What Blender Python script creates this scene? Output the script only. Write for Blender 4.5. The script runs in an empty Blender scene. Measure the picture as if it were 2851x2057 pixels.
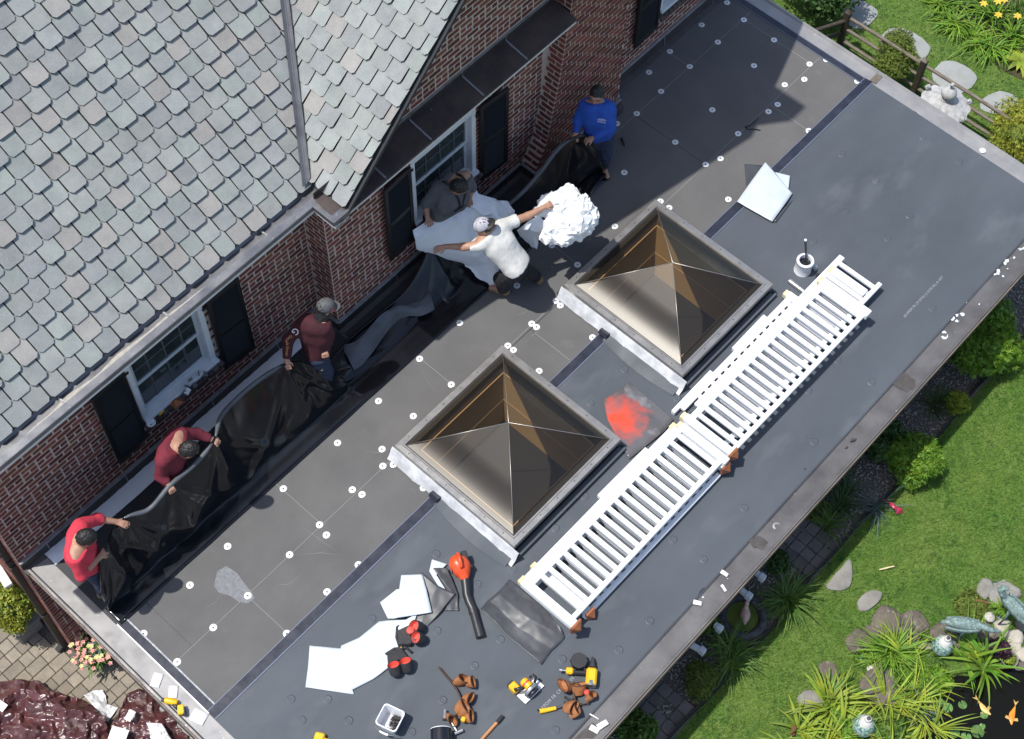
import bpy, bmesh, math, random
import numpy as np
from mathutils import Vector, Matrix, noise as mnoise
random.seed(7); np.random.seed(7)
SC = bpy.context.scene
COL = SC.collection
# ------------------------------------------------------------------ camera
# world: X along the house wall, Y towards the house, Z up; Z = 0 is the flat roof deck
RC = np.array([[0.67287243, -0.7396031, 0.0151641], [-0.63687549, -0.58959836, -0.49675284], [0.37634067, 0.32459365, -0.86775957]])
FPX, CX, CY = 4436.606, 1425.5, 1028.5
CAM = np.array([-1.543, -7.904, 15.7])
def _ray(x, y): return RC.T @ np.array([x - CX, y - CY, FPX])
def at(x, y, z=0.0):
    d = _ray(x, y); return Vector(CAM + d * ((z - CAM[2]) / d[2]))
def atY(x, y, Y):
    d = _ray(x, y); return Vector(CAM + d * ((Y - CAM[1]) / d[1]))
cam = bpy.data.cameras.new('camera'); camo = bpy.data.objects.new('camera', cam); COL.objects.link(camo)
cam.sensor_width = 36; cam.lens = FPX / 2851 * 36; cam.clip_end = 500; cam.clip_start = .5
mw = Matrix.Identity(4)
for i in range(3):
    mw[i][0] = RC[0][i]; mw[i][1] = -RC[1][i]; mw[i][2] = -RC[2][i]; mw[i][3] = CAM[i]
camo.matrix_world = mw
SC.camera = camo
# ------------------------------------------------------------------ light
SX, SY = .31, -.24          # shadow shift per metre of height
W = bpy.data.worlds.new('World'); SC.world = W; W.use_nodes = True
nt = W.node_tree; bg = nt.nodes['Background']
sky = nt.nodes.new('ShaderNodeTexSky'); sky.sky_type = 'NISHITA'; sky.sun_disc = False
EL = math.atan(1 / math.hypot(SX, SY)); sunv = Vector((-SX, -SY, 1)).normalized()
sky.sun_elevation = EL; sky.sun_rotation = math.atan2(sunv.x, sunv.y)
sky.air_density = 1.0; sky.dust_density = 1.6; sky.ozone_density = 1.0
nt.links.new(sky.outputs[0], bg.inputs[0]); bg.inputs[1].default_value = .15
sl = bpy.data.lights.new('sun', 'SUN'); sl.energy = 4.0; sl.angle = math.radians(.6); sl.color = (1, .97, .92)
so = bpy.data.objects.new('sun', sl); COL.objects.link(so); so.rotation_euler = sunv.to_track_quat('Z', 'Y').to_euler(); so.location = (0, 0, 30)
SC.view_settings.view_transform = 'Standard'; SC.view_settings.look = 'None'; SC.view_settings.gamma = 1
SC.view_settings.exposure = 0.28; SC.view_settings.use_curve_mapping = False
SC.cycles.use_denoising = True
SC.cycles.max_bounces = 8; SC.cycles.transparent_max_bounces = 12
# ------------------------------------------------------------------ materials
def lin(h):
    r = [int(h[i:i + 2], 16) / 255 for i in (0, 2, 4)]
    return tuple(((c + .055) / 1.055) ** 2.4 if c > .04045 else c / 12.92 for c in r)
MATS = {}
def mat(name, c, r=.6, c2=None, sc=4., det=5., lo=.35, hi=.65, bump=0., bsc=60., metal=0., rnd=0., hrnd=0., spec=.5, coat=0., c3=None, sc3=25., th3=.62, w3=.04,
        stretch=None, trans=0., rvar=0., sss=0., wave=None, alpha=1., pal=None):
    """procedural principled material; c, c2 mixed by noise, c3 as sparse spots; rnd = value change per object / island"""
    m = bpy.data.materials.new(name); m.use_nodes = True
    N = m.node_tree.nodes; L = m.node_tree.links; b = N['Principled BSDF']
    c = (*c[:3], 1)
    geo = N.new('ShaderNodeNewGeometry'); co = geo.outputs['Position']
    if stretch:
        mp = N.new('ShaderNodeMapping'); mp.inputs['Scale'].default_value = stretch[:3]
        if len(stretch) > 3: mp.inputs['Rotation'].default_value = (0, 0, stretch[3])
        L.new(co, mp.inputs[0]); co = mp.outputs[0]
    def noise_(scale, detail, rough=.6):
        n = N.new('ShaderNodeTexNoise'); n.inputs['Scale'].default_value = scale; n.inputs['Detail'].default_value = detail
        n.inputs['Roughness'].default_value = rough; L.new(co, n.inputs['Vector']); return n.outputs[0]
    def ramp_(f, a, bb):
        n = N.new('ShaderNodeMapRange'); n.inputs[1].default_value = a; n.inputs[2].default_value = bb; L.new(f, n.inputs[0]); return n.outputs[0]
    def mix_(f, A, B, mode='MIX'):
        n = N.new('ShaderNodeMix'); n.data_type = 'RGBA'; n.blend_type = mode
        if hasattr(f, 'links'): L.new(f, n.inputs[0])
        else: n.inputs[0].default_value = f
        for k, v in ((6, A), (7, B)):
            if hasattr(v, 'links'): L.new(v, n.inputs[k])
            else: n.inputs[k].default_value = (*v[:3], 1)
        return n.outputs[2]
    col = c; f = None
    if c2 is not None:
        f = ramp_(noise_(sc, det), lo, hi); col = mix_(f, c, c2)
    if pal:
        oi = N.new('ShaderNodeObjectInfo'); ad = N.new('ShaderNodeMath'); ad.operation = 'ADD'; L.new(oi.outputs['Random'], ad.inputs[0]); L.new(geo.outputs['Random Per Island'], ad.inputs[1])
        ml = N.new('ShaderNodeMath'); ml.operation = 'MULTIPLY'; ml.inputs[1].default_value = 5.77; L.new(ad.outputs[0], ml.inputs[0]); fr = N.new('ShaderNodeMath'); fr.operation = 'FRACT'; L.new(ml.outputs[0], fr.inputs[0])
        cr = N.new('ShaderNodeValToRGB'); cr.color_ramp.interpolation = 'CONSTANT'; e = cr.color_ramp.elements
        while len(e) < len(pal): e.new(.5)
        for i_, (ps, pc_) in enumerate(pal): e[i_].position = ps; e[i_].color = (*pc_, 1)
        L.new(fr.outputs[0], cr.inputs[0]); col = mix_(1.0, col, cr.outputs[0], 'MULTIPLY')
    if c3 is not None:
        f3 = ramp_(noise_(sc3, 3., .55), th3, th3 + w3); col = mix_(f3, col, c3)
    if rnd or hrnd:
        oi = N.new('ShaderNodeObjectInfo'); ad = N.new('ShaderNodeMath'); ad.operation = 'ADD'
        L.new(oi.outputs['Random'], ad.inputs[0]); L.new(geo.outputs['Random Per Island'], ad.inputs[1])
        fr = N.new('ShaderNodeMath'); fr.operation = 'FRACT'; L.new(ad.outputs[0], fr.inputs[0])
        hs = N.new('ShaderNodeHueSaturation')
        v = N.new('ShaderNodeMapRange'); v.inputs[3].default_value = 1 - rnd; v.inputs[4].default_value = 1 + rnd; L.new(fr.outputs[0], v.inputs[0]); L.new(v.outputs[0], hs.inputs['Value'])
        if hrnd:
            m7 = N.new('ShaderNodeMath'); m7.operation = 'MULTIPLY'; m7.inputs[1].default_value = 7.31; L.new(fr.outputs[0], m7.inputs[0])
            f7 = N.new('ShaderNodeMath'); f7.operation = 'FRACT'; L.new(m7.outputs[0], f7.inputs[0])
            h = N.new('ShaderNodeMapRange'); h.inputs[3].default_value = .5 - hrnd; h.inputs[4].default_value = .5 + hrnd; L.new(f7.outputs[0], h.inputs[0]); L.new(h.outputs[0], hs.inputs['Hue'])
        if hasattr(col, 'links'): L.new(col, hs.inputs['Color'])
        else: hs.inputs['Color'].default_value = col
        col = hs.outputs[0]
    if hasattr(col, 'links'): L.new(col, b.inputs['Base Color'])
    else: b.inputs['Base Color'].default_value = col
    b.inputs['Roughness'].default_value = r
    if rvar:
        rr = N.new('ShaderNodeMapRange'); rr.inputs[1].default_value = .3; rr.inputs[2].default_value = .7
        rr.inputs[3].default_value = max(0.02, r - rvar); rr.inputs[4].default_value = r + rvar
        L.new(noise_(sc * 1.7, 4.), rr.inputs[0]); L.new(rr.outputs[0], b.inputs['Roughness'])
    b.inputs['Metallic'].default_value = metal; b.inputs['Specular IOR Level'].default_value = spec
    if coat: b.inputs['Coat Weight'].default_value = coat; b.inputs['Coat Roughness'].default_value = .1
    if trans: b.inputs['Transmission Weight'].default_value = trans
    if alpha < 1: b.inputs['Alpha'].default_value = alpha
    if bump:
        bp = N.new('ShaderNodeBump'); bp.inputs['Strength'].default_value = 1; bp.inputs['Distance'].default_value = bump
        L.new(noise_(bsc, 4.), bp.inputs['Height']); L.new(bp.outputs[0], b.inputs['Normal'])
    if sss:
        tr = N.new('ShaderNodeBsdfTranslucent'); mx = N.new('ShaderNodeMixShader'); mx.inputs[0].default_value = sss
        if hasattr(col, 'links'): L.new(col, tr.inputs[0])
        else: tr.inputs[0].default_value = col
        L.new(b.outputs[0], mx.inputs[1]); L.new(tr.outputs[0], mx.inputs[2]); L.new(mx.outputs[0], N['Material Output'].inputs[0])
    MATS[name] = m; return m
# ------------------------------------------------------------------ mesh tools
V = Vector
def rotz(a): return Matrix.Rotation(a, 3, 'Z')
class MB:
    def __init__(s): s.v = []; s.f = []
    def add(s, vs, fs):
        o = len(s.v); s.v += [tuple(p) for p in vs]; s.f += [tuple(i + o for i in f) for f in fs]; return s
    def box(s, c, d, M=None, b=0.):
        """box centre c, full size d, rotation M, chamfer b"""
        hx, hy, hz = d[0] / 2, d[1] / 2, d[2] / 2; c = V(c)
        if b <= 0 or b > min(hx, hy, hz) * .95:
            vs = [V((x, y, z)) for x in (-hx, hx) for y in (-hy, hy) for z in (-hz, hz)]
            fs = [(0, 1, 3, 2), (4, 6, 7, 5), (0, 4, 5, 1), (2, 3, 7, 6), (0, 2, 6, 4), (1, 5, 7, 3)]
        else:
            vs = []; idx = {}
            for sx in (-1, 1):
                for sy in (-1, 1):
                    for sz in (-1, 1):
                        for k in range(3):
                            h = [hx - b, hy - b, hz - b]; h[k] += b
                            idx[(sx, sy, sz, k)] = len(vs); vs.append(V((sx * h[0], sy * h[1], sz * h[2])))
            fs = []
            S = (-1, 1)
            for q in S:
                fs.append([idx[(q, a, bb, 0)] for a, bb in ((-1, -1), (1, -1), (1, 1), (-1, 1))][::q])
                fs.append([idx[(a, q, bb, 1)] for a, bb in ((-1, -1), (-1, 1), (1, 1), (1, -1))][::q])
                fs.append([idx[(a, bb, q, 2)] for a, bb in ((-1, -1), (1, -1), (1, 1), (-1, 1))][::q])
            for a in S:
                for bb in S:
                    e = a * bb
                    fs.append([idx[(a, bb, -1, 0)], idx[(a, bb, -1, 1)], idx[(a, bb, 1, 1)], idx[(a, bb, 1, 0)]][::e])
                    fs.append([idx[(a, -1, bb, 0)], idx[(a, 1, bb, 0)], idx[(a, 1, bb, 2)], idx[(a, -1, bb, 2)]][::e])
                    fs.append([idx[(-1, a, bb, 1)], idx[(-1, a, bb, 2)], idx[(1, a, bb, 2)], idx[(1, a, bb, 1)]][::e])
                    for d3 in S:
                        fs.append([idx[(a, bb, d3, 0)], idx[(a, bb, d3, 1)], idx[(a, bb, d3, 2)]][::a * bb * d3])
        if M is not None: vs = [M @ p for p in vs]
        return s.add([p + c for p in vs], fs)
    def beam(s, p0, p1, w, h, up=(0, 0, 1), b=0.):
        p0, p1 = V(p0), V(p1); d = p1 - p0; x = d.normalized(); u = V(up)
        y = u.cross(x)
        if y.length < 1e-5: y = V((1, 0, 0)).cross(x)
        y.normalize(); z = x.cross(y)
        M = Matrix((x, y, z)).transposed()
        return s.box((p0 + p1) / 2, (d.length, w, h), M, b)
    def tube(s, pts, r, n=8, cap=True):
        pts = [V(p) for p in pts]; rs = r if isinstance(r, (list, tuple)) else [r] * len(pts)
        prev = None; rings = []
        for i, p in enumerate(pts):
            t = (pts[min(i + 1, len(pts) - 1)] - pts[max(i - 1, 0)]).normalized()
            if prev is None:
                a = t.orthogonal().normalized()
            else:
                a = (prev - t * prev.dot(t));
                a = a.normalized() if a.length > 1e-6 else t.orthogonal().normalized()
            prev = a; bn = t.cross(a)
            rings.append([p + (a * math.cos(2 * math.pi * k / n) + bn * math.sin(2 * math.pi * k / n)) * rs[i] for k in range(n)])
        vs = [q for R in rings for q in R]; fs = []
        for i in range(len(pts) - 1):
            for k in range(n):
                k2 = (k + 1) % n; fs.append((i * n + k, i * n + k2, (i + 1) * n + k2, (i + 1) * n + k))
        if cap: fs += [tuple(range(n))[::-1], tuple((len(pts) - 1) * n + k for k in range(n))]
        return s.add(vs, fs)
    def lathe(s, prof, c=(0, 0, 0), n=24, M=None, cap=True):
        """prof: (radius, z) list"""
        c = V(c); vs = []; fs = []
        for (r, z) in prof:
            for k in range(n):
                p = V((r * math.cos(2 * math.pi * k / n), r * math.sin(2 * math.pi * k / n), z))
                vs.append((M @ p if M is not None else p) + c)
        for i in range(len(prof) - 1):
            for k in range(n):
                k2 = (k + 1) % n; fs.append((i * n + k, i * n + k2, (i + 1) * n + k2, (i + 1) * n + k))
        if cap: fs += [tuple(range(n))[::-1], tuple((len(prof) - 1) * n + k for k in range(n))]
        return s.add(vs, fs)
    def prism(s, poly, z0, z1, M=None, c=(0, 0, 0)):
        """poly: ccw list of (x, y)"""
        n = len(poly); c = V(c)
        vs = [V((p[0], p[1], z0)) for p in poly] + [V((p[0], p[1], z1)) for p in poly]
        if M is not None: vs = [M @ p for p in vs]
        fs = [tuple(range(n))[::-1], tuple(range(n, 2 * n))] + [(i, (i + 1) % n, n + (i + 1) % n, n + i) for i in range(n)]
        return s.add([p + c for p in vs], fs)
    def grid(s, P):
        """P: list of rows of points"""
        n = len(P[0]); vs = [p for R in P for p in R]
        return s.add(vs, [(i * n + j, i * n + j + 1, (i + 1) * n + j + 1, (i + 1) * n + j) for i in range(len(P) - 1) for j in range(n - 1)])
    def mesh(s, name):
        me = bpy.data.meshes.new(name); me.from_pydata(s.v, [], s.f); me.update(); return me
def shade(me, ang=40):
    if ang is None: return
    me.polygons.foreach_set('use_smooth', [True] * len(me.polygons))
    if ang < 170:
        bm = bmesh.new(); bm.from_mesh(me); t = math.radians(ang)
        for e in bm.edges:
            if len(e.link_faces) == 2 and e.calc_face_angle(0) > t: e.smooth = False
        bm.to_mesh(me); bm.free()
def link(name, me, m=None, parent=None, loc=None):
    o = bpy.data.objects.new(name, me); COL.objects.link(o)
    if m is not None and me is not None and len(me.materials) == 0: me.materials.append(m)
    if loc is not None: o.location = loc
    if parent is not None:
        o.parent = parent
        if loc is None: o.matrix_parent_inverse = root_inv(parent)
    return o
def root_inv(p):
    # parents are placed only by plain locations / z rotations set before children are linked
    return full(p).inverted()
def full(o):
    m = Matrix.LocRotScale(o.location, o.rotation_euler, o.scale)
    if o.parent: m = full(o.parent) @ o.matrix_parent_inverse @ m
    return m
def obj(name, mb, m, parent=None, ang=40):
    me = mb.mesh(name) if isinstance(mb, MB) else mb
    shade(me, ang); return link(name, me, m, parent)
def tag(o, label, cat, group=None, kind=None):
    if label: o['label'] = label
    if cat: o['category'] = cat
    if group: o['group'] = group
    if kind: o['kind'] = kind
    return o
def thing(name, label, cat, loc=(0, 0, 0), group=None):
    o = bpy.data.objects.new(name, None); COL.objects.link(o); o.location = loc; o.empty_display_size = .1
    return tag(o, label, cat, group)
def struct(o): o['kind'] = 'structure'; return o
def stuff(o): o['kind'] = 'stuff'; return o
def U(a, b): return random.uniform(a, b)
# ------------------------------------------------------------------ signed distance meshes (bodies, statues, rocks)
class SDF:
    def __init__(s, lo, hi, h):
        s.lo = np.array(lo, np.float32); s.h = h
        s.n = np.maximum(4, np.ceil((np.array(hi) - s.lo) / h).astype(int) + 1)
        s.D = np.full(s.n, 1., np.float32)
    def _sub(s, lo, hi):
        a = np.clip(np.floor((np.array(lo) - s.lo) / s.h).astype(int), 0, s.n); b = np.clip(np.ceil((np.array(hi) - s.lo) / s.h).astype(int) + 1, 0, s.n)
        if (b <= a).any(): return None
        g = [s.lo[i] + np.arange(a[i], b[i], dtype=np.float32) * s.h for i in range(3)]
        return (slice(a[0], b[0]), slice(a[1], b[1]), slice(a[2], b[2])), np.meshgrid(*g, indexing='ij')
    def _put(s, sl, d, k, op=0):
        A = s.D[sl]
        if op == 1: s.D[sl] = np.maximum(A, -d); return
        if k > 0:
            h = np.clip(.5 + .5 * (A - d) / k, 0, 1); s.D[sl] = A + (d - A) * h - k * h * (1 - h)
        else: s.D[sl] = np.minimum(A, d)
    def cap(s, a, b, ra, rb=None, k=.03, cut=None, op=0):
        """tapered capsule; cut=(c0, c1) flat ends at those fractions"""
        rb = ra if rb is None else rb; a = np.array(a, np.float32); b = np.array(b, np.float32); R = max(ra, rb) + .08
        q = s._sub(np.minimum(a, b) - R, np.maximum(a, b) + R)
        if q is None: return s
        sl, (X, Y, Z) = q; ba = b - a; L2 = max(float(ba @ ba), 1e-9)
        t0 = ((X - a[0]) * ba[0] + (Y - a[1]) * ba[1] + (Z - a[2]) * ba[2]) / L2; t = np.clip(t0, 0, 1)
        d = np.sqrt((X - a[0] - t * ba[0]) ** 2 + (Y - a[1] - t * ba[1]) ** 2 + (Z - a[2] - t * ba[2]) ** 2) - (ra + (rb - ra) * t)
        if cut:
            L = math.sqrt(L2)
            if cut[0] is not None: d = np.maximum(d, (cut[0] - t0) * L)
            if cut[1] is not None: d = np.maximum(d, (t0 - cut[1]) * L)
        s._put(sl, d, k, op); return s
    def ell(s, c, r, k=.03, M=None, op=0, zcut=None):
        c = np.array(c, np.float32); R = max(r) + .08
        q = s._sub(c - R, c + R)
        if q is None: return s
        sl, (X, Y, Z) = q; X = X - c[0]; Y = Y - c[1]; Z = Z - c[2]
        if M is not None:
            Mi = np.array(M.inverted() if hasattr(M, 'inverted') else M)
            X, Y, Z = (Mi[i][0] * X + Mi[i][1] * Y + Mi[i][2] * Z for i in range(3))
        n = np.sqrt((X / r[0]) ** 2 + (Y / r[1]) ** 2 + (Z / r[2]) ** 2); d = (n - 1) * min(r)
        if zcut is not None: d = np.maximum(d, zcut - Z)
        s._put(sl, d, k, op); return s
    def half(s, p, nrm):
        """keep the side against nrm"""
        g = [s.lo[i] + np.arange(s.n[i], dtype=np.float32) * s.h for i in range(3)]
        d = ((g[0] - p[0]) * nrm[0])[:, None, None] + ((g[1] - p[1]) * nrm[1])[None, :, None] + ((g[2] - p[2]) * nrm[2])[None, None, :]
        s.D = np.maximum(s.D, d); return s
    def mesh(s, name, smooth=2):
        D = s.D; I = D < 0; n = s.n
        c = np.zeros(n - 1, np.int8)
        for i in (0, 1):
            for j in (0, 1):
                for k in (0, 1): c += I[i:n[0] - 1 + i, j:n[1] - 1 + j, k:n[2] - 1 + k]
        act = (c > 0) & (c < 8); ids = np.full(n - 1, -1, np.int64); cells = np.argwhere(act); ids[act] = np.arange(len(cells))
        acc = np.zeros((len(cells), 3)); cnt = np.zeros(len(cells))
        cor = [(i, j, k) for i in (0, 1) for j in (0, 1) for k in (0, 1)]
        for A in cor:
            for ax in range(3):
                if A[ax] == 1: continue
                B = list(A); B[ax] = 1
                va = D[cells[:, 0] + A[0], cells[:, 1] + A[1], cells[:, 2] + A[2]]; vb = D[cells[:, 0] + B[0], cells[:, 1] + B[1], cells[:, 2] + B[2]]
                mm = (va < 0) != (vb < 0); t = np.where(mm, va / np.where(mm, va - vb, 1), 0)
                p = np.array(A, float)[None, :].repeat(len(cells), 0); p[:, ax] = t
                acc += p * mm[:, None]; cnt += mm
        Vt = (cells + acc / np.maximum(cnt, 1)[:, None]) * s.h + s.lo
        F = []
        for ax in range(3):
            o1, o2 = (ax + 1) % 3, (ax + 2) % 3
            sl0 = [slice(None)] * 3; sl1 = [slice(None)] * 3; sl0[ax] = slice(0, n[ax] - 1); sl1[ax] = slice(1, n[ax])
            a0 = I[tuple(sl0)]; a1 = I[tuple(sl1)]
            for flip, M_ in ((0, a0 & ~a1), (1, ~a0 & a1)):
                e = np.argwhere(M_); e = e[(e[:, o1] > 0) & (e[:, o2] > 0) & (e[:, o1] < n[o1] - 1) & (e[:, o2] < n[o2] - 1)]
                if not len(e): continue
                q = []
                for d1, d2 in ((1, 1), (0, 1), (0, 0), (1, 0)):
                    w = e.copy(); w[:, o1] -= d1; w[:, o2] -= d2; q.append(ids[w[:, 0], w[:, 1], w[:, 2]])
                q = np.stack(q, 1); F.append(q[:, ::-1] if flip else q)
        F = np.concatenate(F) if F else np.zeros((0, 4), int); F = F[(F >= 0).all(1)]
        E_ = np.concatenate([F[:, [i, (i + 1) % 4]] for i in range(4)]) if len(F) else np.zeros((0, 2), int)
        for _ in range(smooth):
            S_ = np.zeros_like(Vt); K = np.zeros(len(Vt))
            for a_, b_ in ((0, 1), (1, 0)):
                np.add.at(S_, E_[:, a_], Vt[E_[:, b_]]); np.add.at(K, E_[:, a_], 1)
            Vt = np.where(K[:, None] > 0, .5 * Vt + .5 * S_ / np.maximum(K, 1)[:, None], Vt)
        return npmesh(name, Vt, F)
def npmesh(name, Vt, F):
    me = bpy.data.meshes.new(name); Vt = np.asarray(Vt, np.float32); F = np.asarray(F, np.int32)
    me.vertices.add(len(Vt)); me.vertices.foreach_set('co', Vt.ravel())
    k = F.shape[1]; me.loops.add(F.size); me.loops.foreach_set('vertex_index', F.ravel())
    me.polygons.add(len(F)); me.polygons.foreach_set('loop_start', np.arange(0, F.size, k, dtype=np.int32)); me.polygons.foreach_set('loop_total', np.full(len(F), k, np.int32))
    me.update(calc_edges=True); me.validate(); return me
def ruffle(me, amp, freq, seed=0., st=(1, 1, 1)):
    """push vertices along their normals by noise (cloth folds, bark, stone)"""
    n = len(me.vertices)
    co = np.empty(n * 3, np.float32); me.vertices.foreach_get('co', co); co = co.reshape(-1, 3)
    no = np.empty(n * 3, np.float32); me.vertex_normals.foreach_get('vector', no); no = no.reshape(-1, 3)
    d = np.array([mnoise.noise(V((p[0] * freq * st[0] + seed, p[1] * freq * st[1], p[2] * freq * st[2] + seed * 2))) + .5 * mnoise.noise(V((p[0] * freq * 2.3 * st[0] - seed, p[1] * freq * 2.3 * st[1], p[2] * freq * 2.3 * st[2]))) for p in co])
    co += no * (d * amp)[:, None]; me.vertices.foreach_set('co', co.ravel()); me.update(); return me
# ------------------------------------------------------------------ shared materials
M_ = MATS
mat('mortar', (.60, .49, .42), .95, (.48, .40, .35), 9, bump=.004, bsc=150)
mat('brick', (.225, .062, .040), .9, (.125, .042, .031), 14, lo=.3, hi=.72, bump=.003, bsc=170, rnd=.42, hrnd=.018, c3=(.25, .20, .18), sc3=13, th3=.72, w3=.1)
mat('brick_sill', (.11, .085, .075), .9, (.06, .05, .05), 12, bump=.004, bsc=120, rnd=.3)
mat('shingle', (.305, .315, .300), .92, (.225, .235, .230), 5, lo=.3, hi=.7, bump=.004, bsc=330, rnd=.09, pal=[(0, (1, 1.02, 1)), (.3, (.95, .99, 1.0)), (.48, (1.06, .98, .95)), (.66, (.97, 1.03, 1.0)), (.86, (.90, .91, .94))], c3=(.43, .435, .425), sc3=240, th3=.56, w3=.1)
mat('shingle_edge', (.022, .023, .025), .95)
mat('underlay', (.035, .037, .04), .9)
mat('lead_metal', (.25, .25, .255), .42, (.18, .18, .19), 3.5, metal=.75, rvar=.12, bump=.0012, bsc=12, c3=(.42, .42, .42), sc3=38, th3=.7, w3=.03)
mat('gutter_silt', (.42, .39, .33), .9, (.30, .29, .26), 20, bump=.004, bsc=160)
mat('copper_dark', (.060, .047, .043), .5, (.10, .075, .065), 3, metal=.35, rvar=.12, c3=(.40, .39, .40), sc3=30, th3=.735, w3=.02)
mat('flashing', (.085, .073, .072), .55, (.055, .048, .05), 5, metal=.3, c3=(.3, .3, .3), sc3=40, th3=.74, w3=.02)
mat('flash_lip', (.34, .34, .35), .5, (.22, .22, .23), 12, metal=.4)
mat('solder', (.42, .42, .42), .45, (.25, .25, .26), 60, metal=.6)
mat('white_paint', (.72, .73, .74), .45, (.62, .63, .65), 6)
mat('white_vinyl', (.50, .52, .55), .4)
mat('muntin_grey', (.10, .115, .12), .5)
mat('black_paint', (.012, .012, .013), .42, bump=.0004, bsc=40)
mat('shutter_panel', (.024, .025, .029), .5)
mat('glass_dark', (.018, .026, .028), .06, (.05, .062, .064), 2.2, spec=.6)
mat('wall_grey', (.075, .08, .085), .8, (.05, .053, .058), 6)
mat('board', (.116, .113, .110), .85, (.094, .092, .091), 1.6, lo=.35, hi=.7, c3=(.140, .136, .132), sc3=3.3, th3=.66, w3=.2, bump=.0006, bsc=180, rvar=.08, stretch=(1, 1, 1))
mat('board_joint', (.27, .265, .25), .9)
mat('epdm', (.080, .092, .107), .6, (.058, .068, .080), 1.1, lo=.3, hi=.7, c3=(.105, .118, .132), sc3=2.3, th3=.56, w3=.25, bump=.0009, bsc=32, rvar=.12, stretch=(.5, 1, 1), spec=.35)
mat('tape', (.016, .019, .03), .35, (.03, .034, .05), 7, rvar=.08)
mat('tape_edge', (.12, .14, .19), .4)
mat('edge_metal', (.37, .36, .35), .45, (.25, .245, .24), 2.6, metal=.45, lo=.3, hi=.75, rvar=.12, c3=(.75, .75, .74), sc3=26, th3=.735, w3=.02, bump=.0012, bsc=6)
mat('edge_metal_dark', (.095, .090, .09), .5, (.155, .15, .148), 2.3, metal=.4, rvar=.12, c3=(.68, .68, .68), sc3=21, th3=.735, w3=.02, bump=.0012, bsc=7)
mat('edge_wood', (.27, .20, .16), .8, (.12, .10, .09), 18, stretch=(.15, 2, 2), bump=.002, bsc=40)
mat('sealant', (.45, .46, .47), .5, (.25, .26, .27), 30)
mat('stain', (.045, .038, .035), .6, (.07, .062, .058), 12)
mat('plate_metal', (.78, .78, .77), .35, metal=.25)
mat('screw', (.06, .06, .06), .4, metal=.6)
ZG = -2.6
# ------------------------------------------------------------------ ground sheet first
gm = MB(); gm.add([(-60, -60, ZG - .03), (80, -60, ZG - .03), (80, 60, ZG - .03), (-60, 60, ZG - .03)], [(0, 1, 2, 3)])
mat('soil', (.10, .085, .065), .95, (.06, .05, .04), 6, bump=.01, bsc=30)
struct(obj('ground', gm, M_['soil'], ang=None))
# ------------------------------------------------------------------ HOUSE
house = thing('brick_house', 'red brick house with grey shingled roof, black shutters and metal gutters', 'house', (0, .12, ZG))
YM, YB, XB, YC = .12, -.21, 4.32, -.43      # main wall, gable wall, bay return, chimney front
BL, BH, BG = .19, .075, .0165
bricks = []     # (centre, size, axis 'x' or 'y', key)
def course_wall(axis, fix, a0, a1, z0, z1, key, holes=(), out=-1, lim=None):
    """bricks of a wall; axis 'x': wall along X at Y = fix facing -Y, axis 'y': along Y at X = fix facing -X"""
    k0 = int(math.floor((z0 - ZG) / BH)); k1 = int(math.ceil((z1 - ZG) / BH))
    for k in range(k0, k1):
        zc = ZG + (k + .5) * BH
        if zc < z0 + .01 or zc > z1: continue
        x = a0 - (BL / 2 if k % 2 else 0)
        while x < a1 - .02:
            l = BL if (k % 6 or key == 'r') else BL / 2
            s, e = max(x, a0), min(x + l, a1); x += l
            segs = [(s, e)]
            for (h0, h1, hz0, hz1) in holes:
                if hz0 < zc < hz1:
                    ns = []
                    for (p, q) in segs:
                        if q <= h0 or p >= h1: ns.append((p, q)); continue
                        if p < h0: ns.append((p, h0))
                        if q > h1: ns.append((h1, q))
                    segs = ns
            for (p, q) in segs:
                if q - p < .045: continue
                if lim and not lim((p + q) / 2, zc): continue
                c = V(((p + q) / 2, fix, zc)) if axis == 'x' else V((fix, (p + q) / 2, zc))
                bricks.append((c, q - p - BG, axis, key))
def backing(name, quads, thick_dir, t=.2):
    mb = MB()
    for q in quads:
        q = [V(p) for p in q]; d = V(thick_dir) * t
        mb.add(q + [p + d for p in q], [(0, 1, 2, 3), (7, 6, 5, 4), (0, 4, 5, 1), (1, 5, 6, 2), (2, 6, 7, 3), (3, 7, 4, 0)])
    return obj(name, mb, M_['mortar'], house, ang=None)
WIN1 = (1.82, 2.86, .70, 1.93); WIN2 = (5.57, 6.61, .70, 1.93); WIN3 = (9.93, 10.97, .70, 1.93)
def rect(x0, x1, z0, z1, Y): return [(x0, Y, z0), (x1, Y, z0), (x1, Y, z1), (x0, Y, z1)]
def wall_quads(x0, x1, z0, z1, Y, w):
    return [rect(x0, w[0], z0, z1, Y), rect(w[1], x1, z0, z1, Y), rect(w[0], w[1], z0, w[2], Y), rect(w[0], w[1], w[3], z1, Y)]
RP = .975; RK = 4.40                         # bay roof pitch, eave X
zr = lambda x: 2.6 + RP * (min(x, 15.8 - x) - RK)
wall_main = backing('wall', wall_quads(-.04, XB, ZG, 2.44, YM, WIN1), (0, 1, 0))
wall_side = backing('wall', [[(-.04, 6.5, ZG), (-.04, YM + .2, ZG), (-.04, YM + .2, 2.52), (-.04, 6.5, 2.52)]], (1, 0, 0), .15)
wall_ret = backing('wall', [[(XB, YM, ZG), (XB, YB, ZG), (XB, YB, 2.44), (XB, YM, 2.44)]], (1, 0, 0), .15)
g = MB(); d = V((0, .18, 0))
wall_gab = backing('wall', wall_quads(XB + .15, 8.4, ZG, 2.45, YB, WIN2) + wall_quads(8.4, 11.5, ZG, 2.45, YB, WIN3) +
                   [[(4.5, YB, 2.45), (11.3, YB, 2.45), (7.95, YB, zr(7.9) - .12), (7.85, YB, zr(7.9) - .12)]], (0, 1, 0), .18)
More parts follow.
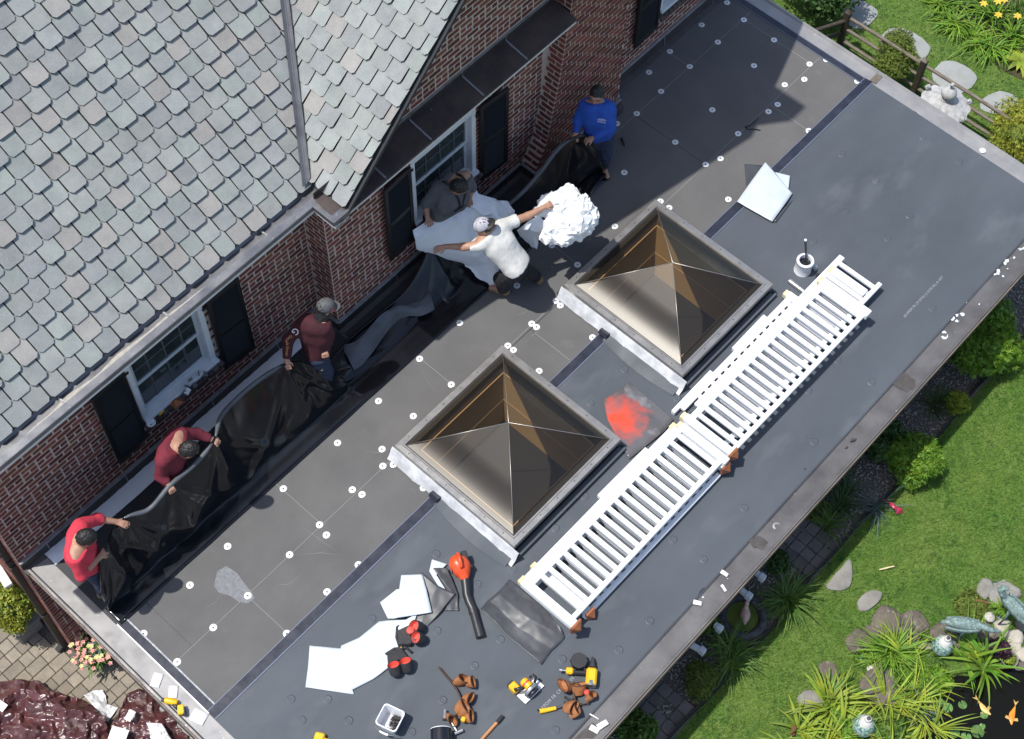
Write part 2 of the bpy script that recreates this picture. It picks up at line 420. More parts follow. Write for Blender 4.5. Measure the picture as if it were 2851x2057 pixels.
course_wall('x', YM, -.04, XB, 0.16, 2.40, 'm', [WIN1])
course_wall('x', YM, -.04, .3, ZG, .16, 'm')
course_wall('y', -.04, YM, 2.2, ZG, 2.3, 's')
course_wall('y', XB, YB, YM, .1, 2.40, 'r')
course_wall('x', YB, XB, 7.75, .16, 2.4, 'b', [WIN2])
course_wall('x', YB, 8.6, 11.5, .2, 2.4, 'b', [WIN3])
course_wall('x', YB, 4.6, 8.3, 2.68, 4.4, 'g', lim=lambda x, z: z < zr(x) - .1)
# chimney: tapered left flank
chx = [(-2.6, 7.42), (.1, 7.42), (.5, 7.62), (1.5, 7.80), (2.6, 7.93), (4.6, 8.0), (8.0, 8.0)]
def chl(z):
    for (z0, x0), (z1, x1) in zip(chx, chx[1:]):
        if z <= z1: return x0 + (x1 - x0) * (z - z0) / (z1 - z0)
    return 8.0
chr_ = lambda z: 9.0 if z < 2.7 else max(8.32, 9.0 - .5 * (z - 2.7))
mb = MB()
Z = [-2.6, .1, .5, 1.5, 2.6, 3.2, 4.6, 7.35]
rings = [[V((chl(z) + .004, YC + .004, z)), V((chr_(z) - .004, YC + .004, z)), V((chr_(z) - .004, .1, z)), V((chl(z) + .004, .1, z))] for z in Z]
for i in range(len(Z) - 1):
    mb.add(rings[i] + rings[i + 1], [(k, (k + 1) % 4, 4 + (k + 1) % 4, 4 + k) for k in range(4)])
mb.add(rings[-1], [(0, 1, 2, 3)])
chim = obj('chimney', mb, M_['mortar'], house, ang=None)
k = 0
for kk in range(int((.08 - ZG) / BH), int((4.2 - ZG) / BH)):
    zc = ZG + (kk + .5) * BH
    x0, x1 = chl(zc), chr_(zc); x = x0 - (BL / 2 if kk % 2 else 0)
    while x < x1 - .03:
        s, e = max(x, x0), min(x + BL, x1); x += BL
        if e - s > .04: bricks.append((V(((s + e) / 2, YC, zc)), e - s - BG, 'x', 'c'))
    y = YC
    off = 0 if kk % 2 else BL / 2
    y = YC - (BL / 2 - off if off == 0 else 0)
    while y < .02:
        s, e = max(y, YC), min(y + BL, YB if zc < 2.45 else .1); y += BL
        if e - s > .04: bricks.append((V((x0, (s + e) / 2, zc)), e - s - BG, 'y', 'c'))
# the bricks: 300 that show largest as parts, the rest joined
par = {'m': wall_main, 's': wall_side, 'r': wall_ret, 'b': wall_gab, 'g': wall_gab, 'c': chim}
def vis_key(b):
    c, l, ax, kk = b
    p = RC @ (np.array(c) - CAM); px = p[0] / p[2] * FPX + CX; py = p[1] / p[2] * FPX + CY
    inside = 5 < px < 2846 and 5 < py < 2052
    hid = (kk in 'mb' and ax == 'x' and c.z > 1.78) or (c.z < .05 and c.x > .05) or kk == 's'
    return (0 if inside and not hid else 1, p[2] / l)
bricks.sort(key=vis_key)
bm_cache = {}
for i, (c, l, ax, kk) in enumerate(bricks[:300]):
    key = round(l, 3); var = i % 2
    if (key, var) not in bm_cache:
        q = MB().box((0, .012, 0), (l, .034, BH - BG), None, .006 if var else .004)
        me = q.mesh('brick'); me.materials.append(M_['brick']); bm_cache[(key, var)] = me
    o = bpy.data.objects.new('brick', bm_cache[(key, var)]); COL.objects.link(o); o.parent = par[kk]; o.matrix_parent_inverse = root_inv(par[kk])
    o.location = c + (V((0, U(.001, .0038), 0)) if ax == 'x' else V((U(.001, .0038), 0, 0)))
    o.rotation_euler = (U(-.01, .01), U(-.012, .012), -math.pi / 2 if ax == 'y' else 0)
rest = {}
for (c, l, ax, kk) in bricks[300:]:
    mb = rest.setdefault(kk, MB())
    pr_ = U(.001, .0038)
    if ax == 'x': mb.box(c + V((0, .012 + pr_, 0)), (l, .034, BH - BG), None, .004 if c.z > 0 else 0)
    else: mb.box(c + V((.012 + pr_, 0, 0)), (.034, l, BH - BG), None, .004 if c.z > 0 else 0)
for kk, mb in rest.items():
    stuff(obj('brickwork', mb, M_['brick'], par[kk], ang=None))
# ---- roof
EZ = 2.55; P1 = .8
th1 = math.atan(P1); th2 = math.atan(RP)
roof = MB()
roof.add([(-.5, -.02, EZ - .02), (8.2, -.02, EZ - .02), (8.2, 4.3, EZ + P1 * 4.3), (-.5, 4.3, EZ + P1 * 4.3), (-.5, 9, EZ + .4), (8.2, 9, EZ + .4)], [(0, 1, 2, 3), (3, 2, 5, 4)])
r0 = obj('roof', roof, M_['underlay'], house, ang=None)
rb = MB(); YR = -.52
rb.add([(RK - .02, YR + .01, 2.58), (7.9, YR + .01, zr(7.9)), (7.9, 6, zr(7.9)), (RK - .02, 6, 2.58), (11.4, YR + .01, 2.58), (11.4, 6, 2.58)], [(3, 2, 1, 0), (1, 2, 5, 4)])
# rake board under the gable edge
rb.beam((RK, YR + .03, 2.53), (7.9, YR + .03, zr(7.9) - .06), .04, .12, up=(0, 1, 0)); rb.beam((7.9, YR + .03, zr(7.9) - .06), (11.4, YR + .03, 2.53), .04, .12, up=(0, 1, 0))
r1 = obj('roof', rb, M_['underlay'], house, ang=None)
SE, SW, SL = .195, .215, .232
def tab_mesh(w, n0, cl=.026, cr=.026):
    g_ = .015; a, b = -w / 2 + g_ / 2, w / 2 - g_ / 2
    poly = [(a + cl, 0), (b - cr, 0), (b, cr * 1.1), (b, SL), (a, SL), (a, cl * 1.1)]
    top = [(x, y, n0 + (.005 - n0) * y / SL) for x, y in poly]; bot = [(x, y, -.002) for x, y in poly]; n = len(poly)
    q = MB(); q.add(bot + top, [tuple(range(n, 2 * n))] + [(i, (i + 1) % n, n + (i + 1) % n, n + i) for i in range(n)])
    return q
tabs = []   # (matrix, w, thick, roofpart)
R1 = Matrix(((1, 0, 0), (0, math.cos(th1), -math.sin(th1)), (0, math.sin(th1), math.cos(th1))))
# bay plane: u = -Y direction, s = up slope (+X)
R2 = Matrix(((0, math.cos(th2), -math.sin(th2)), (-1, 0, 0), (0, math.sin(th2), math.cos(th2))))
for r in range(22):
    u = -.5 + (SW / 2 if r % 2 else 0) + U(-.03, .03); s = r * SE - .03
    while True:
        w = SW * random.choice((.93, 1, 1, 1.06)); cx = u + w / 2; u += w
        Yp = s * math.cos(th1)
        xv = RK + (max(Yp, 0) * P1 - .05) / RP
        if cx - w / 2 > xv + .05: break
        tabs.append((Matrix.Translation((cx, Yp, EZ + s * math.sin(th1))) @ R1.to_4x4(), round(w, 4), random.random() < .5, r0, 0))
for r in range(20):
    s = r * SE - .02; X = RK + s * math.cos(th2); z = 2.6 + s * math.sin(th2)
    yv = max(0, (z - EZ) / P1)
    e = -YR; u0 = -(yv + .15); u = e; first = True      # u = -Y ; start at the rake, run back
    off = SW * (.5 if r % 2 else 1.0) + U(-.02, .02)
    while u > u0:
        w = off if first else SW * random.choice((.94, 1, 1.05)); first = False
        cx = u - w / 2; u -= w
        tabs.append((Matrix.Translation((X, -cx, z)) @ R2.to_4x4(), round(w, 4), random.random() < .5, r1, 0))
def tkey(t):
    c = np.array(t[0].translation); p = RC @ (c - CAM); px = p[0] / p[2] * FPX + CX; py = p[1] / p[2] * FPX + CY
    xv = RK + ((c[1]) * P1 - .05) / RP
    bad = (t[3] is r0 and c[0] > xv) or (t[3] is r1 and c[1] > max(0, (c[2] - EZ) / P1))
    return (0 if (-30 < px < 2880 and -40 < py < 2057 and not bad) else 1, p[2])
tabs.sort(key=tkey)
tc = {}; trest = {}
for i, (Mx, w, tk, rp, _) in enumerate(tabs):
    n0 = .036 if tk else .021
    if i < 300:
        if (w, tk) not in tc:
            me = tab_mesh(w, n0).mesh('shingle'); me.materials.append(M_['shingle']); me.materials.append(M_['shingle_edge']); tc[(w, tk)] = me
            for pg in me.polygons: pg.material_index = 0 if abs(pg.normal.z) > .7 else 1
        o = bpy.data.objects.new('shingle', tc[(w, tk)]); COL.objects.link(o); o.parent = rp; o.matrix_parent_inverse = root_inv(rp)
        o.matrix_basis = Mx
    else:
        q = tab_mesh(w, n0); mb = trest.setdefault(rp.name, (rp, MB()))[1]; mb.add([Mx @ V(p) for p in q.v], q.f)
for rp, mb in trest.values():
    o = stuff(obj('shingles', mb, M_['shingle'], rp, ang=None)); o.data.materials.append(M_['shingle_edge']); nr_ = (R1 if rp is r0 else R2) @ V((0, 0, 1))
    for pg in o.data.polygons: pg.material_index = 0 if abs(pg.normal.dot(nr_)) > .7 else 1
# valley metal: centre crease with two wings
vt = (3.62 - EZ) / P1
def vpt(Y, side, lift):
    z = EZ + P1 * Y; X = RK + (z - 2.6) / RP
    return V((X, Y, z + lift)) + V(side)
mb = MB(); rows = []
for i in range(9):
    Y = -.02 + i * .45
    rows.append([vpt(Y, (-.06, 0, 0), .064), vpt(Y, (-.01, .0, 0), .060), vpt(Y, (.0, 0, 0), .072), vpt(Y, (.012, 0, 0.012), .060), vpt(Y, (.055, 0, .055), .064)])
mb.grid(rows); obj('valley_metal', mb, M_['lead_metal'], r0, ang=20)
# ---- built-in gutter, L shaped at the inner corner
gz = 2.56
def gut(profile_pts_fn, name, m):
    mb = MB(); mb.grid(profile_pts_fn); return obj(name, mb, m, house, ang=30)
gx0, gxi = -.6, 4.19
prof = [(.06, 2.585), (.0, 2.50), (-.03, 2.475), (-.15, 2.475), (-.16, 2.545), (-.165, 2.56), (-.243, 2.56), (-.25, 2.555), (-.252, 2.50)]
rows = []
for x in np.linspace(gx0, 4.0, 12).tolist() + [None]:
    R_ = []
    for (y, z) in prof:
        R_.append(V((x if x is not None else gxi - .25 - y + .002 * 0, y, z)) if x is not None else V((gxi + (-.25 - y) * -1.0 * .84 if False else gxi + (y + .25) * .84, y, z)))
    rows.append(R_)
# arm along -Y : mitre continues with X offsets
for y_end in (-.30, -.42, -.545):
    rows.append([V((gxi + (y + .25) * .84, min(y, y_end) if False else y_end, z)) for (y, z) in prof])
gutter = gut(rows, 'gutter', M_['lead_metal'])
mb = MB()   # end cap returning along the front
mb.box((4.30, -.535, 2.535), (.22, .028, .06)); mb.box((4.30, -.50, 2.562), (.20, .07, .004)); obj('gutter_end', mb, M_['lead_metal'], gutter, ang=None)
for x in (1.05, 2.35, 3.65):
    mb = MB(); mb.beam((x, .0, 2.503), (x + .02, -.15, 2.482), .02, .006); mb.beam((x, -.13, 2.54), (x, -.245, 2.563), .012, .004); obj('gutter_seam', mb, M_['solder'], gutter, ang=None)
# silt line in the trough
rows = []
for i in range(60):
    x = .2 + i * .05; f = max(0, math.sin((x - .2) / 2.9 * math.pi)) ** .6
    w = .10 * f * (.6 + .5 * mnoise.noise(V((x * 3.1, 0, 0)))) + .004
    rows.append([V((x, -.148, 2.4785 + .004)), V((x, -.148 + w * .6, 2.4785 + .003)), V((x, -.148 + w, 2.4775))])
mb = MB(); mb.grid(rows); obj('silt', mb, M_['gutter_silt'], gutter)
mb = MB(); mb.box((2.0, -.238, 2.475), (5.2, .012, .05)); mb.box((4.205, -.40, 2.475), (.012, .30, .05)); mb.box((2.0, -.06, 2.455), (5.2, .36, .014)); mb.box((4.30, -.37, 2.455), (.2, .34, .014))
obj('soffit', mb, M_['white_paint'], house, ang=None)
# ---- pent roof over the middle window
pent = MB(); px0, px1 = 4.24, 7.90
seg = [4.24, 4.95, 5.62, 6.42, 7.10, 7.90]
proot = MB(); proot.box(((px0 + px1) / 2 + .05, (YB - .52) / 2, 2.49), (px1 - px0 - .1, .30, .05)); proot.box(((px0 + px1) / 2 + .05, -.527, 2.50), (px1 - px0 - .1, .016, .055), None, .003)
po = obj('pent_roof', proot, M_['white_paint'], house, ang=None)
for i in range(5):
    a, b = seg[i] + .002, seg[i + 1] - .002; dz = .002 * (i % 2)
    mb = MB(); mb.add([(a, -.545, 2.545 + dz), (b, -.545, 2.545 + dz), (b, YB + .0, 2.605 + dz), (a, YB, 2.605 + dz), (b, YB - .003, 2.70 + dz), (a, YB - .003, 2.70 + dz), (a, -.548, 2.525), (b, -.548, 2.525)], [(0, 1, 2, 3), (3, 2, 4, 5), (6, 7, 1, 0)])
    obj('metal_panel', mb, M_['copper_dark'], po, ang=None)
    if i:
        mb = MB(); mb.beam((seg[i], -.53, 2.553), (seg[i] + .0, YB - .01, 2.611), .022, .006); mb.beam((seg[i], YB - .01, 2.61), (seg[i], YB - .01, 2.69), .012, .006)
        obj('solder_seam', mb, M_['solder'], po, ang=None)
mb = MB(); mb.beam((4.5, YB - .012, 2.705), (7.9, YB - .012, 2.705), .02, .014); obj('wall_lip', mb, M_['flash_lip'], po, ang=None)
# ---- base flashing along walls (copper apron + lighter lip)
def base_flash(p0, p1, nrm, ztop=.15, zb=.012, seams=()):
    p0, p1, nrm = V(p0), V(p1), V(nrm)
    mb = MB(); up = V((0, 0, 1))
    a = [p0 + up * ztop + nrm * .02, p1 + up * ztop + nrm * .02, p1 + up * .03 + nrm * .035, p0 + up * .03 + nrm * .035, p1 + up * zb + nrm * .10, p0 + up * zb + nrm * .10]
    mb.add(a, [(3, 2, 1, 0), (5, 4, 2, 3)]); o = obj('base_flashing', mb, M_['flashing'], house, ang=None)
    mb = MB(); mb.beam(p0 + up * (ztop + .012) + nrm * .018, p1 + up * (ztop + .012) + nrm * .018, .036, .03, b=.004)
    obj('counter_lip', mb, M_['flash_lip'], o, ang=None)
    for s in seams:
        q = p0.lerp(p1, s); mb = MB(); mb.beam(q + up * ztop + nrm * .026, q + up * .03 + nrm * .041, .012, .004, up=nrm); obj('solder_seam', mb, M_['solder'], o, ang=None)
base_flash((-.04, YM, 0), (XB - .02, YM, 0), (0, -1, 0), seams=(.08, .33, .62, .85))
base_flash((XB, YM, 0), (XB, YB - .02, 0), (-1, 0, 0))
base_flash((XB - .02, YB, 0), (7.42, YB, 0), (0, -1, 0), seams=(.3, .7))
base_flash((7.42, YB, 0), (7.42, YC - .02, 0), (-1, 0, 0))
base_flash((7.40, YC, 0), (9.02, YC, 0), (0, -1, 0), .10)
base_flash((9.02, YB, 0), (11.5, YB, 0), (0, -1, 0), .2, seams=(.45, .85))
# ---- windows
def window(w, Y, label=None):
    x0, x1, z0, z1 = w; zs = z0 + .12
    fr = MB(); t = .07
    for a, b in ((x0, x0 + t), (x1 - t, x1)): fr.box(((a + b) / 2, Y + .02, (zs + z1) / 2), (t, .09, z1 - zs), None, .006)
    fr.box(((x0 + x1) / 2, Y + .02, z1 - t / 2), (x1 - x0, .088, t), None, .006)
    fr.box(((x0 + x1) / 2, Y + .005, zs - .005), (x1 - x0, .16, .045), None, .006)
    fr.box(((x0 + x1) / 2, Y + .11, (zs + z1) / 2), (x1 - x0, .004, z1 - zs))
    wo = obj('window', fr, M_['white_paint'], house, ang=None)
    zm = (zs + z1) / 2 + .0
    for (za, zb, yy) in ((zs + .02, zm + .02, Y + .07), (zm - .02, z1 - t, Y + .045)):
        sa = MB(); a, b = x0 + t, x1 - t
        for (p, q) in ((a, a + .045), (b - .045, b)): sa.box(((p + q) / 2, yy, (za + zb) / 2), (.045, .03, zb - za), None, .004)
        for zz in (za + .02, zb - .02): sa.box(((a + b) / 2, yy - .001, zz), (b - a, .032, .042), None, .004)
        sash = obj('sash', sa, M_['white_vinyl'], wo, ang=None)
        mu = MB()
        for j in range(1, 4): mu.box((a + (b - a) * j / 4, yy - .004, (za + zb) / 2), (.012, .008, zb - za - .06))
        mu.box(((a + b) / 2, yy - .0045, (za + zb) / 2), (b - a - .06, .008, .012))
        obj('muntin', mu, M_['muntin_grey'], wo, ang=None)
        for j in range(4):
            for q in range(2):
                gl = MB(); xa = a + (b - a) * j / 4 + .012; xb = a + (b - a) * (j + 1) / 4 - .012
                zc0 = za + .04 + (zb - za - .08) * q / 2; zc1 = za + .04 + (zb - za - .08) * (q + 1) / 2
                gl.box(((xa + xb) / 2, yy + .004, (zc0 + zc1) / 2), (xb - xa, .004, zc1 - zc0))
                obj('pane', gl, M_['glass_dark'], wo, ang=None)
    # rowlock brick sill
    n = 14
    for j in range(n):
        a = x0 - .04 + (x1 - x0 + .08) * j / n; l = (x1 - x0 + .08) / n - .012
        mb = MB(); mb.box((a + l / 2 + .006, Y - .035 + U(-.004, .004), z0 + .035 + U(-.003, .003)), (l, .13, .075), Matrix.Rotation(.18, 3, 'X'), .006)
        obj('sill_brick', mb, M_['brick_sill'], wo, ang=None)
    mb = MB(); mb.box(((x0 + x1) / 2, Y + .0, z0 + .02), (x1 - x0 + .08, .14, .06), Matrix.Rotation(.18, 3, 'X')); obj('sill_mortar', mb, M_['mortar'], wo, ang=None)
    return wo
win1 = window(WIN1, YM); win2 = window(WIN2, YB); win3 = window(WIN3, YB)
def shutter(xh, xo, Y, z0, z1, aj):
    """hinge side xh, outer side xo, ajar angle"""
    w = abs(xo - xh); s = 1 if xo > xh else -1
    Mz = rotz(-aj * s); org = V((xh, Y - .045, 0))
    def bx(mb, u0, u1, za, zb, y, t, b=.004):
        mb.box(org + Mz @ V((s * (u0 + u1) / 2, y, (za + zb) / 2)), (u1 - u0, t, zb - za), Mz, b)
    fr = MB(); zm = (z0 + z1) / 2 - .02
    bx(fr, 0, .05, z0, z1, 0, .034); bx(fr, w - .05, w, z0, z1, 0, .034)
    for (a, b) in ((z0, z0 + .08), (zm - .035, zm + .035), (z1 - .07, z1)): bx(fr, .05, w - .05, a, b, 0.0008, .032)
    so_ = obj('shutter', fr, M_['black_paint'], house, ang=None)
    for (a, b) in ((z0 + .08, zm - .035), (zm + .035, z1 - .07)):
        lv = MB(); bx(lv, .05, w - .05, a, b, .012, .008, 0)
        n = int((b - a) / .024)
        for j in range(n):
            zc = a + (j + .5) * (b - a) / n
            lv.box(org + Mz @ V((s * w / 2, .0, zc)), (w - .102, .004, .022), Mz @ Matrix.Rotation(.6, 3, 'X'))
        obj('louvre_panel', lv, M_['shutter_panel'], so_, ang=None)
    hk = MB(); hx = xo - s * .12; hk.tube([(hx, Y - .02, z0 - .05), (hx + .01, Y - .055, z0 - .03), (hx + .025, Y - .06, z0 - .055), (hx + .03, Y - .055, z0 - .09), (hx + .01, Y - .055, z0 - .10)], .006, 6)
    obj('shutter_hook', hk, M_['black_paint'], so_)
    hg = MB()
    for zz in (z0 + .12, z1 - .12): hg.box((xh - s * .02, Y - .03, zz), (.07, .012, .035)); hg.tube([(xh, Y - .04, zz - .03), (xh, Y - .04, zz + .03)], .008, 8)
    obj('hinge', hg, M_['black_paint'], so_, ang=None)
    return so_
shutter(1.80, 1.37, YM, .52, 1.92, .06); shutter(2.90, 3.33, YM, .52, 1.92, .05)
shutter(5.55, 5.12, YB, .58, 1.92, .05); shutter(6.65, 7.08, YB, .58, 1.92, .08)
shutter(9.90, 9.42, YB, .58, 1.92, .05)
# square downspout on the side wall
mb = MB(); mb.box((-.075, .30, (ZG + 2.4) / 2 + .06), (.075, .075, 2.4 - ZG - .12), None, .008); mb.box((-.11, .30, ZG + .07), (.14, .074, .07), Matrix.Rotation(-.5, 3, 'Y'), .006)
for zz in (-1.5, -.1, .05, 1.4): mb.box((-.07, .30, zz), (.09, .095, .03))
mb.box((-.2, .30, .25), (.26, .05, .05)); mb.tube([(-.075, .3, .6), (-.22, .3, .75)], .03, 8)
mat('bronze_paint', (.022, .019, .018), .45)
obj('downspout', mb, M_['bronze_paint'], house, ang=None)
# ------------------------------------------------------------------ EXTENSION with the flat roof
ext = thing('flat_roof_extension', 'single storey extension with a half finished flat membrane roof and metal edging', 'extension', (5.7, -2.6, ZG))
def eo(name, mb, m, p=None, ang=None): return obj(name, mb, M_[m] if isinstance(m, str) else m, p or ext, ang)
HOLES = [(3.70, 5.21, -3.46, -1.95), (6.51, 7.94, -3.45, -1.93)]
def slab(x0, x1, y0, y1, z0, z1, q=None):
    """slab pieces round the skylight openings"""
    q = q or MB(); hs = [h for h in HOLES if h[0] < x1 and h[1] > x0 and h[2] < y1 and h[3] > y0]
    def bx(a, b, c, d):
        if b - a > .004 and d - c > .004: q.box(((a + b) / 2, (c + d) / 2, (z0 + z1) / 2), (b - a, d - c, z1 - z0))
    if not hs: bx(x0, x1, y0, y1); return q
    ya, yb = max(y0, min(h[2] for h in hs)), min(y1, max(h[3] for h in hs)); bx(x0, x1, y0, ya); bx(x0, x1, yb, y1); x = x0
    for h in hs: bx(x, h[0], ya, yb); x = h[1]
    bx(x, x1, ya, yb); return q
mb = MB(); mb.box((5.75, -2.62, (ZG - .8) / 2), (11.1, 5.0, -ZG - .8))
for (cx_, cy_, dx_, dy_) in ((5.75, -5.06, 11.1, .12), (5.75, -.18, 11.1, .12), (.26, -2.62, .12, 4.76), (11.24, -2.62, .12, 4.76)): mb.box((cx_, cy_, -.44), (dx_, dy_, .74))
eo('wall', mb, 'wall_grey')
deck = eo('deck', slab(.07, 11.37, -5.31, -.01, -.08, -.03), 'board_joint')
eo('underboard', slab(.09, 11.35, -5.29, -.03, -.028, -.008), 'board_joint', deck)
boards = []
def brow(y0, y1, xs):
    for a, b in zip(xs, xs[1:]):
        q = slab(a + .003, b - .003, y0 + .003, y1 - .003, -.007, .007); boards.append(eo('roof_board', q, 'board', deck))
brow(-.70, .10, [.24, 1.25, 3.45, 5.7, 7.9, 10.1, 11.46]); brow(-1.83, -.70, [.24, .6, 2.46, 4.66, 6.85, 9.02, 11.2, 11.46]); brow(-2.60, -1.83, [.24, 1.36, 3.55, 5.8, 8.08, 10.31, 11.46])
# laid membrane
mb = MB(); rows = []
for i in range(93):
    x = .235 + (11.47 - .235) * i / 92
    rows.append([V((x, -2.50 - (5.325 - 2.50) * j / 30, .0105 + .0022 * mnoise.noise(V((x * .9, j * .35, 1))) + .0012 * mnoise.noise(V((x * 4, j * 1.2, 5))))) for j in range(31)])
mb.grid([r[::-1] for r in rows])
def _in(f): c = sum((V(mb.v[i]) for i in f), V()) / 4; return any(h[0] - .03 < c.x < h[1] + .03 and h[2] - .03 < c.y < h[3] + .03 for h in HOLES)
mb.f = [f for f in mb.f if not _in(f)]
memb = eo('membrane', mb, 'epdm', deck, 180)
bumps2b = [(812,232),(628,415),(1608,35),(1413,245),(1135,515),(900,615),(203,842),(632,922),(1052,980),(880,1153),(670,1380),(465,1590),(50,1515),(1597,935),(1460,1110),(2037,857),(1833,1050),(2190,320),(1415,1580),(-90,1375)]
B = [(950 + x * .4218, 1367 + y * .4218) for x, y in bumps2b]
B += [(1900 + x * .4217, 680 + y * .4217) for x, y in [(830,965),(870,1303),(1248,910),(1650,422),(1025,765)]]
B += [(1900 + x * .4217, y * .4217) for x, y in [(1055,1018),(1280,1190),(1080,1393),(1497,1423),(1588,905),(1828,1065),(1355,1573),(865,1590)]]
B += [(950 + x * .4218, 680 + y * .4218) for x, y in [(1870,825),(1645,1047),(2217,1015)]] + [(2072,1414),(1959,1557),(810,1946),(840,2005)]
bme = None
for (x, y) in B:
    p = at(x, y, .012)
    if bme is None:
        q = MB(); q.lathe([(.052, -.003), (.044, .001), (.036, .0055), (.028, .0055), (.022, .003), (.010, .004), (.003, .0065)], n=20); bme = q.mesh('plate_bump'); shade(bme, 60); bme.materials.append(M_['epdm'])
    o = link('plate_bump', bme, None, memb, None); o.location = p
# seam tape
tp = eo('seam_tape', slab(.24, 11.48, -2.571, -2.453, .0095, .0155), 'tape', deck)
mb = slab(.24, 11.48, -2.460, -2.450, .009, .0175); eo('tape_edge', mb, 'tape_edge', tp)
mb = slab(.24, 11.48, -2.579, -2.565, .010, .0185); eo('tape_edge', mb, 'tape_edge', tp)
mb = MB(); mb.box((.285, -1.78, .012), (.092, 1.40, .006)); tp2 = eo('edge_tape', mb, 'tape', deck)
mb = MB(); mb.box((.236, -1.78, .014), (.012, 1.40, .008)); eo('tape_edge', mb, 'plate_metal', tp2)
mb = MB(); mb.box((.339, -1.78, .0125), (.018, 1.38, .005)); eo('tape_edge', mb, 'sealant', tp2)
mb = MB(); mb.box((11.42, -1.18, .012), (.09, 2.60, .006)); tp3 = eo('edge_tape', mb, 'tape', deck)
mb = MB(); mb.box((11.372, -1.18, .013), (.010, 2.60, .007)); mb.box((11.468, -1.18, .0135), (.010, 2.60, .008)); eo('tape_edge', mb, 'tape_edge', tp3)
# primer smear on the boards
P = [at(590 + dx, 1590 + dy, .0085) for dx, dy in [(15,0),(40,-15),(70,5),(88,30),(112,60),(118,75),(100,90),(75,85),(50,68),(20,60),(5,40)]]
mb = MB(); mb.add(P, [tuple(range(len(P)))[::-1]]); mat('primer', (.20, .205, .22), .7, (.14, .145, .155), 30); eo('primer_smear', mb, 'primer', deck)
# fastener plates
PL = [(2024,7),(1953.5,69),(2071,55),(2155,111),(1998.5,117),(1865,143),(1920,185),(1807,201),(1715.6,266.5),(1840.5,254),(1772.5,316),(2099,182.6),(2239.5,220.4),(2185,235.5),(1983,305.6),(2165,290.5),(2139.5,310.4),
(2254,178),(2300.6,166),(2387,226),(2055,372),(2252,363.5),(2006,441),(1964.5,457.5),(2028,554.5),(1880,395.6),(1738,480),(1717,344),(1712,630),(1839,560),(1863,578),(1536,683),(1608,737),(1439,795),(1548,837),(1560,850),
(1480.6,900.6),(1494,910),(1650,939),(1280,898.5),(1414,962),(1429.6,974),(1168.5,998.5),(1501,1032.6),(1256.6,1070),(1054,1116),(1151,1158),(1064,1250),(1066,1297),(1095.5,1292.5),(1179,1358),(981,1363),(1008,1376),(940,1232.6),(789,1360),
(890,1460.6),(909,1489),(634,1520.5),(806.5,1544),(529,1628.5),(690,1658),(911,1647.5),(594,1746.6),(798.5,1763.5),(400,1763.5),(493.5,1842.4),(998,1572)]
q = MB(); q.lathe([(.040, 0), (.040, .002), (.034, .005), (.027, .0028), (.020, .0055), (.013, .002), (.0, .002)], n=24, cap=False); pme = q.mesh('fastener_plate'); shade(pme, 60); pme.materials.append(M_['plate_metal'])
q = MB(); q.lathe([(.009, 0), (.009, .004), (.004, .006), (.001, .003)], n=8); sme = q.mesh('screw_head'); sme.materials.append(M_['screw'])
for (x, y) in PL:
    o = link('fastener_plate', pme, None, deck, None); o.location = at(x, y, .0075); o.rotation_euler = (U(-.02, .02), U(-.02, .02), U(0, 6))
    s = link('screw_head', sme, None, o, None); s.matrix_parent_inverse = Matrix.Identity(4); s.location = (0, 0, .002)
o = link('fastener_plate', pme, None, deck, None); o.location = at(2735.8, 418.7, .03)
# metal edging : left, right, front gutter
def edge_strip(name, prof, axis, a0, a1, m, n=30):
    """prof in the cross direction: (offset, z)"""
    rows = []
    for i in range(n + 1):
        t = a0 + (a1 - a0) * i / n
        rows.append([V((t, o_, z_)) if axis == 'x' else V((o_, t, z_)) for (o_, z_) in prof])
    if axis == 'y': rows = rows[::-1]
    q = MB(); q.grid(rows); return eo(name, q, m, None, 25)
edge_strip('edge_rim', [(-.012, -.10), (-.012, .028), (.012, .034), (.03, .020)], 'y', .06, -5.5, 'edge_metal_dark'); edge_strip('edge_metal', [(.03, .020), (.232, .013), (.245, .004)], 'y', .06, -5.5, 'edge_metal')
edge_strip('edge_metal', [(11.46, .012), (11.63, .022), (11.648, .045), (11.672, .045), (11.672, -.08)], 'y', .0, -5.5, 'edge_metal')
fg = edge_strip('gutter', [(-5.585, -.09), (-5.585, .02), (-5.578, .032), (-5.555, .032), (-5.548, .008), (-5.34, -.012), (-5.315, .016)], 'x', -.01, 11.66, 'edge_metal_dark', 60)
mb = MB(); mb.box((5.8, -5.30, -.002), (11.6, .03, .022)); eo('membrane_lip', mb, 'tape', fg)
mb = MB(); mb.box((5.83, -5.592, -.03), (11.62, .012, .085), None, .003); eo('edge_board', mb, 'edge_wood', fg)
mb = MB(); mb.box((-.02, -2.7, -.045), (.014, 5.5, .075), None, .003); eo('edge_board', mb, 'edge_wood')
mb = MB(); mb.box((11.678, -2.7, -.03), (.014, 5.5, .075), None, .003); eo('edge_board', mb, 'edge_wood')
mb = MB(); mb.box((5.8, -5.42, -.10), (11.5, .33, .03)); mb.box((.11, -2.7, -.10), (.22, 5.1, .03)); mb.box((11.55, -2.7, -.10), (.22, 5.1, .03)); eo('soffit', mb, 'wall_grey')
c = at(2163, 1464, .0); mb = MB(); mb.lathe([(.045, .001), (.040, .003), (.026, .0025), (.024, -.03), (.0, -.03)], c + V((0, 0, -.005)), 20, cap=False); eo('outlet', mb, 'edge_metal', fg, 60)
mb = MB(); mb.lathe([(.0235, -.012), (0.0, -.012)], c + V((0, 0, .004)), 20); eo('outlet_hole', mb, 'black_paint', fg)
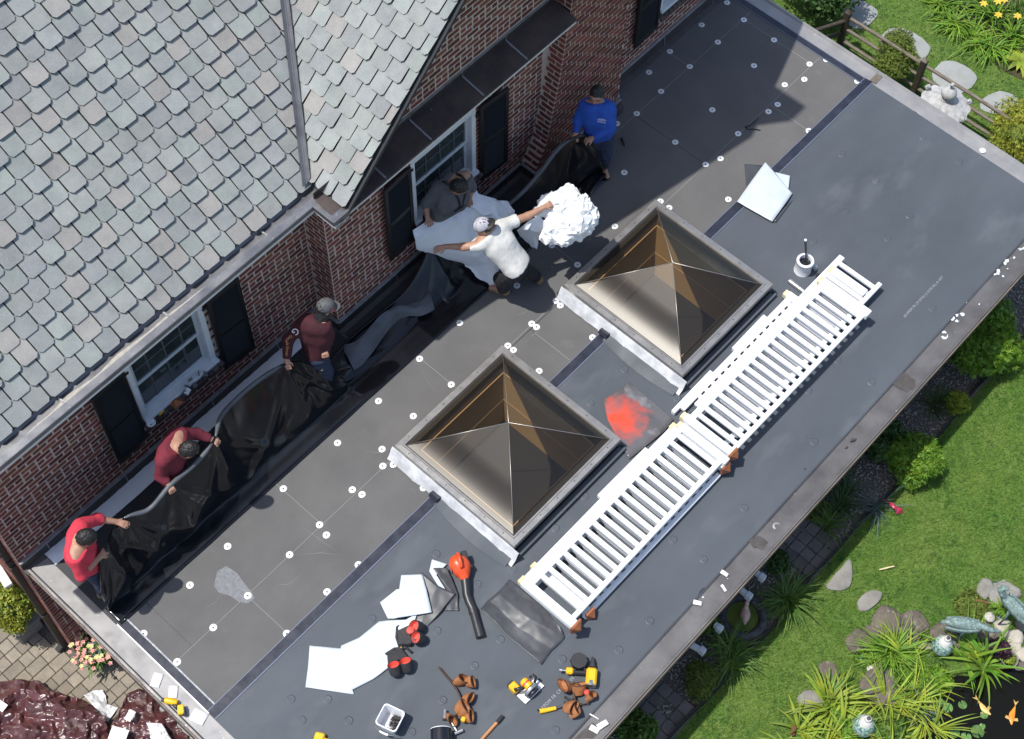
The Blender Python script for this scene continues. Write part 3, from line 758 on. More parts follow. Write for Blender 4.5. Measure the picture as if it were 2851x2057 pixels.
def blob(name, pts, z, m, parent, jit=.02):
    P_ = []
    n = len(pts)
    for i in range(n):
        a, b_ = at(*pts[i], z), at(*pts[(i + 1) % n], z)
        for t in (0, .33, .66): p = a.lerp(b_, t); P_.append(p + V((U(-jit, jit), U(-jit, jit), 0)) * (1 if t else .3))
    q = MB(); q.add(P_, [tuple(range(len(P_)))[::-1]]); return eo(name, q, m, parent)
blob('stain', [(2478,1060),(2520,1035),(2548,1058),(2545,1085),(2525,1092),(2500,1078)], .007, 'stain', fg, .012)
blob('stain', [(1600,2055),(1650,2010),(1672,2030),(1650,2057)], .006, 'stain', fg, .012)
blob('stain', [(2085,1505),(2110,1490),(2140,1510),(2125,1530),(2100,1525)], .006, 'stain', fg, .01)
mat('white_spots', (.75, .76, .77), .6, (.5, .6, .6), 40)
rf_ = random.Random(8)
for (x, y, n_) in [(2800, 722, 7), (2778, 762, 4), (2662, 882, 8), (2636, 928, 5), (2690, 846, 3), (2832, 694, 3)]:
    for _ in range(n_):
        cx_, cy_ = x + rf_.gauss(0, 13), y + rf_.gauss(0, 10); s_ = rf_.uniform(.3, 1.0)
        pts = [(cx_ + rf_.uniform(2, 9) * s_ * math.cos(a_), cy_ + rf_.uniform(2, 8) * s_ * math.sin(a_)) for a_ in [i * .9 for i in range(7)]][::-1]
        blob('paint_fleck', pts, .0075, 'white_spots', fg, .004)
# printed lettering on the membrane
def lettering(txt, x0, y0, x1, y1, size, m, z, parent, name='printed_text'):
    cu = bpy.data.curves.new(name, 'FONT'); cu.body = txt; cu.size = size; cu.extrude = .0004; cu.space_character = 1.15
    t = bpy.data.objects.new('tmp', cu); COL.objects.link(t); dg = bpy.context.evaluated_depsgraph_get(); dg.update()
    me = bpy.data.meshes.new_from_object(t.evaluated_get(dg)); bpy.data.objects.remove(t)
    a, b_ = at(x0, y0, z), at(x1, y1, z); ang = math.atan2(b_.y - a.y, b_.x - a.x); wd = max(v.co.x for v in me.vertices); L = (b_ - a).length
    M4 = Matrix.Translation(a) @ Matrix.Rotation(ang, 4, 'Z') @ Matrix.Diagonal((L / wd, 1, 1, 1)); me.transform(M4)
    o = stuff(link(name, me, m, parent)); return o
mat('print_white', (.30, .32, .36), .7)
lettering('60 EPDM FR CP 0770112 0770 MIL 8 10FT', 2520, 884, 2628, 772, .045, M_['print_white'], .016, memb)
lettering('EPDM FR CP 0770 00', 1513, 1975, 1600, 1888, .05, M_['print_white'], .016, memb)
mat('scratch', (.19, .19, .19), .8)
for (x0, y0, x1, y1) in [(1160, 1005, 1225, 1105), (1425, 880, 1490, 850), (1300, 990, 1340, 935), (1065, 1262, 1010, 1255), (830, 1460, 950, 1545), (1455, 960, 1520, 905), (1120, 1400, 1130, 1310), (2125, 298, 2165, 250), (2080, 360, 2120, 150), (760, 1630, 850, 1590), (950, 1545, 820, 1545),(1730, 640, 1790, 580), (560, 1700, 640, 1620)]:
    a, b_ = at(x0, y0, .0079), at(x1, y1, .0079); mid = (a + b_) / 2 + V((U(-.05, .05), U(-.05, .05), 0))
    mb = MB(); mb.add([a, mid - V((.002, .002, 0)), b_, mid + V((.002, .002, 0))], [(0, 1, 2, 3)]); eo('scuff', mb, 'scratch', deck)
# ------------------------------------------------------------------ SKYLIGHTS
mat('sky_frame', (.40, .385, .36), .35, (.33, .315, .295), 6, metal=.7, rvar=.06)
mat('sky_inner', (.035, .028, .026), .7, (.06, .048, .043), 5)
mat('sky_white', (.70, .71, .72), .35, (.40, .41, .43), 5, bump=.004, bsc=14)
def smoked(name):
    m = bpy.data.materials.new(name); m.use_nodes = True; N = m.node_tree.nodes; L = m.node_tree.links; N.remove(N['Principled BSDF'])
    gl = N.new('ShaderNodeBsdfGlossy'); gl.inputs[0].default_value = (.9, .87, .82, 1); gl.inputs['Roughness'].default_value = .36
    tr = N.new('ShaderNodeBsdfTransparent'); tr.inputs[0].default_value = (.74, .66, .55, 1)
    df = N.new('ShaderNodeBsdfDiffuse'); df.inputs[0].default_value = (.30, .27, .23, 1)
    fr = N.new('ShaderNodeFresnel'); fr.inputs[0].default_value = 1.5
    m0 = N.new('ShaderNodeMixShader'); m0.inputs[0].default_value = .02; L.new(tr.outputs[0], m0.inputs[1]); L.new(df.outputs[0], m0.inputs[2])
    m1 = N.new('ShaderNodeMixShader'); L.new(fr.outputs[0], m1.inputs[0]); L.new(m0.outputs[0], m1.inputs[1]); L.new(gl.outputs[0], m1.inputs[2])
    L.new(m1.outputs[0], N['Material Output'].inputs[0]); MATS[name] = m; return m
smoked('smoked_dome')
mat('shaft_tan', (.36, .27, .15), .8); mat('shaft_dark', (.02, .022, .03), .8); mat('shaft_line', (.50, .36, .19), .6)
def skylight(cx, cy, wx, wy, label):
    t = thing('skylight', label, 'skylight', (cx, cy, .01), 'pyramid skylights in the flat roof'); M2 = M_
    def so2(n, q, m, p=None, ang=None): return obj(n, q, M2[m], p or t, ang)
    hx, hy, zt = wx / 2, wy / 2, .25
    # curb walls
    q = MB(); k = .05
    for (a, b_, c_, d_) in ((-hx + .03, hx - .03, -hy + .03, -hy + .08), (-hx + .03, hx - .03, hy - .08, hy - .03), (-hx + .03, -hx + .08, -hy + .08, hy - .08), (hx - .08, hx - .03, -hy + .08, hy - .08)):
        q.box((cx + (a + b_) / 2, cy + (c_ + d_) / 2, .13), (b_ - a, d_ - c_, .2))
    so2('curb', q, 'sky_inner')
    # frame, four mitred members each with a raised inner lip
    def ring(o1, z1, o2, z2):
        A = [V((cx + sx * (hx - o1), cy + sy * (hy - o1), z1)) for sx, sy in ((-1, -1), (1, -1), (1, 1), (-1, 1))]
        Bq = [V((cx + sx * (hx - o2), cy + sy * (hy - o2), z2)) for sx, sy in ((-1, -1), (1, -1), (1, 1), (-1, 1))]
        return A, Bq
    prof = [(0, .17), (0, .244), (.005, .25), (.060, .252), (.066, .264), (.082, .264), (.094, .235)]
    for k in range(4):
        q = MB()
        for (o1, z1), (o2, z2) in zip(prof, prof[1:]):
            A, Bq = ring(o1, z1, o2, z2); q.add([A[k], A[(k + 1) % 4], Bq[(k + 1) % 4], Bq[k]], [(0, 1, 2, 3)])
        so2('frame_bar', q, 'sky_frame')
    q = MB(); A, Bq = ring(.088, .238, .15, .238)
    for k in range(4): q.add([A[k], A[(k + 1) % 4], Bq[(k + 1) % 4], Bq[k]], [(0, 1, 2, 3)])
    so2('glazing_bead', q, 'screw')
    # screws
    q = MB(); q.lathe([(.008, 0), (.007, .003), (.002, .004)], n=8); me = q.mesh('screw'); me.materials.append(M2['screw'])
    for k in range(6):
        f = (k + .5) / 6 * 2 - 1
        for (x, y) in ((f * (hx - .05), hy - .04), (f * (hx - .05), -hy + .04), (hx - .04, f * (hy - .05)), (-hx + .04, f * (hy - .05))):
            o = link('screw', me, None, t, None); o.location = V((cx + x, cy + y, .251))
    # dome panes
    ap = V((cx, cy, .70)); o1 = .098
    cs = [V((cx + sx * (hx - o1), cy + sy * (hy - o1), .245)) for sx, sy in ((-1, -1), (1, -1), (1, 1), (-1, 1))]
    for k in range(4):
        a, b_ = cs[k], cs[(k + 1) % 4]; q = MB(); rows = []
        for i in range(17):
            f = i / 16; bl = 4 * f * (1 - f)
            nn = (b_ - a).cross(ap - a).normalized(); lift = .012 * (1 - (1 - f) ** 8) * (1 - f) * 2
            flare = .03 * math.exp(-f * 9)
            cv = .020 * math.sin(math.pi * min(1, f / .42)); rows.append([(a.lerp(b_, j / 12)).lerp(ap, f) - nn * cv for j in range(13)])
        q.grid(rows); o = so2('dome_pane', q, 'smoked_dome', None, 180)
    q = MB()
    for c_ in cs: q.tube([c_ + V((0, 0, .004)), ap + V((0, 0, .002))], .004, 6)
    so2('dome_ridge', q, 'sky_frame', None, 180)
    # shaft below
    q = MB(); ix, iy, zf = hx - .26, hy - .26, .10
    def rr(o1, z1, o2, z2, m, n):
        A, Bq = ring(o1, z1, o2, z2); q = MB()
        for k in range(4): q.add([A[k], A[(k + 1) % 4], Bq[(k + 1) % 4], Bq[k]], [(0, 1, 2, 3)])
        return so2(n, q, m)
    rr(.09, .23, .20, .12, 'sky_inner', 'inner_curb'); rr(.20, .12, .212, .12, 'shaft_line', 'inner_trim'); rr(.212, .12, .30, -.25, 'shaft_tan', 'shaft_wall'); rr(.30, -.25, .305, -.255, 'shaft_line', 'shaft_trim'); rr(.305, -.255, .36, -.6, 'shaft_tan', 'shaft_wall')
    q = MB(); q.add([(cx - hx + .3, cy - hy + .3, -.60), (cx + hx - .3, cy - hy + .3, -.60), (cx + hx - .3, cy + hy - .3, -.60), (cx - hx + .3, cy + hy - .3, -.60)], [(0, 1, 2, 3)]); so2('shaft_floor', q, 'shaft_dark')
    # flashing skirt on the near left side (white film / metal)
    q = MB(); rows = []
    for i in range(25):
        f = i / 24; y = cy + hy + .03 - (wy + .10) * f; j = .012 * mnoise.noise(V((f * 14, cx, 0)))
        rows.append([V((cx - hx + .0, y, .19)), V((cx - hx - .02 + j, y, .16)), V((cx - hx - .055 + j, y, .07)), V((cx - hx - .085 + j * 1.6 - (.03 if f > .9 else 0), y, .022))])
    q.grid(rows); sk = so2('flashing_skirt', q, 'sky_white', None, 60)
    q = MB(); rows = []
    for i in range(25):
        f = i / 24; y = cy + .15 - (wy / 2 + .17) * f; w_ = .03 + .05 * math.sin(f * 3.0)
        rows.append([V((cx - hx - .06, y, .065)), V((cx - hx - .10 - w_ * .4, y, .045)), V((cx - hx - .12 - w_, y, .018))])
    q.grid(rows); so2('membrane_skirt', q, 'epdm', None, 60)
    q = MB()
    for (sx0, sy0, sx1, sy1) in ((-hx - .03, -hy - .03, hx + .03, -hy - .03), (hx + .03, -hy - .03, hx + .03, hy + .03), (hx + .03, hy + .03, -hx - .03, hy + .03)):
        q.beam((cx + sx0, cy + sy0, .04), (cx + sx1, cy + sy1, .04), .07, .06)
    so2('base_upstand', q, 'epdm')
    q = MB(); q.box((cx - hx - .06, -2.51, .055), (.12, .12, .06), Matrix.Rotation(.5, 3, 'Y')); so2('tape_patch', q, 'tape')
    return t
skylight(4.455, -2.705, 1.74, 1.76, 'smoked pyramid skylight nearer the workers tools, left of the pair')
skylight(7.225, -2.69, 1.66, 1.77, 'smoked pyramid skylight with sun glare, right of the pair beside white railings')

def jl(x0, y0, x1, y1):
    q = MB(); q.beam((x0, y0, .0072), (x1, y1, .0072), .0045, .002); eo('joint_line', q, 'board_joint', deck)
for a in ((.3, -.70, 11.4, -.70), (.34, -1.83, 3.5, -1.83), (5.35, -1.80, 6.3, -1.80), (8.1, -1.83, 11.4, -1.83), (1.36, -1.83, 1.36, -2.44), (2.46, -1.1, 2.46, -1.83), (4.66, -1.1, 4.66, -1.80), (6.85, -.75, 6.85, -1.78), (10.1, -.3, 10.1, -.7), (11.2, -.7, 11.2, -1.83), (10.31, -1.83, 10.31, -2.44), (5.8, -1.9, 5.8, -2.44)): jl(*a)

for (x, y, r, lab) in ((2375, 1225, .035, 0), (2356, 1245, .02, 0), (2240, 1305, .012, 0)):
    c = at(x, y, .02); q = MB(); q.add([c + V((-r * 1.2, r * .5, .0)), c + V((-r * .3, -r * .4, .012)), c + V((r * 1.3, -r * .6, .0)), c + V((r * .4, r * .5, .01))], [(0, 1, 2, 3)]); eo('debris', q, 'stain', fg)

q = MB(); q.box(at(2440, 218, .026), (.16, .09, .003), rotz(.0)); mat('brown_patch', (.16, .13, .10), .8, (.10, .085, .07), 30); eo('brown_patch', q, 'brown_patch')
# ------------------------------------------------------------------ PEOPLE
mat('skin', (.42, .235, .155), .55, (.36, .19, .125), 20, rnd=0)
mat('hair_black', (.010, .009, .009), .5, (.02, .018, .017), 60, bump=.004, bsc=120)
mat('cloth_red', (.62, .045, .075), .85, (.52, .035, .06), 9, bump=.0012, bsc=300)
mat('cloth_maroon', (.17, .016, .032), .85, (.12, .012, .024), 9, bump=.0012, bsc=300)
mat('cloth_darkmaroon', (.062, .008, .016), .85, (.04, .006, .011), 9, bump=.0012, bsc=300)
mat('cloth_grey', (.125, .125, .128), .85, (.09, .09, .092), 9, bump=.0012, bsc=300)
mat('cloth_blue', (.018, .085, .42), .85, (.014, .065, .33), 9, bump=.0012, bsc=300)
mat('cloth_white', (.62, .61, .58), .85, (.54, .53, .50), 9, bump=.0012, bsc=300)
mat('denim', (.028, .042, .085), .9, (.018, .026, .055), 14, bump=.001, bsc=300)
mat('denim_black', (.010, .010, .012), .9, (.02, .02, .022), 12)
mat('boot_tan', (.28, .19, .09), .8, (.16, .11, .06), 20)
mat('cap_grey', (.11, .11, .115), .8, (.085, .085, .09), 30); mat('cap_white', (.50, .49, .53), .8, (.42, .41, .46), 30); mat('cap_red', (.65, .05, .04), .7)
mat('eye_white', (.7, .7, .7), .3); mat('lip', (.30, .11, .09), .5); mat('logo_white', (.75, .72, .72), .7); mat('logo_orange', (.62, .30, .10), .7); mat('harness', (.012, .012, .013), .6); mat('tool_yellow', (.72, .42, .01), .4)
def hand_sdf(S, wr, hd, pn, side, curl=.5, spread=1.):
    """wr wrist, hd finger direction, pn palm normal (side the fingers curl to), side: thumb direction sign"""
    hd = V(hd).normalized(); pn = V(pn); pn = (pn - hd * pn.dot(hd)).normalized(); lt = hd.cross(pn) * side
    kn = wr + hd * .075
    for o_ in (-.02, 0, .02): S.cap(wr + hd * .01 + lt * o_ * .7, kn + lt * o_ * 1.1, .016, .015, .012)
    for i, (o_, l) in enumerate(((.030, .066), (.011, .076), (-.009, .07), (-.028, .055))):
        a = kn + lt * o_ * 1.05; d1 = (hd * math.cos(curl * .7) + pn * math.sin(curl * .7) + lt * o_ * 2.5 * spread).normalized(); d2 = (hd * math.cos(curl * 2.0) + pn * math.sin(curl * 2.0) + lt * o_ * 2 * spread).normalized()
        b = a + d1 * l * .52; S.cap(a, b, .0105, .0095, .004); S.cap(b, b + d2 * l * .5, .0095, .008, .004)
    t0 = wr + hd * .028 + lt * .024; t1 = t0 + (hd * .6 + lt * .7 + pn * .35).normalized() * .035; t2 = t1 + (hd * .85 + lt * .25 + pn * .5).normalized() * .03
    S.cap(t0, t1, .0135, .011, .008); S.cap(t1, t2, .011, .009, .004)
def person(label, J, fwd, hf, shirt, pants, sleeve=1.0, hair='hair_black', cap=None, boots='boot_tan', curl=(.6, .6), pn=None, seed=1., hu=(0, 0, 1), collar=.0, hoff=.0):
    """J joints; fwd body facing (xy); hf head forward vector"""
    fwd = V(fwd).normalized(); lat = V((fwd.y, -fwd.x, 0))       # lat = right hand side
    pel, che, nek, hd = J['pelvis'], J['chest'], J['neck'], J['head']
    hf = V(hf).normalized(); hu = V(hu); hu = (hu - hf * hu.dot(hf)).normalized(); hl = hf.cross(hu)
    pts = [v for v in J.values()]
    lo = [min(p[i] for p in pts) - .30 for i in range(3)]; hi = [max(p[i] for p in pts) + .30 for i in range(3)]
    lo[2] = max(lo[2], -.01)
    base = V((pel.x, pel.y, .01))
    T = thing('person', label, 'person', base)
    spine = (che - pel).normalized(); tl = (J['shR'] - J['shL']).normalized(); pl = lat
    B = SDF(lo, hi, .009)
    def torso(S, g, k=.05, low=True):
        g = g + .010
        S.cap(pel + pl * .055, che + tl * .055 - spine * .02, .098 + g, .108 + g, k); S.cap(pel - pl * .055, che - tl * .055 - spine * .02, .098 + g, .108 + g, k)
        S.cap(che + tl * .06, (J['shR'] + che) / 2 + spine * .06, .10 + g, .085 + g, k); S.cap(che - tl * .06, (J['shL'] + che) / 2 + spine * .06, .10 + g, .085 + g, k)
        S.cap(J['shL'] * .88 + J['shR'] * .12, J['shR'] * .88 + J['shL'] * .12, .056 + g * .8, None, k); S.cap((J['shL'] + J['shR']) / 2, nek, .075 + g, .058 + g * .6, k)
    torso(B, 0)
    for s in 'LR':
        sh, el, wr = J['sh' + s], J['el' + s], J['wr' + s]
        B.cap(sh, el, .053, .044, .03); B.cap(el, wr, .044, .029, .02)
        hdv = J['hd' + s] - wr
        p_n = (pn or {}).get(s, V((0, 0, -1)))
        hand_sdf(B, wr, hdv, p_n, 1 if s == 'L' else -1, curl[0 if s == 'L' else 1])
        hp, kn, an = J['hp' + s], J['kn' + s], J['an' + s]
        B.cap(hp, kn, .082, .056, .04); B.cap(kn, an, .056, .037, .03); B.cap(an, an + J['toe' + s] * .15 - V((0, 0, .02)), .035, .03, .02)
    B.cap(nek - hu * .02, hd - hu * .05, .054, .050, .02)
    Mh = Matrix((hl, hf, hu)).transposed()
    B.ell(hd, (.073, .092, .108), .02, Mh); B.ell(hd - hu * .055 + hf * .025, (.055, .062, .06), .025, Mh)
    B.cap(hd + hf * .085 + hu * .012, hd + hf * .108 - hu * .024, .010, .014, .012); B.ell(hd + hf * .088 - hu * .052, (.026, .014, .010), .012, Mh)
    B.cap(hd + hf * .082 + hl * .035 + hu * .028, hd + hf * .082 - hl * .035 + hu * .028, .012, None, .015)
    for s in (-1, 1):
        B.ell(hd + hl * .073 * s - hf * .005 - hu * .008, (.012, .022, .033), .008, Mh)
    me = B.mesh('body', 1); shade(me, 180); link('body', me, M_['skin'], T)
    q = MB()
    for s in (-1, 1):
        e = MB(); e.lathe([(.0, -.0075), (.006, -.005), (.0085, 0), (.006, .005), (.0, .0075)], hd + hf * .084 + hl * .030 * s + hu * .008, 10, Mh, cap=False); obj('eye', e, M_['hair_black'], T, 180)
        e = MB(); e.tube([hd + hf * .092 + hl * .016 * s + hu * .030, hd + hf * .089 + hl * .034 * s + hu * .035, hd + hf * .080 + hl * .050 * s + hu * .030], [.004, .005, .003], 6); obj('eyebrow', e, M_['hair_black'], T, 180)
    e = MB(); e.tube([hd + hf * .094 + hl * .022 - hu * .052, hd + hf * .102 - hu * .051, hd + hf * .094 - hl * .022 - hu * .052], [.004, .007, .004], 6); obj('mouth', e, M_['lip'], T, 180)
    # hair
    if hair:
        H = SDF(list(hd - V((.2, .2, .2))), list(hd + V((.2, .2, .2))), .007)
        H.ell(hd + hu * .012 - hf * .006, (.083, .102, .112), .0, Mh)
        H.half(hd + hf * .045 + hu * .03, (hf * .75 - hu * .66)); H.half(hd - hu * .065, -hu)
        me = H.mesh('hair', 1); ruffle(me, .007, 45, seed); shade(me, 180); link('hair', me, M_[hair], T)
    if cap:
        H = SDF(list(hd - V((.25, .25, .25))), list(hd + V((.25, .25, .25))), .006)
        H.ell(hd + hu * .022 - hf * .002, (.086, .104, .105), 0, Mh); H.half(hd + hu * .018, (-hu))
        me = H.mesh('cap', 1); shade(me, 60); co = link('cap', me, M_[cap[0]], T)
        br = MB(); rows = []
        bd = hf if cap[1] > 0 else -hf
        for i in range(9):
            a = -1.15 + 2.3 * i / 8
            rows.append([hd + hu * .028 + bd * (.090 * math.cos(a)) + hl * (.084 * math.sin(a)), hd + hu * (.022 - .010 * abs(math.sin(a))) + bd * (.09 * math.cos(a) + .072 * math.cos(a * .8)) + hl * (.088 * math.sin(a))])
        br.grid(rows); br.grid([[p - hu * .006 for p in r] for r in rows][::-1]); br.grid([[r[1], r[1] - hu * .006] for r in rows]); obj('brim', br, M_[cap[2]], co, 60)
        bt = MB(); bt.lathe([(.009, 0), (.006, .006), (0.001, .008)], hd + hu * .126, 8, Mh); obj('cap_button', bt, M_[cap[0]], co)
        for i in range(3):
            a = i * math.pi / 3; ring = [hd + hu * (.022 + .1062 * math.cos(t)) + (hf * math.cos(a) * .105 + hl * math.sin(a) * .087) * math.sin(t) for t in np.linspace(-1.5, 1.5, 15)]
            sm = MB(); sm.tube(ring, .0016, 4); obj('cap_seam', sm, M_['cap_grey'], co)
    # shirt
    S = SDF(lo, hi, .011); g = .019
    torso(S, g)
    if 'hem' in J: S.cap(pel + pl * .05, J['hem'] + pl * .05, .125, .130, .05); S.cap(pel - pl * .05, J['hem'] - pl * .05, .125, .130, .05)
    hem = J.get('hemp', pel - spine * .03); S.half(hem, -spine)
    for s in 'LR':
        sh, el, wr = J['sh' + s], J['el' + s], J['wr' + s]
        if sleeve <= .5: S.cap(sh, sh.lerp(el, sleeve * 2), .072, .076, .04, cut=(None, 1.))
        else:
            S.cap(sh, el, .070, .060, .04); f = (sleeve - .5) * 2; S.cap(el, el.lerp(wr, f * .97), .059, .059 - .013 * f, .03, cut=(None, 1.))
    S.half(nek + (nek - che).normalized() * (.028 + collar), (nek - che).normalized())
    me = S.mesh('shirt', 1); ruffle(me, .0055, 8, seed, (1.5, 1.5, .7)); ruffle(me, .0014, 24, seed + 1, (1.8, 1.8, .6)); shade(me, 180); sh_o = link('shirt', me, M_[shirt], T)
    # trousers
    S = SDF(lo, hi, .011); S.cap(pel + pl * .05, pel + spine * .06 + pl * .05, .110, .112, .04, cut=(None, 1.)); S.cap(pel - pl * .05, pel + spine * .06 - pl * .05, .110, .112, .04, cut=(None, 1.))
    for s in 'LR':
        hp, kn, an = J['hp' + s], J['kn' + s], J['an' + s]
        S.cap(hp, kn, .108, .084, .05); S.cap(kn, an + (kn - an).normalized() * .03, .083, .070, .04, cut=(None, 1.))
    me = S.mesh('trousers', 1); ruffle(me, .008, 12, seed + 3, (1, 1, 1.8)); shade(me, 180); link('trousers', me, M_[pants], T)
    for s in 'LR':
        an = J['an' + s]; q = SDF(list(an - V((.3, .3, .2))), list(an + V((.3, .3, .2))), .008); tz = J['toe' + s]
        f0 = V((an.x, an.y, .055)); q.cap(V((an.x, an.y, .12)), f0 - tz * .02, .05, .046, .02); q.cap(f0 - tz * .03, f0 + tz * .14 - V((0, 0, .012)), .045, .040, .02); q.half(V((0, 0, .010)), (0, 0, -1))
        me = q.mesh('boot', 1); shade(me, 180); link('boot', me, M_[boots], T)
    return T, sh_o, Mh
def legs(J, pel, lat, aL, aR, toe, kf=.04):
    J['hpL'] = pel - lat * .085 - V((0, 0, .03)); J['hpR'] = pel + lat * .085 - V((0, 0, .03))
    for s, a in (('L', aL), ('R', aR)):
        J['an' + s] = V((a[0], a[1], .085)); J['toe' + s] = V(toe if not isinstance(toe, dict) else toe[s]).normalized()
        J['kn' + s] = (J['hp' + s] + J['an' + s]) / 2 + J['toe' + s] * kf + V((0, 0, .0))
P = at
# red shirt, far left
f = V((.86, -.5, 0)).normalized(); lt = V((f.y, -f.x, 0)); pel = V((.40, -.70, .80))
J = dict(pelvis=pel, chest=P(222, 1530, 1.14), neck=P(226, 1516, 1.33), head=P(240, 1497, 1.46), shL=P(224, 1462, 1.30), shR=P(208, 1556, 1.30), elL=P(270, 1445, 1.14), wrL=P(322, 1452, 1.03), hdL=P(350, 1460, 1.0),
         elR=P(226, 1602, 1.08), wrR=P(276, 1552, 1.04), hdR=P(297, 1530, 1.03))
legs(J, pel, lt, (.50, -.52), (.36, -.74), (.75, -.66, 0))
person('worker in a bright pinkish red shirt holding the black sheet at its left end', J, f, (.62, -.42, -.66), 'cloth_red', 'denim', .66, curl=(.3, .8), pn=dict(L=V((.2, -.3, -1)), R=V((0, .4, -1))), seed=1.3, hu=(.4, -.3, .8))
# maroon shirt
f = V((.80, -.6, 0)).normalized(); lt = V((f.y, -f.x, 0)); pel = V((1.60, -.60, .80))
J = dict(pelvis=pel, chest=P(482, 1262, 1.14), neck=P(498, 1243, 1.32), head=P(525, 1252, 1.44), shL=P(500, 1205, 1.30), shR=P(452, 1285, 1.30), elL=P(548, 1208, 1.13), wrL=P(585, 1221, 1.06), hdL=P(603, 1230, 1.04),
         elR=P(446, 1325, 1.10), wrR=P(468, 1345, 1.06), hdR=P(478, 1362, 1.03))
legs(J, pel, lt, (1.66, -.44), (1.56, -.66), (.8, -.6, 0))
person('bareheaded worker in maroon long sleeves lifting the sheet beneath the left window', J, f, (.62, -.38, -.68), 'cloth_maroon', 'denim_black', 1.0, curl=(.9, .9), seed=2.7, hu=(.4, -.3, .8))
# maroon shirt with cap
f = V((.93, -.36, 0)).normalized(); lt = V((f.y, -f.x, 0)); pel = V((3.66, -.60, .80))
J = dict(pelvis=pel, chest=P(880, 925, 1.13), neck=P(893, 888, 1.34), head=P(906, 856, 1.47), shL=P(848, 897, 1.29), shR=P(905, 912, 1.29), elL=P(802, 945, 1.12), wrL=P(798, 1000, .99), hdL=P(801, 1025, .95),
         elR=P(909, 950, 1.07), wrR=P(903, 966, .99), hdR=P(905, 982, .96))
legs(J, pel, lt, (3.70, -.50), (3.62, -.70), (.95, -.3, 0))
T_, sh_o, Mh = person('worker in dark maroon sweatshirt and grey cap with a red stripe by the bay corner', J, f, (.86, -.42, -.28), 'cloth_darkmaroon', 'denim', 1.0, hair='hair_black', cap=('cap_grey', 1, 'cap_grey'), curl=(.9, .7), seed=4.1, hu=(.2, -.1, 1))
hd = J['head']; hf = V((.86, -.42, -.28)).normalized(); hu = V((.2, -.1, 1)); hu = (hu - hf * hu.dot(hf)).normalized(); hl = hf.cross(hu)
q = MB(); q.tube([hd + hu * .036 + hf * (.095 * math.cos(a)) + hl * (.09 * math.sin(a)) for a in np.linspace(-1.1, 1.1, 9)], .006, 6); obj('cap_stripe', q, M_['cap_red'], T_)
q = SDF(list(hd - V((.25, .25, .3))), list(hd + V((.2, .2, .1))), .008); q.cap(J['neck'], hd - hu * .04 - hf * .01, .082, .085, .02); q.half(hd - hu * .01, hu); me = q.mesh('neck_gaiter', 1); ruffle(me, .006, 30, 2); shade(me, 180); link('neck_gaiter', me, M_['harness'], T_)
# sleeve print: G emblem and lettering down the arm
def print_on(T_, a, b, off, txt, m, size, name, turn=0):
    cu = bpy.data.curves.new(name, 'FONT'); cu.body = txt; cu.size = size; cu.extrude = .0005
    t = bpy.data.objects.new('tmp', cu); COL.objects.link(t); dg = bpy.context.evaluated_depsgraph_get(); dg.update()
    me = bpy.data.meshes.new_from_object(t.evaluated_get(dg)); bpy.data.objects.remove(t)
    x = (b - a).normalized(); n = (V(CAM) - a).normalized(); n = (n - x * n.dot(x)).normalized(); y = n.cross(x)
    R3 = Matrix((x, y, n)).transposed(); me.transform(Matrix.Translation(a + n * off - y * size * .35) @ R3.to_4x4()); return stuff(link(name, me, m, T_))
shL, elL, wrL = J['shL'], J['elL'], J['wrL']
print_on(T_, shL.lerp(elL, .30), elL, .070, 'G', M_['logo_white'], .10, 'sleeve_emblem')
print_on(T_, shL.lerp(elL, .66), elL + (elL - shL) * .2, .072, 'Geor', M_['logo_orange'], .045, 'sleeve_print'); print_on(T_, elL.lerp(wrL, .05), wrL, .062, 'gia Driver', M_['logo_orange'], .040, 'sleeve_print')
q = MB(); c = P(888, 985, .78); q.tube([P(892, 972, .86), P(897, 992, .80), P(900, 1010, .72), P(896, 1030, .64)], [.022, .02, .019, .018], 8); mat('glove', (.34, .33, .24), .8, (.12, .12, .10), 50); tag(obj('strap', q, M_['glove']), 'pale speckled strap hanging at the waist of the worker in the grey cap', 'strap')
# grey hoodie at the window
f = V((.12, -1, 0)).normalized(); lt = V((f.y, -f.x, 0)); pel = V((5.84, -.34, .84))
J = dict(pelvis=pel, chest=P(1258, 560, 1.10), neck=P(1262, 515, 1.30), head=P(1276, 520, 1.40), shR=P(1218, 522, 1.27), shL=P(1297, 487, 1.27), elR=P(1186, 565, 1.10), wrR=P(1190, 603, 1.02), hdR=P(1202, 628, .98),
         elL=P(1312, 520, 1.10), wrL=P(1308, 548, 1.02), hdL=P(1300, 568, .99))
legs(J, pel, lt, (5.95, -.36), (5.74, -.36), (.1, -1, 0), .05)
T_, sh_o, Mh = person('worker in a dark grey hoodie and black harness in front of the middle window', J, f, (.35, -.62, -.70), 'cloth_grey', 'denim_black', .72, curl=(.9, .9), seed=5.2, hu=(.2, -.5, .8), collar=.012)
nk, ch_, pv = J['neck'], J['chest'], pel
for s, a in (('L', 1), ('R', -1)):
    sh = J['sh' + s].lerp(nk, .45); n = V((.05, -1, .35)).normalized()
    q = MB(); q.tube([sh + V((0, .06, .05)), sh + V((0, -.02, .092)), sh + n * .10 + V((0, 0, .01)), ch_.lerp(sh, .4) + n * .15, ch_ + n * .148 + lt * (-.02 * a), pv.lerp(ch_, .55) + n * .15 - lt * .05 * a], .014, 6); obj('harness_strap', q, M_['harness'], T_)
q = MB(); q.tube([ch_ + V((-.1, -.13, .02)), ch_ + V((0, -.155, .03)), ch_ + V((.1, -.13, .02))], .013, 6); obj('harness_strap', q, M_['harness'], T_)
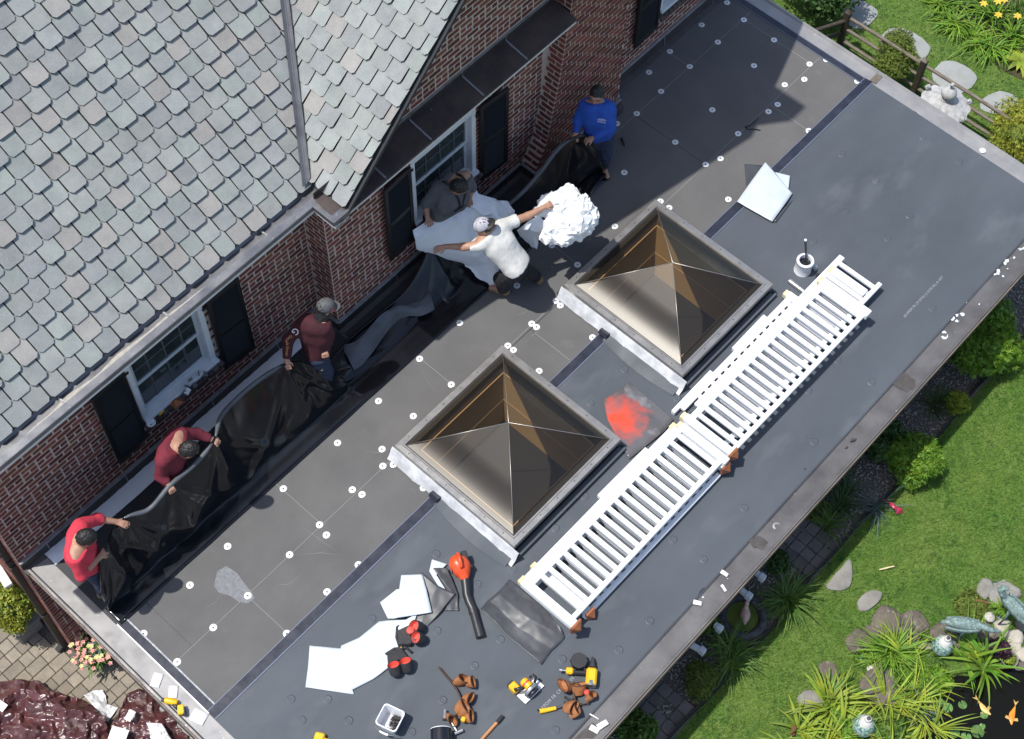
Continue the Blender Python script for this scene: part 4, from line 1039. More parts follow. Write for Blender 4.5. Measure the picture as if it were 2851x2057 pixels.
q = MB(); q.tube([nk + V((-.09, .06, -.0)), nk + V((-.06, .10, .03)), nk + V((.06, .10, .03)), nk + V((.09, .05, 0))], [.03, .045, .045, .03], 8); obj('hood', q, M_['cloth_grey'], T_)
# white T-shirt, seen from behind
f = V((-.50, .86, 0)).normalized(); lt = V((f.y, -f.x, 0)); pel = P(1436, 735, .82)
J = dict(pelvis=pel, chest=P(1388, 678, 1.06), neck=P(1366, 645, 1.21), head=P(1345, 630, 1.33), shL=P(1332, 682, 1.16), shR=P(1407, 625, 1.16), elL=P(1290, 687, 1.12), wrL=P(1241, 686, 1.10), hdL=P(1212, 694, 1.10),
         elR=P(1470, 601, 1.13), wrR=P(1514, 577, 1.16), hdR=P(1530, 568, 1.17))
legs(J, pel, lt, (5.955, -1.27), (6.345, -1.46), dict(L=V((-.45, .9, 0)), R=V((-.3, .95, 0))), .09)
J['hem'] = pel - (J['chest'] - pel).normalized() * .04; J['hemp'] = pel - (J['chest'] - pel).normalized() * .06
person('worker in a white T-shirt and backwards cap reaching wide with the white film', J, f, (-.62, .62, -.48), 'cloth_white', 'denim_black', .26, hair='hair_black', cap=('cap_white', -1, 'hair_black'), curl=(.25, .9), pn=dict(L=V((0, .3, -1)), R=V((0, .3, -1))), seed=6.4, hu=(-.3, .4, .9))
# blue sweatshirt
f = V((-.62, -.78, 0)).normalized(); lt = V((f.y, -f.x, 0)); pel = V((7.99, -.93, .82))
J = dict(pelvis=pel, chest=P(1664, 325, 1.13), neck=P(1664, 284, 1.33), head=P(1661, 262, 1.47), shR=P(1629, 292, 1.28), shL=P(1699, 300, 1.28), elR=P(1609, 333, 1.08), wrR=P(1605, 368, .95), hdR=P(1602, 396, .88),
         elL=P(1700, 357, 1.04), wrL=P(1652, 383, .95), hdL=P(1630, 392, .92))
legs(J, pel, lt, (8.10, -.96), (7.95, -.82), (-.5, -.86, 0), .03)
T_, sh_o, Mh = person('worker in a bright blue sweatshirt standing by the chimney holding the sheet corner', J, f, (-.88, -.42, -.22), 'cloth_blue', 'denim', 1.0, boots='denim_black', curl=(.7, .7), seed=7.9)
a = P(1668, 329, 1.16); print_on(T_, P(1661, 331, 1.24), P(1686, 335, 1.22), .022, '~ARM~', M_['logo_white'], .035, 'chest_logo'); print_on(T_, P(1662, 337, 1.22), P(1686, 342, 1.20), .022, 'ROOFING', M_['logo_white'], .022, 'chest_logo')
# ------------------------------------------------------------------ THE BLACK SHEET being rolled back
mat('sheet_black', (.0055, .006, .008), .17, (.009, .010, .013), 2.5, spec=.5)
mat('sheet_grey', (.10, .11, .125), .5, (.07, .077, .09), 5)
# top edge stations: X, Y, Z ; bottom stays on Y=-1.1
ST = [(.30, -.98, .60), (.42, -.90, .92), (.58, -.86, 1.02), (.74, -.70, .88), (.92, -.73, 1.00), (1.15, -.80, .93), (1.46, -.81, 1.04), (1.80, -.80, 1.01), (2.10, -.76, 1.05), (2.34, -.58, .98), (2.60, -.50, .90), (2.95, -.52, .93), (3.24, -.60, .97), (3.42, -.62, .83), (3.58, -.72, .62),
      (3.85, -.62, .34), (4.25, -.50, .16), (4.75, -.50, .14), (5.15, -.52, .18), (5.40, -.50, .34), (5.60, -.47, .50), (5.85, -.50, .46), (6.12, -.60, .50), (6.40, -.72, .58), (6.75, -.78, .62), (7.15, -.78, .72), (7.45, -.76, .82), (7.64, -.82, .90), (7.78, -.92, .92), (7.90, -1.0, .62), (8.02, -1.05, .20)]
def spl(tab, x):
    if x <= tab[0][0]: return tab[0][1:]
    for i in range(len(tab) - 1):
        if x <= tab[i + 1][0]:
            a, b = tab[i], tab[i + 1]; p = tab[max(i - 1, 0)]; n = tab[min(i + 2, len(tab) - 1)]; t = (x - a[0]) / (b[0] - a[0]); r = []
            for k in range(1, len(a)):
                m0 = (b[k] - p[k]) / (b[0] - p[0]) * (b[0] - a[0]); m1 = (n[k] - a[k]) / (n[0] - a[0]) * (b[0] - a[0])
                r.append((2 * t**3 - 3 * t**2 + 1) * a[k] + (t**3 - 2 * t**2 + t) * m0 + (-2 * t**3 + 3 * t**2) * b[k] + (t**3 - t**2) * m1)
            return r
    return tab[-1][1:]
def facet(x, y, seed=0):
    """planar facets: linear interpolation on a skewed triangular lattice"""
    s = (x + y) * .366; i, j = math.floor(x + s), math.floor(y + s); t = (i + j) * .2113; fx, fy = x - i + t, y - j + t
    u_, v_ = fx + (fx + fy) * .366, fy + (fx + fy) * .366
    h = lambda a, b: mnoise.noise(V((a * 1.37 + .5 + seed, b * 2.11 + .3, seed * 1.7))) * 1.6
    return (h(i, j) * (1 - u_) + h(i + 1, j) * (u_ - v_) + h(i + 1, j + 1) * v_) if u_ > v_ else (h(i, j) * (1 - v_) + h(i, j + 1) * (v_ - u_) + h(i + 1, j + 1) * u_)
hands = [(.58, 1.0), (.92, 1.), (1.46, 1.), (2.1, 1.), (3.24, 1.), (3.62, .6), (5.6, .4), (6.12, .4), (7.66, .9)]
NX, NS = 330, 46
rows = []; x0, x1 = .26, 8.06
for i in range(NX + 1):
    X = x0 + (x1 - x0) * i / NX; yt, zt = spl(ST, X); R_ = []
    for j in range(NS + 1):
        s = j / NS                                  # 0 bottom edge on deck, 1 top edge
        # bottom part lies flat for a little, then rises
        fl = .16 + .10 * mnoise.noise(V((X * .7, 3, 0)))
        fl = max(.06, fl) if zt > .35 else .45
        yb = -1.10
        if s < fl:
            u = s / fl; y = yb + (.30 if zt > .35 else .36) * u * (1 - .25 * u); z = .016 + .010 * math.sin(u * math.pi) + .05 * max(0, u - .6)
            y0_, z0_ = y, z
        else:
            ya = yb + (.30 if zt > .35 else .36) * .75; za = .036
            u = (s - fl) / (1 - fl); y = ya + (yt - ya) * u; z = za + (zt - za) * (u ** 1.15)
            # belly of the hanging cloth towards the deck, and folds radiating from the hands
            y += -.07 * math.sin(u * math.pi) * min(1, zt) ; z += -.10 * math.sin(u * math.pi) * min(1, zt)
            w = 0
            for (hx, am) in hands:
                dx = X - hx; r_ = 1 - u
                for k_, sg in ((-1.25, 1), (-.55, -.8), (-.05, .9), (.5, -.8), (1.15, 1)):
                    d_ = dx - k_ * r_ * .75; w += am * sg * .034 * math.exp(-(d_ / (.022 + .10 * r_)) ** 2) * min(1, r_ * 3) * (.35 + .65 * u)
            w += .045 * facet(X * 1.1 - u * .7, u * .9 + X * .2, 1) * math.sin(u * math.pi)
            y -= w; z += w * .35
        z += .0012 * mnoise.noise(V((X * 4, s * 5, 4)))
        R_.append(V((X, y, max(.012, z))))
    # rolled-over top edge
    tx, ty, tz = R_[-1]; rr = .022 if zt > .12 else .012
    for k in range(1, 7):
        a = k / 6 * 4.0; R_.append(V((tx, ty + rr * (1 - math.cos(a)) * 1.0, tz + rr * math.sin(a))))
    rows.append(R_)
mb = MB(); mb.grid([r[::-1] for r in rows]); SH = MB()
sheet = obj('rubber_sheet', mb, M_['sheet_black'], None, 180)
sm = sheet.modifiers.new('solid', 'SOLIDIFY'); sm.thickness = .003
tag(sheet, 'long glossy black rubber sheet lifted by the row of workers along the wall', 'sheet')
# grey rolled hem
q = MB(); pts = []; q2 = []
for seg_ in ((.92, 2.06), (2.14, 3.20), (6.35, 7.62)):
    pts = []
    for i in range(30):
        X = seg_[0] + (seg_[1] - seg_[0]) * i / 29; yt, zt = spl(ST, X); pts.append(V((X, yt + .018, zt + .012)))
    q = MB(); q.tube(pts, [.012 + .014 * min(1, i / 3, (29 - i) / 3) for i in range(30)], 8); obj('rolled_hem', q, M_['sheet_grey'], sheet, 180)
# bonded edge bead along the deck
q = MB(); pts = [V((x, -1.105 + .006 * mnoise.noise(V((x * 3, 0, 0))), .022)) for x in np.linspace(.26, 6.35, 70)]; q.tube(pts, .014, 6); obj('bonded_edge', q, M_['sheet_black'], sheet, 180)
# folded back underside, dull grey, in the middle
rows = []
for i in range(40):
    f_ = i / 39; a = at(948 + 245 * f_, 962 - 160 * f_ + 14 * math.sin(f_ * 9), .20 + .05 * math.sin(f_ * 5)); b = at(985 + 225 * f_, 1010 - 172 * f_ + 22 * math.sin(f_ * 7 + 1), .10 + .03 * math.sin(f_ * 8))
    rows.append([a.lerp(b, k / 7) + V((0, 0, .035 * math.sin(k / 7 * math.pi) + .02 * mnoise.noise(V((f_ * 8, k * .5, 3))))) for k in range(8)])
mb = MB(); mb.grid(rows); obj('folded_flap', mb, M_['sheet_grey'], sheet, 180)
# right hand end lying on the deck
rows = []
ends = [((1690, 488), (1632, 563)), ((1668, 470), (1612, 540)), ((1640, 452), (1585, 540)), ((1600, 450), (1545, 560)), ((1560, 470), (1490, 600)), ((1500, 520), (1440, 640))]
for i in range(26):
    f_ = i / 25 * 5; k = min(int(f_), 4); t = f_ - k
    a = at(ends[k][0][0] + (ends[k + 1][0][0] - ends[k][0][0]) * t, ends[k][0][1] + (ends[k + 1][0][1] - ends[k][0][1]) * t, .06); b = at(ends[k][1][0] + (ends[k + 1][1][0] - ends[k][1][0]) * t, ends[k][1][1] + (ends[k + 1][1][1] - ends[k][1][1]) * t, .02)
    rows.append([a.lerp(b, j / 9) + V((0, 0, .05 * math.sin(j / 9 * math.pi) * (1 + .6 * math.sin(f_ * 2)) + (.03 if i < 2 else 0))) for j in range(10)])
mb = MB(); mb.grid([r[::-1] for r in rows]); obj('sheet_end', mb, M_['sheet_black'], sheet, 180)
# black membrane already bonded to the wall foot
mat('epdm_dark', (.020, .022, .027), .6, (.03, .032, .037), 3)
mb = MB(); mb.box((2.25, -.50, .0115), (4.05, 1.16, .005)); mb.box((6.15, -.67, .0115), (3.7, .84, .005)); eo('wall_membrane', mb, 'epdm_dark', deck)
# ------------------------------------------------------------------ WHITE FILM
mat('film', (.92, .95, .97), .45, (.86, .90, .94), 3, sss=.1); mat('film_white', (.86, .87, .86), .6, (.78, .79, .79), 8, sss=.12)
rows = []
for i in range(80):
    X = .23 + 4.05 * i / 79; w = .012 * mnoise.noise(V((X * 2.2, 0, 3)))
    rows.append([V((X, -.105 - .02 * math.sin(X * 1.1) + w + (.19 + .02 * math.sin(X)) * j / 8, .022 + .02 * math.sin(j / 8 * math.pi) + .004 * mnoise.noise(V((X * 14, j * .3, 0))))) for j in range(9)])
mb = MB(); mb.grid([r[::-1] for r in rows]); tag(obj('release_film', mb, M_['film'], None, 180), 'long pale blue strip of release film lying along the foot of the brick wall', 'film')
def film_sheet(name, outline_rows, m, label, amp=.02, fr=6., seed=0, n=14, sag=.0, fac=False):
    """rows of (px, py, z) control points -> smooth wrinkled sheet"""
    ctrl = [[at(*p) for p in r] for r in outline_rows]
    def lerp_row(r, t):
        f_ = t * (len(r) - 1); k = min(int(f_), len(r) - 2); return r[k].lerp(r[k + 1], f_ - k)
    rows = []
    N1 = n * (len(ctrl) - 1); N2 = n * (max(len(r) for r in ctrl) - 1)
    for i in range(N1 + 1):
        f_ = i / n; k = min(int(f_), len(ctrl) - 2); t = f_ - k; t = t * t * (3 - 2 * t) * .5 + t * .5; row = []
        for j in range(N2 + 1):
            p = lerp_row(ctrl[k], j / N2).lerp(lerp_row(ctrl[k + 1], j / N2), t)
            d = amp * (mnoise.noise(V((p.x * fr + seed, p.y * fr, p.z * fr))) + .8 * (abs(mnoise.noise(V((p.x * fr * 1.7, p.y * fr * 1.7 + seed, 0)))) - .25))
            if fac: d = amp * (1.1 * facet(p.x * fr + .37 * p.y * fr, p.y * fr - .2 * p.z * fr, seed) + .45 * facet(p.x * fr * 2.6, p.y * fr * 2.6 + p.z * fr, seed + 3) + .2 * facet(p.x * fr * 6, p.y * fr * 6, seed + 7))
            row.append(p + V((.3 * d, -.5 * d, d)))
        rows.append(row)
    mb = MB(); mb.grid(rows); o = obj(name, mb, m, None, 180); s_ = o.modifiers.new('solid', 'SOLIDIFY'); s_.thickness = .0015; o['label'] = label; o['category'] = 'film'; return o
film_sheet('release_film', [[(1150, 640, .85), (1210, 600, .95), (1265, 580, .98), (1310, 545, 1.0), (1330, 540, .95)], [(1153, 670, .75), (1230, 640, .85), (1300, 600, .9), (1370, 560, .85), (1420, 552, .75)], [(1158, 695, .55), (1230, 690, .60), (1300, 665, .72), (1380, 620, .75), (1440, 580, .7)], [(1215, 716, .35), (1270, 715, .4), (1320, 715, .5), (1390, 690, .55), (1435, 620, .5)], [(1290, 735, .18), (1320, 745, .2), (1345, 740, .3), (1378, 735, .4), (1392, 720, .4)], [(1325, 772, .1), (1345, 785, .06), (1372, 805, .03), (1388, 780, .12), (1384, 740, .3)]],
           M_['film'], 'pale blue sheet of release film hanging between the window worker and the white shirted worker', .06, 3.6, 3, 16, 0, True)
film_sheet('release_film', [[(1305, 512, 1.02), (1312, 515, 1.02), (1320, 520, 1.0)], [(1312, 545, 1.0), (1325, 540, .98), (1340, 552, .95)], [(1302, 568, .98), (1345, 560, .95), (1380, 570, .9)], [(1345, 600, .9), (1370, 595, .9), (1395, 620, .85)]], M_['film'], 'twisted end of pale film in the hand of the window worker', .015, 8, 9)
# crumpled white bundle
c0 = at(1585, 605, .95)
q = SDF(list(c0 - V((.55, .55, .5))), list(c0 + V((.55, .55, .5))), .042)
R5 = random.Random(5)
for (x, y, z, r) in [(1530, 570, 1.05, .11), (1560, 560, 1.1, .12), (1580, 540, 1.12, .10), (1610, 575, 1.08, .13), (1640, 600, 1.0, .10), (1600, 620, 1.0, .14), (1550, 625, .95, .12), (1530, 655, .88, .09), (1570, 655, .88, .11), (1630, 630, .9, .09), (1610, 650, .85, .08), (1500, 590, 1.0, .06)]:
    q.ell(at(x, y, z), (r * 1.22, r * 1.15, r * 1.05), .02)
me = q.mesh('crumpled_film', 0)
for v in me.vertices: v.co += V((R5.gauss(0, .012), R5.gauss(0, .012), R5.gauss(0, .014)))
me.polygons.foreach_set('use_smooth', [False] * len(me.polygons)); tag(link('crumpled_film', me, M_['film_white']), 'large crumpled bundle of white film held out by the white shirted worker', 'film')
film_sheet('film_tail', [[(1480, 610, 1.0), (1500, 600, 1.0), (1520, 620, .95)], [(1440, 640, .8), (1475, 640, .85), (1515, 650, .8)], [(1455, 665, .6), (1490, 670, .6), (1500, 665, .6)], [(1488, 690, .4), (1494, 695, .35), (1498, 680, .4)]], M_['film'], 'trailing piece of film below the crumpled white bundle', .02, 9, 4)
# ------------------------------------------------------------------ RAILINGS stacked on the roof
mat('rail_white', (.80, .815, .83), .4, (.74, .755, .78), 5, c3=(.55, .54, .50), sc3=9, th3=.74, w3=.06)
mat('raw_wood', (.62, .50, .25), .8, (.70, .62, .42), 30); mat('copper_cap', (.42, .15, .06), .45, (.28, .10, .05), 12, metal=.5)
def railing(x0, x1, y0, y1, z, label, posts=(), ph=.05, skew=0.):
    t = thing('railing_section', label, 'railing', (x0, y1, max(.012, z - .035)), 'white balustrade sections stacked on the roof')
    sk = lambda x, y: V((x, y + skew * (x - x0), 0))
    for (y, w, h) in ((y0, .075, .045), (y1, .055, .05)):
        q = MB(); q.beam(sk(x0, y) + V((0, 0, z)), sk(x1, y) + V((0, 0, z)), w, h, b=.006); obj('rail', q, M_['rail_white'], t, None)
    k0 = math.ceil((x0 + .11) / .118)
    for i in range(k0, int((x1 - .10) / .118) + 1):
        x = i * .118 + (.235 - z) * .22 + U(-.002, .002)
        a, b = sk(x, y0 - .02), sk(x, y1 + .02); q = MB(); q.beam(a + V((0, 0, z + .004)), b + V((0, 0, z + .004)), .054, .036, b=.004); obj('baluster', q, M_['rail_white'], t, None)
    for (x, ya, yb, w, capd) in posts:
        q = MB(); q.beam((x, ya, z + .012), (x, yb, z + .012), w, .09, b=.006); p = obj('post', q, M_['rail_white'], t, None)
        q = MB(); q.box((x, ya + .02, z + .012), (w * .9, .05, .08), None, .006); obj('raw_end', q, M_['raw_wood'], p, None)
        if capd:
            q = MB(); c = V((x, yb, z + .012)); s = w * .72
            q.add([c + V((-s, -.012, -.06)), c + V((s, -.012, -.06)), c + V((s, -.012, .07)), c + V((-s, -.012, .07)), c + V((0, -.075, .005)), c + V((-s, .012, -.06)), c + V((s, .012, -.06)), c + V((s, .012, .07)), c + V((-s, .012, .07))],
                  [(0, 1, 4), (1, 2, 4), (2, 3, 4), (3, 0, 4), (5, 0, 3, 8), (2, 1, 6, 7), (3, 2, 7, 8), (0, 5, 6, 1)]); obj('post_cap', q, M_['copper_cap'], p, None)
    return t
railing(6.15, 8.18, -3.79, -4.42, .06, 'lowest white railing section, right half of the stack, nearest the skylight', [(8.15, -3.74, -4.40, .09, False)])
railing(6.25, 8.97, -3.91, -4.46, .145, 'middle white railing section reaching furthest towards the paint can', [(8.72, -3.95, -4.42, .10, False)])
railing(5.95, 8.50, -3.99, -4.57, .235, 'topmost white railing section in the right half of the stack', [(8.46, -3.97, -4.64, .10, False), (6.0, -3.93, -4.60, .095, True)], skew=-.006)
railing(3.55, 5.80, -3.88, -4.60, .06, 'lowest white railing section, left half of the stack', [(3.62, -3.86, -4.62, .085, True)])
railing(3.42, 5.86, -3.90, -4.54, .145, 'middle white railing section, left half of the stack', [(5.86, -3.90, -4.62, .09, True)])
railing(3.32, 5.92, -3.99, -4.56, .235, 'topmost white railing section in the left half of the stack', [(3.36, -3.92, -4.64, .10, True), (5.88, -3.97, -4.62, .09, False)], skew=.004)
for (x0, x1, y) in ((6.05, 6.75, -3.74), (7.15, 7.75, -3.73), (4.7, 5.5, -3.82)):
    q = MB(); q.box(((x0 + x1) / 2, y, .05), (x1 - x0, .05, .07), rotz(U(-.02, .02)), .005); tag(obj('wood_offcut', q, M_['rail_white'], None, None), {6.05: 'white wooden strip beside the railings near the red stained film', 7.15: 'white wooden strip wedged between the railings and right skylight', 4.7: 'white wooden strip along the left half of the railings'}[x0], 'offcut')
# ------------------------------------------------------------------ loose sheets
mat('scrap_white', (.53, .58, .62), .5, (.48, .53, .58), 6, bump=.0006, bsc=20); mat('scrap_black', (.045, .047, .052), .4, (.07, .073, .08), 4, spec=.5)
Z0 = .016
def scrap(name, rows, m, label, cat='sheet', amp=.006, fr=5, seed=0, n=10, thick=.0025):
    o = film_sheet(name, rows, M_[m], label, amp, fr, seed, n); o.modifiers[0].thickness = thick; o['category'] = cat; return o
scrap('film_strip', [[(862, 1797, Z0 + .02), (857, 1860, Z0), (850, 1913, Z0 + .02)], [(948, 1805, .03), (965, 1860, .03), (985, 1933, .02)], [(950, 1797, .05), (975, 1850, .06), (972, 1925, .03)], [(1000, 1775, .05), (1050, 1830, .05), (1040, 1890, .03)], [(1055, 1730, .04), (1100, 1780, .05), (1100, 1845, .04)], [(1080, 1727, .05), (1115, 1760, .05), (1125, 1780, .04)], [(1130, 1725, .06), (1135, 1740, .06), (1140, 1760, .05)], [(1165, 1705, .06), (1160, 1712, .06), (1152, 1735, .05)]], 'scrap_white', 'long white strip of film curling across the roof beside the tool pouches', 'film', .006, 5, 1)
scrap('film_square', [[(1117, 1601, .10), (1175, 1599, .11)], [(1108, 1660, .12), (1190, 1655, .12)], [(1094, 1722, .09), (1202, 1705, .08)]], 'scrap_white', 'white square of film lying on top of the folded black membrane piece', 'film', .008, 5, 2)
scrap('film_corner', [[(1105, 1640, .05), (1120, 1640, .06)], [(1058, 1677, .03), (1110, 1700, .05)], [(1080, 1722, .03), (1100, 1722, .04)]], 'scrap_white', 'pale film corner sticking out left of the white film square', 'film', .004, 5, 3)
scrap('membrane_scrap', [[(1172, 1592, .09), (1150, 1640, .05), (1130, 1720, .03)], [(1220, 1630, .10), (1190, 1680, .07), (1170, 1745, .03)], [(1268, 1652, .08), (1230, 1700, .06), (1185, 1750, .02)]], 'scrap_black', 'folded dark rubber membrane piece under the white film square', 'membrane', .012, 4, 4)
scrap('membrane_scrap', [[(1205, 1582, .07), (1245, 1580, .08)], [(1225, 1610, .08), (1262, 1620, .06)], [(1262, 1655, .07), (1275, 1655, .05)], [(1238, 1700, .025), (1278, 1700, .025)]], 'scrap_black', 'curled strip of dark rubber membrane beside the orange leaf blower', 'membrane', .012, 6, 5)
scrap('film_corner', [[(1203, 1557, .03), (1245, 1570, .04)], [(1195, 1590, .04), (1215, 1600, .06)], [(1222, 1635, .06), (1240, 1640, .06)]], 'scrap_white', 'white film corner poking out beside the leaf blower body', 'film', .004, 6, 6)
scrap('membrane_flap', [[(1420, 1612, .02), (1500, 1680, .05), (1560, 1745, .05)], [(1385, 1650, .05), (1470, 1720, .075), (1575, 1775, .03)], [(1360, 1670, .035), (1440, 1745, .05), (1540, 1810, .02)], [(1338, 1695, .06), (1410, 1765, .06), (1507, 1850, .03)]], 'scrap_black', 'dark rubber membrane flap with a puckered edge under the end of the railings', 'membrane', .016, 5, 7, 12)
scrap('white_film_sheet', [[(2131, 451, .07), (2206, 538, .05)], [(2095, 500, .08), (2180, 575, .07)], [(2052, 561, .06), (2150, 617, .05)]], 'scrap_white', 'square white film sheet lying on the seam right of the skylights', 'film', .006, 5, 8)
scrap('white_film_corner', [[(2157, 479, .04), (2200, 489, .04)], [(2185, 515, .045), (2195, 525, .045)]], 'scrap_white', 'small white film corner showing behind the square white sheet', 'film', .002, 5, 9)
scrap('membrane_square', [[(2072, 457, .03), (2122, 460, .03)], [(2078, 520, .035), (2130, 520, .035)], [(2085, 570, .02), (2160, 618, .02)], [(2160, 620, .02), (2213, 548, .03)]], 'scrap_black', 'dark membrane piece beneath the square white film sheet', 'membrane', .004, 5, 10)
# clear film stained red
mat('stained_film', (.13, .125, .13), .2, (.09, .087, .09), 3, c3=(.40, .39, .41), sc3=2.6, th3=.60, w3=.25, spec=.7)
_m = M_['stained_film']; _N = _m.node_tree.nodes; _L = _m.node_tree.links; _b = _N['Principled BSDF']; _src = _b.inputs['Base Color'].links[0].from_socket     # a red spray stain in the middle of the film
_g = _N.new('ShaderNodeNewGeometry'); _d = _N.new('ShaderNodeVectorMath'); _d.operation = 'DISTANCE'; _c = at(1730, 1165, .03); _d.inputs[1].default_value = _c; _L.new(_g.outputs['Position'], _d.inputs[0])
_n = _N.new('ShaderNodeTexNoise'); _n.inputs['Scale'].default_value = 9; _n.inputs['Detail'].default_value = 6; _L.new(_g.outputs['Position'], _n.inputs['Vector'])
_s = _N.new('ShaderNodeMath'); _s.operation = 'MULTIPLY_ADD'; _s.inputs[1].default_value = .45; _L.new(_n.outputs[0], _s.inputs[0]); _L.new(_d.outputs['Value'], _s.inputs[2])
_r = _N.new('ShaderNodeMapRange'); _r.inputs[1].default_value = .56; _r.inputs[2].default_value = .28; _L.new(_s.outputs[0], _r.inputs[0]); _x = _N.new('ShaderNodeMix'); _x.data_type = 'RGBA'; _L.new(_r.outputs[0], _x.inputs[0]); _L.new(_src, _x.inputs[6]); _x.inputs[7].default_value = (.66, .07, .03, 1); _L.new(_x.outputs[2], _b.inputs['Base Color'])
scrap('stained_film', [[(1752, 1064, .03), (1875, 1168, .03)], [(1720, 1090, .04), (1850, 1200, .04)], [(1680, 1113, .03), (1800, 1240, .04)], [(1692, 1170, .03), (1752, 1278, .03)]], 'stained_film', 'shiny film stained red lying between the skylights and the railings', 'film', .008, 5, 11)
# paper bits
mat('paper', (.68, .68, .67), .7, (.75, .75, .73), 8)
def paper(x, y, w, h, a, label, z=.024):
    c = at(x, y, z); q = MB(); rows = [[c + rotz(a) @ V((w * (i / 4 - .5), h * (j / 4 - .5), .004 * math.sin(i * 1.3 + j))) for j in range(5)] for i in range(5)]; q.grid(rows)
    o = obj('paper_scrap', q, M_['paper'], None, 180); o.modifiers.new('solid', 'SOLIDIFY').thickness = .002; return tag(o, label, 'scrap', 'white scraps lying on the metal roof edges')
paper(436, 1893, .15, .10, .5, 'white paper scrap on the left metal edge, larger of two'); paper(482, 1926, .13, .09, .75, 'white paper scrap on the left metal edge just above the yellow drill'); paper(553, 1995, .13, .16, .3, 'pale film scrap at the lower left roof corner beside the drill')
paper(2017, 1596, .045, .085, .1, 'white scrap in the front gutter nearest the drain hole', .02); paper(2015, 1637, .03, .085, -.3, 'narrow white scrap in the front gutter, middle of three', .02); paper(1942, 1678, .05, .09, .5, 'white scrap in the front gutter, lowest of the three near the railings', .02)
paper(1655, 2030, .06, .10, .2, 'white trim piece at the bottom of the front gutter', .02); paper(1678, 2017, .06, .12, 1.3, 'white trim piece leaning across the front gutter rim', .03); paper(1655, 1995, .012, .11, .2, 'thin white splinter lying in the front gutter', .02)
paper(1000, 690, .001, .001, 0, 'tiny scrap', -5) if False else None
# ------------------------------------------------------------------ TOOLS
def frame(ax, ay, bx, by, z=.014):
    """origin at pixel a, x axis towards pixel b on the roof"""
    a, b = at(ax, ay, z), at(bx, by, z); x = (b - a).normalized(); M = Matrix((x, V((0, 0, 1)).cross(x), V((0, 0, 1)))).transposed(); return a, M
class LB:
    """local builder: adds shapes in a rotated frame"""
    def __init__(s, o, M): s.o, s.M = o, M
    def p(s, x, y, z): return s.o + s.M @ V((x, y, z))
    def box(s, c, d, rot=None, b=.004): return MB().box(s.p(*c), d, s.M @ rot if rot is not None else s.M, b)
    def tube(s, pts, r, n=8): return MB().tube([s.p(*q) for q in pts], r, n)
    def lathe(s, prof, c, axis='z', n=16):
        R = {'z': Matrix.Identity(3), 'x': Matrix.Rotation(math.pi / 2, 3, 'Y'), 'y': Matrix.Rotation(-math.pi / 2, 3, 'X')}[axis]; return MB().lathe(prof, s.p(*c), n, s.M @ R)
mat('plastic_orange', (.72, .085, .02), .35, (.62, .07, .02), 14); mat('plastic_black', (.018, .018, .019), .4, (.03, .03, .032), 9); mat('steel', (.45, .45, .46), .35, metal=.8); mat('steel_dark', (.10, .10, .10), .4, metal=.6)
mat('leather', (.38, .155, .055), .65, (.25, .095, .035), 14, bump=.002, bsc=60); mat('leather_dark', (.09, .045, .025), .7); mat('nylon', (.020, .020, .022), .75, (.035, .035, .037), 30, bump=.002, bsc=200); mat('red_lining', (.62, .075, .05), .6); mat('wood_handle', (.52, .24, .09), .5, (.42, .18, .07), 20, stretch=(.3, 3, 3))
mat('yellow_plastic', (.80, .46, .01), .38, (.72, .40, .01), 18); mat('plastic_white', (.80, .81, .82), .4, (.72, .73, .75), 8); mat('nails', (.03, .03, .032), .45, metal=.4)
# leaf blower
o_, M3 = frame(1282, 1588, 1338, 1774); L = LB(o_, M3)
t = thing('leaf_blower', 'orange handheld leaf blower with a long black nozzle lying on the roof', 'leaf blower', o_)
S = SDF(list(o_ - V((.3, .3, .02))), list(o_ + V((.3, .3, .32))), .009)
S.ell(L.p(0, 0, .12), (.125, .105, .105), .02, M3); S.cap(L.p(.02, .02, .10), L.p(.13, .01, .10), .075, .05, .04); S.ell(L.p(-.03, -.03, .13), (.09, .08, .10), .03, M3)
me = S.mesh('housing', 2); shade(me, 180); link('housing', me, M_['plastic_orange'], t)
obj('handle', L.tube([(.06, .0, .19), (.05, 0, .25), (-.02, .0, .275), (-.09, .0, .25), (-.12, 0, .17)], [.018, .018, .02, .018, .016], 8), M_['plastic_orange'], t, 180)
obj('engine', L.box((-.09, .07, .11), (.10, .07, .13), None, .012), M_['plastic_black'], t, None); obj('fuel_cap', L.lathe([(.025, 0), (.025, .03), (.02, .035)], (.03, .09, .10), 'y'), M_['plastic_black'], t); obj('air_filter', L.lathe([(.06, 0), (.06, .03), (.045, .04)], (0, -.10, .12), 'y'), M_['plastic_black'], t)
w = lambda px, py, z: at(px, py, z)
q = MB(); q.tube([w(1294, 1604, .11), w(1297, 1630, .10), w(1299, 1655, .085), w(1306, 1676, .075), w(1317, 1698, .065)], [.052, .046, .044, .044, .044], 14); obj('nozzle_upper', q, M_['plastic_black'], t, 60)
q = MB(); q.tube([w(1315, 1694, .065), w(1319, 1708, .062)], .05, 14); obj('nozzle_collar', q, M_['plastic_black'], t, 60)
q = MB(); q.tube([w(1317, 1698, .064), w(1327, 1735, .058), w(1338, 1774, .055)], [.045, .047, .05], 14); obj('nozzle_lower', q, M_['plastic_black'], t, 60)
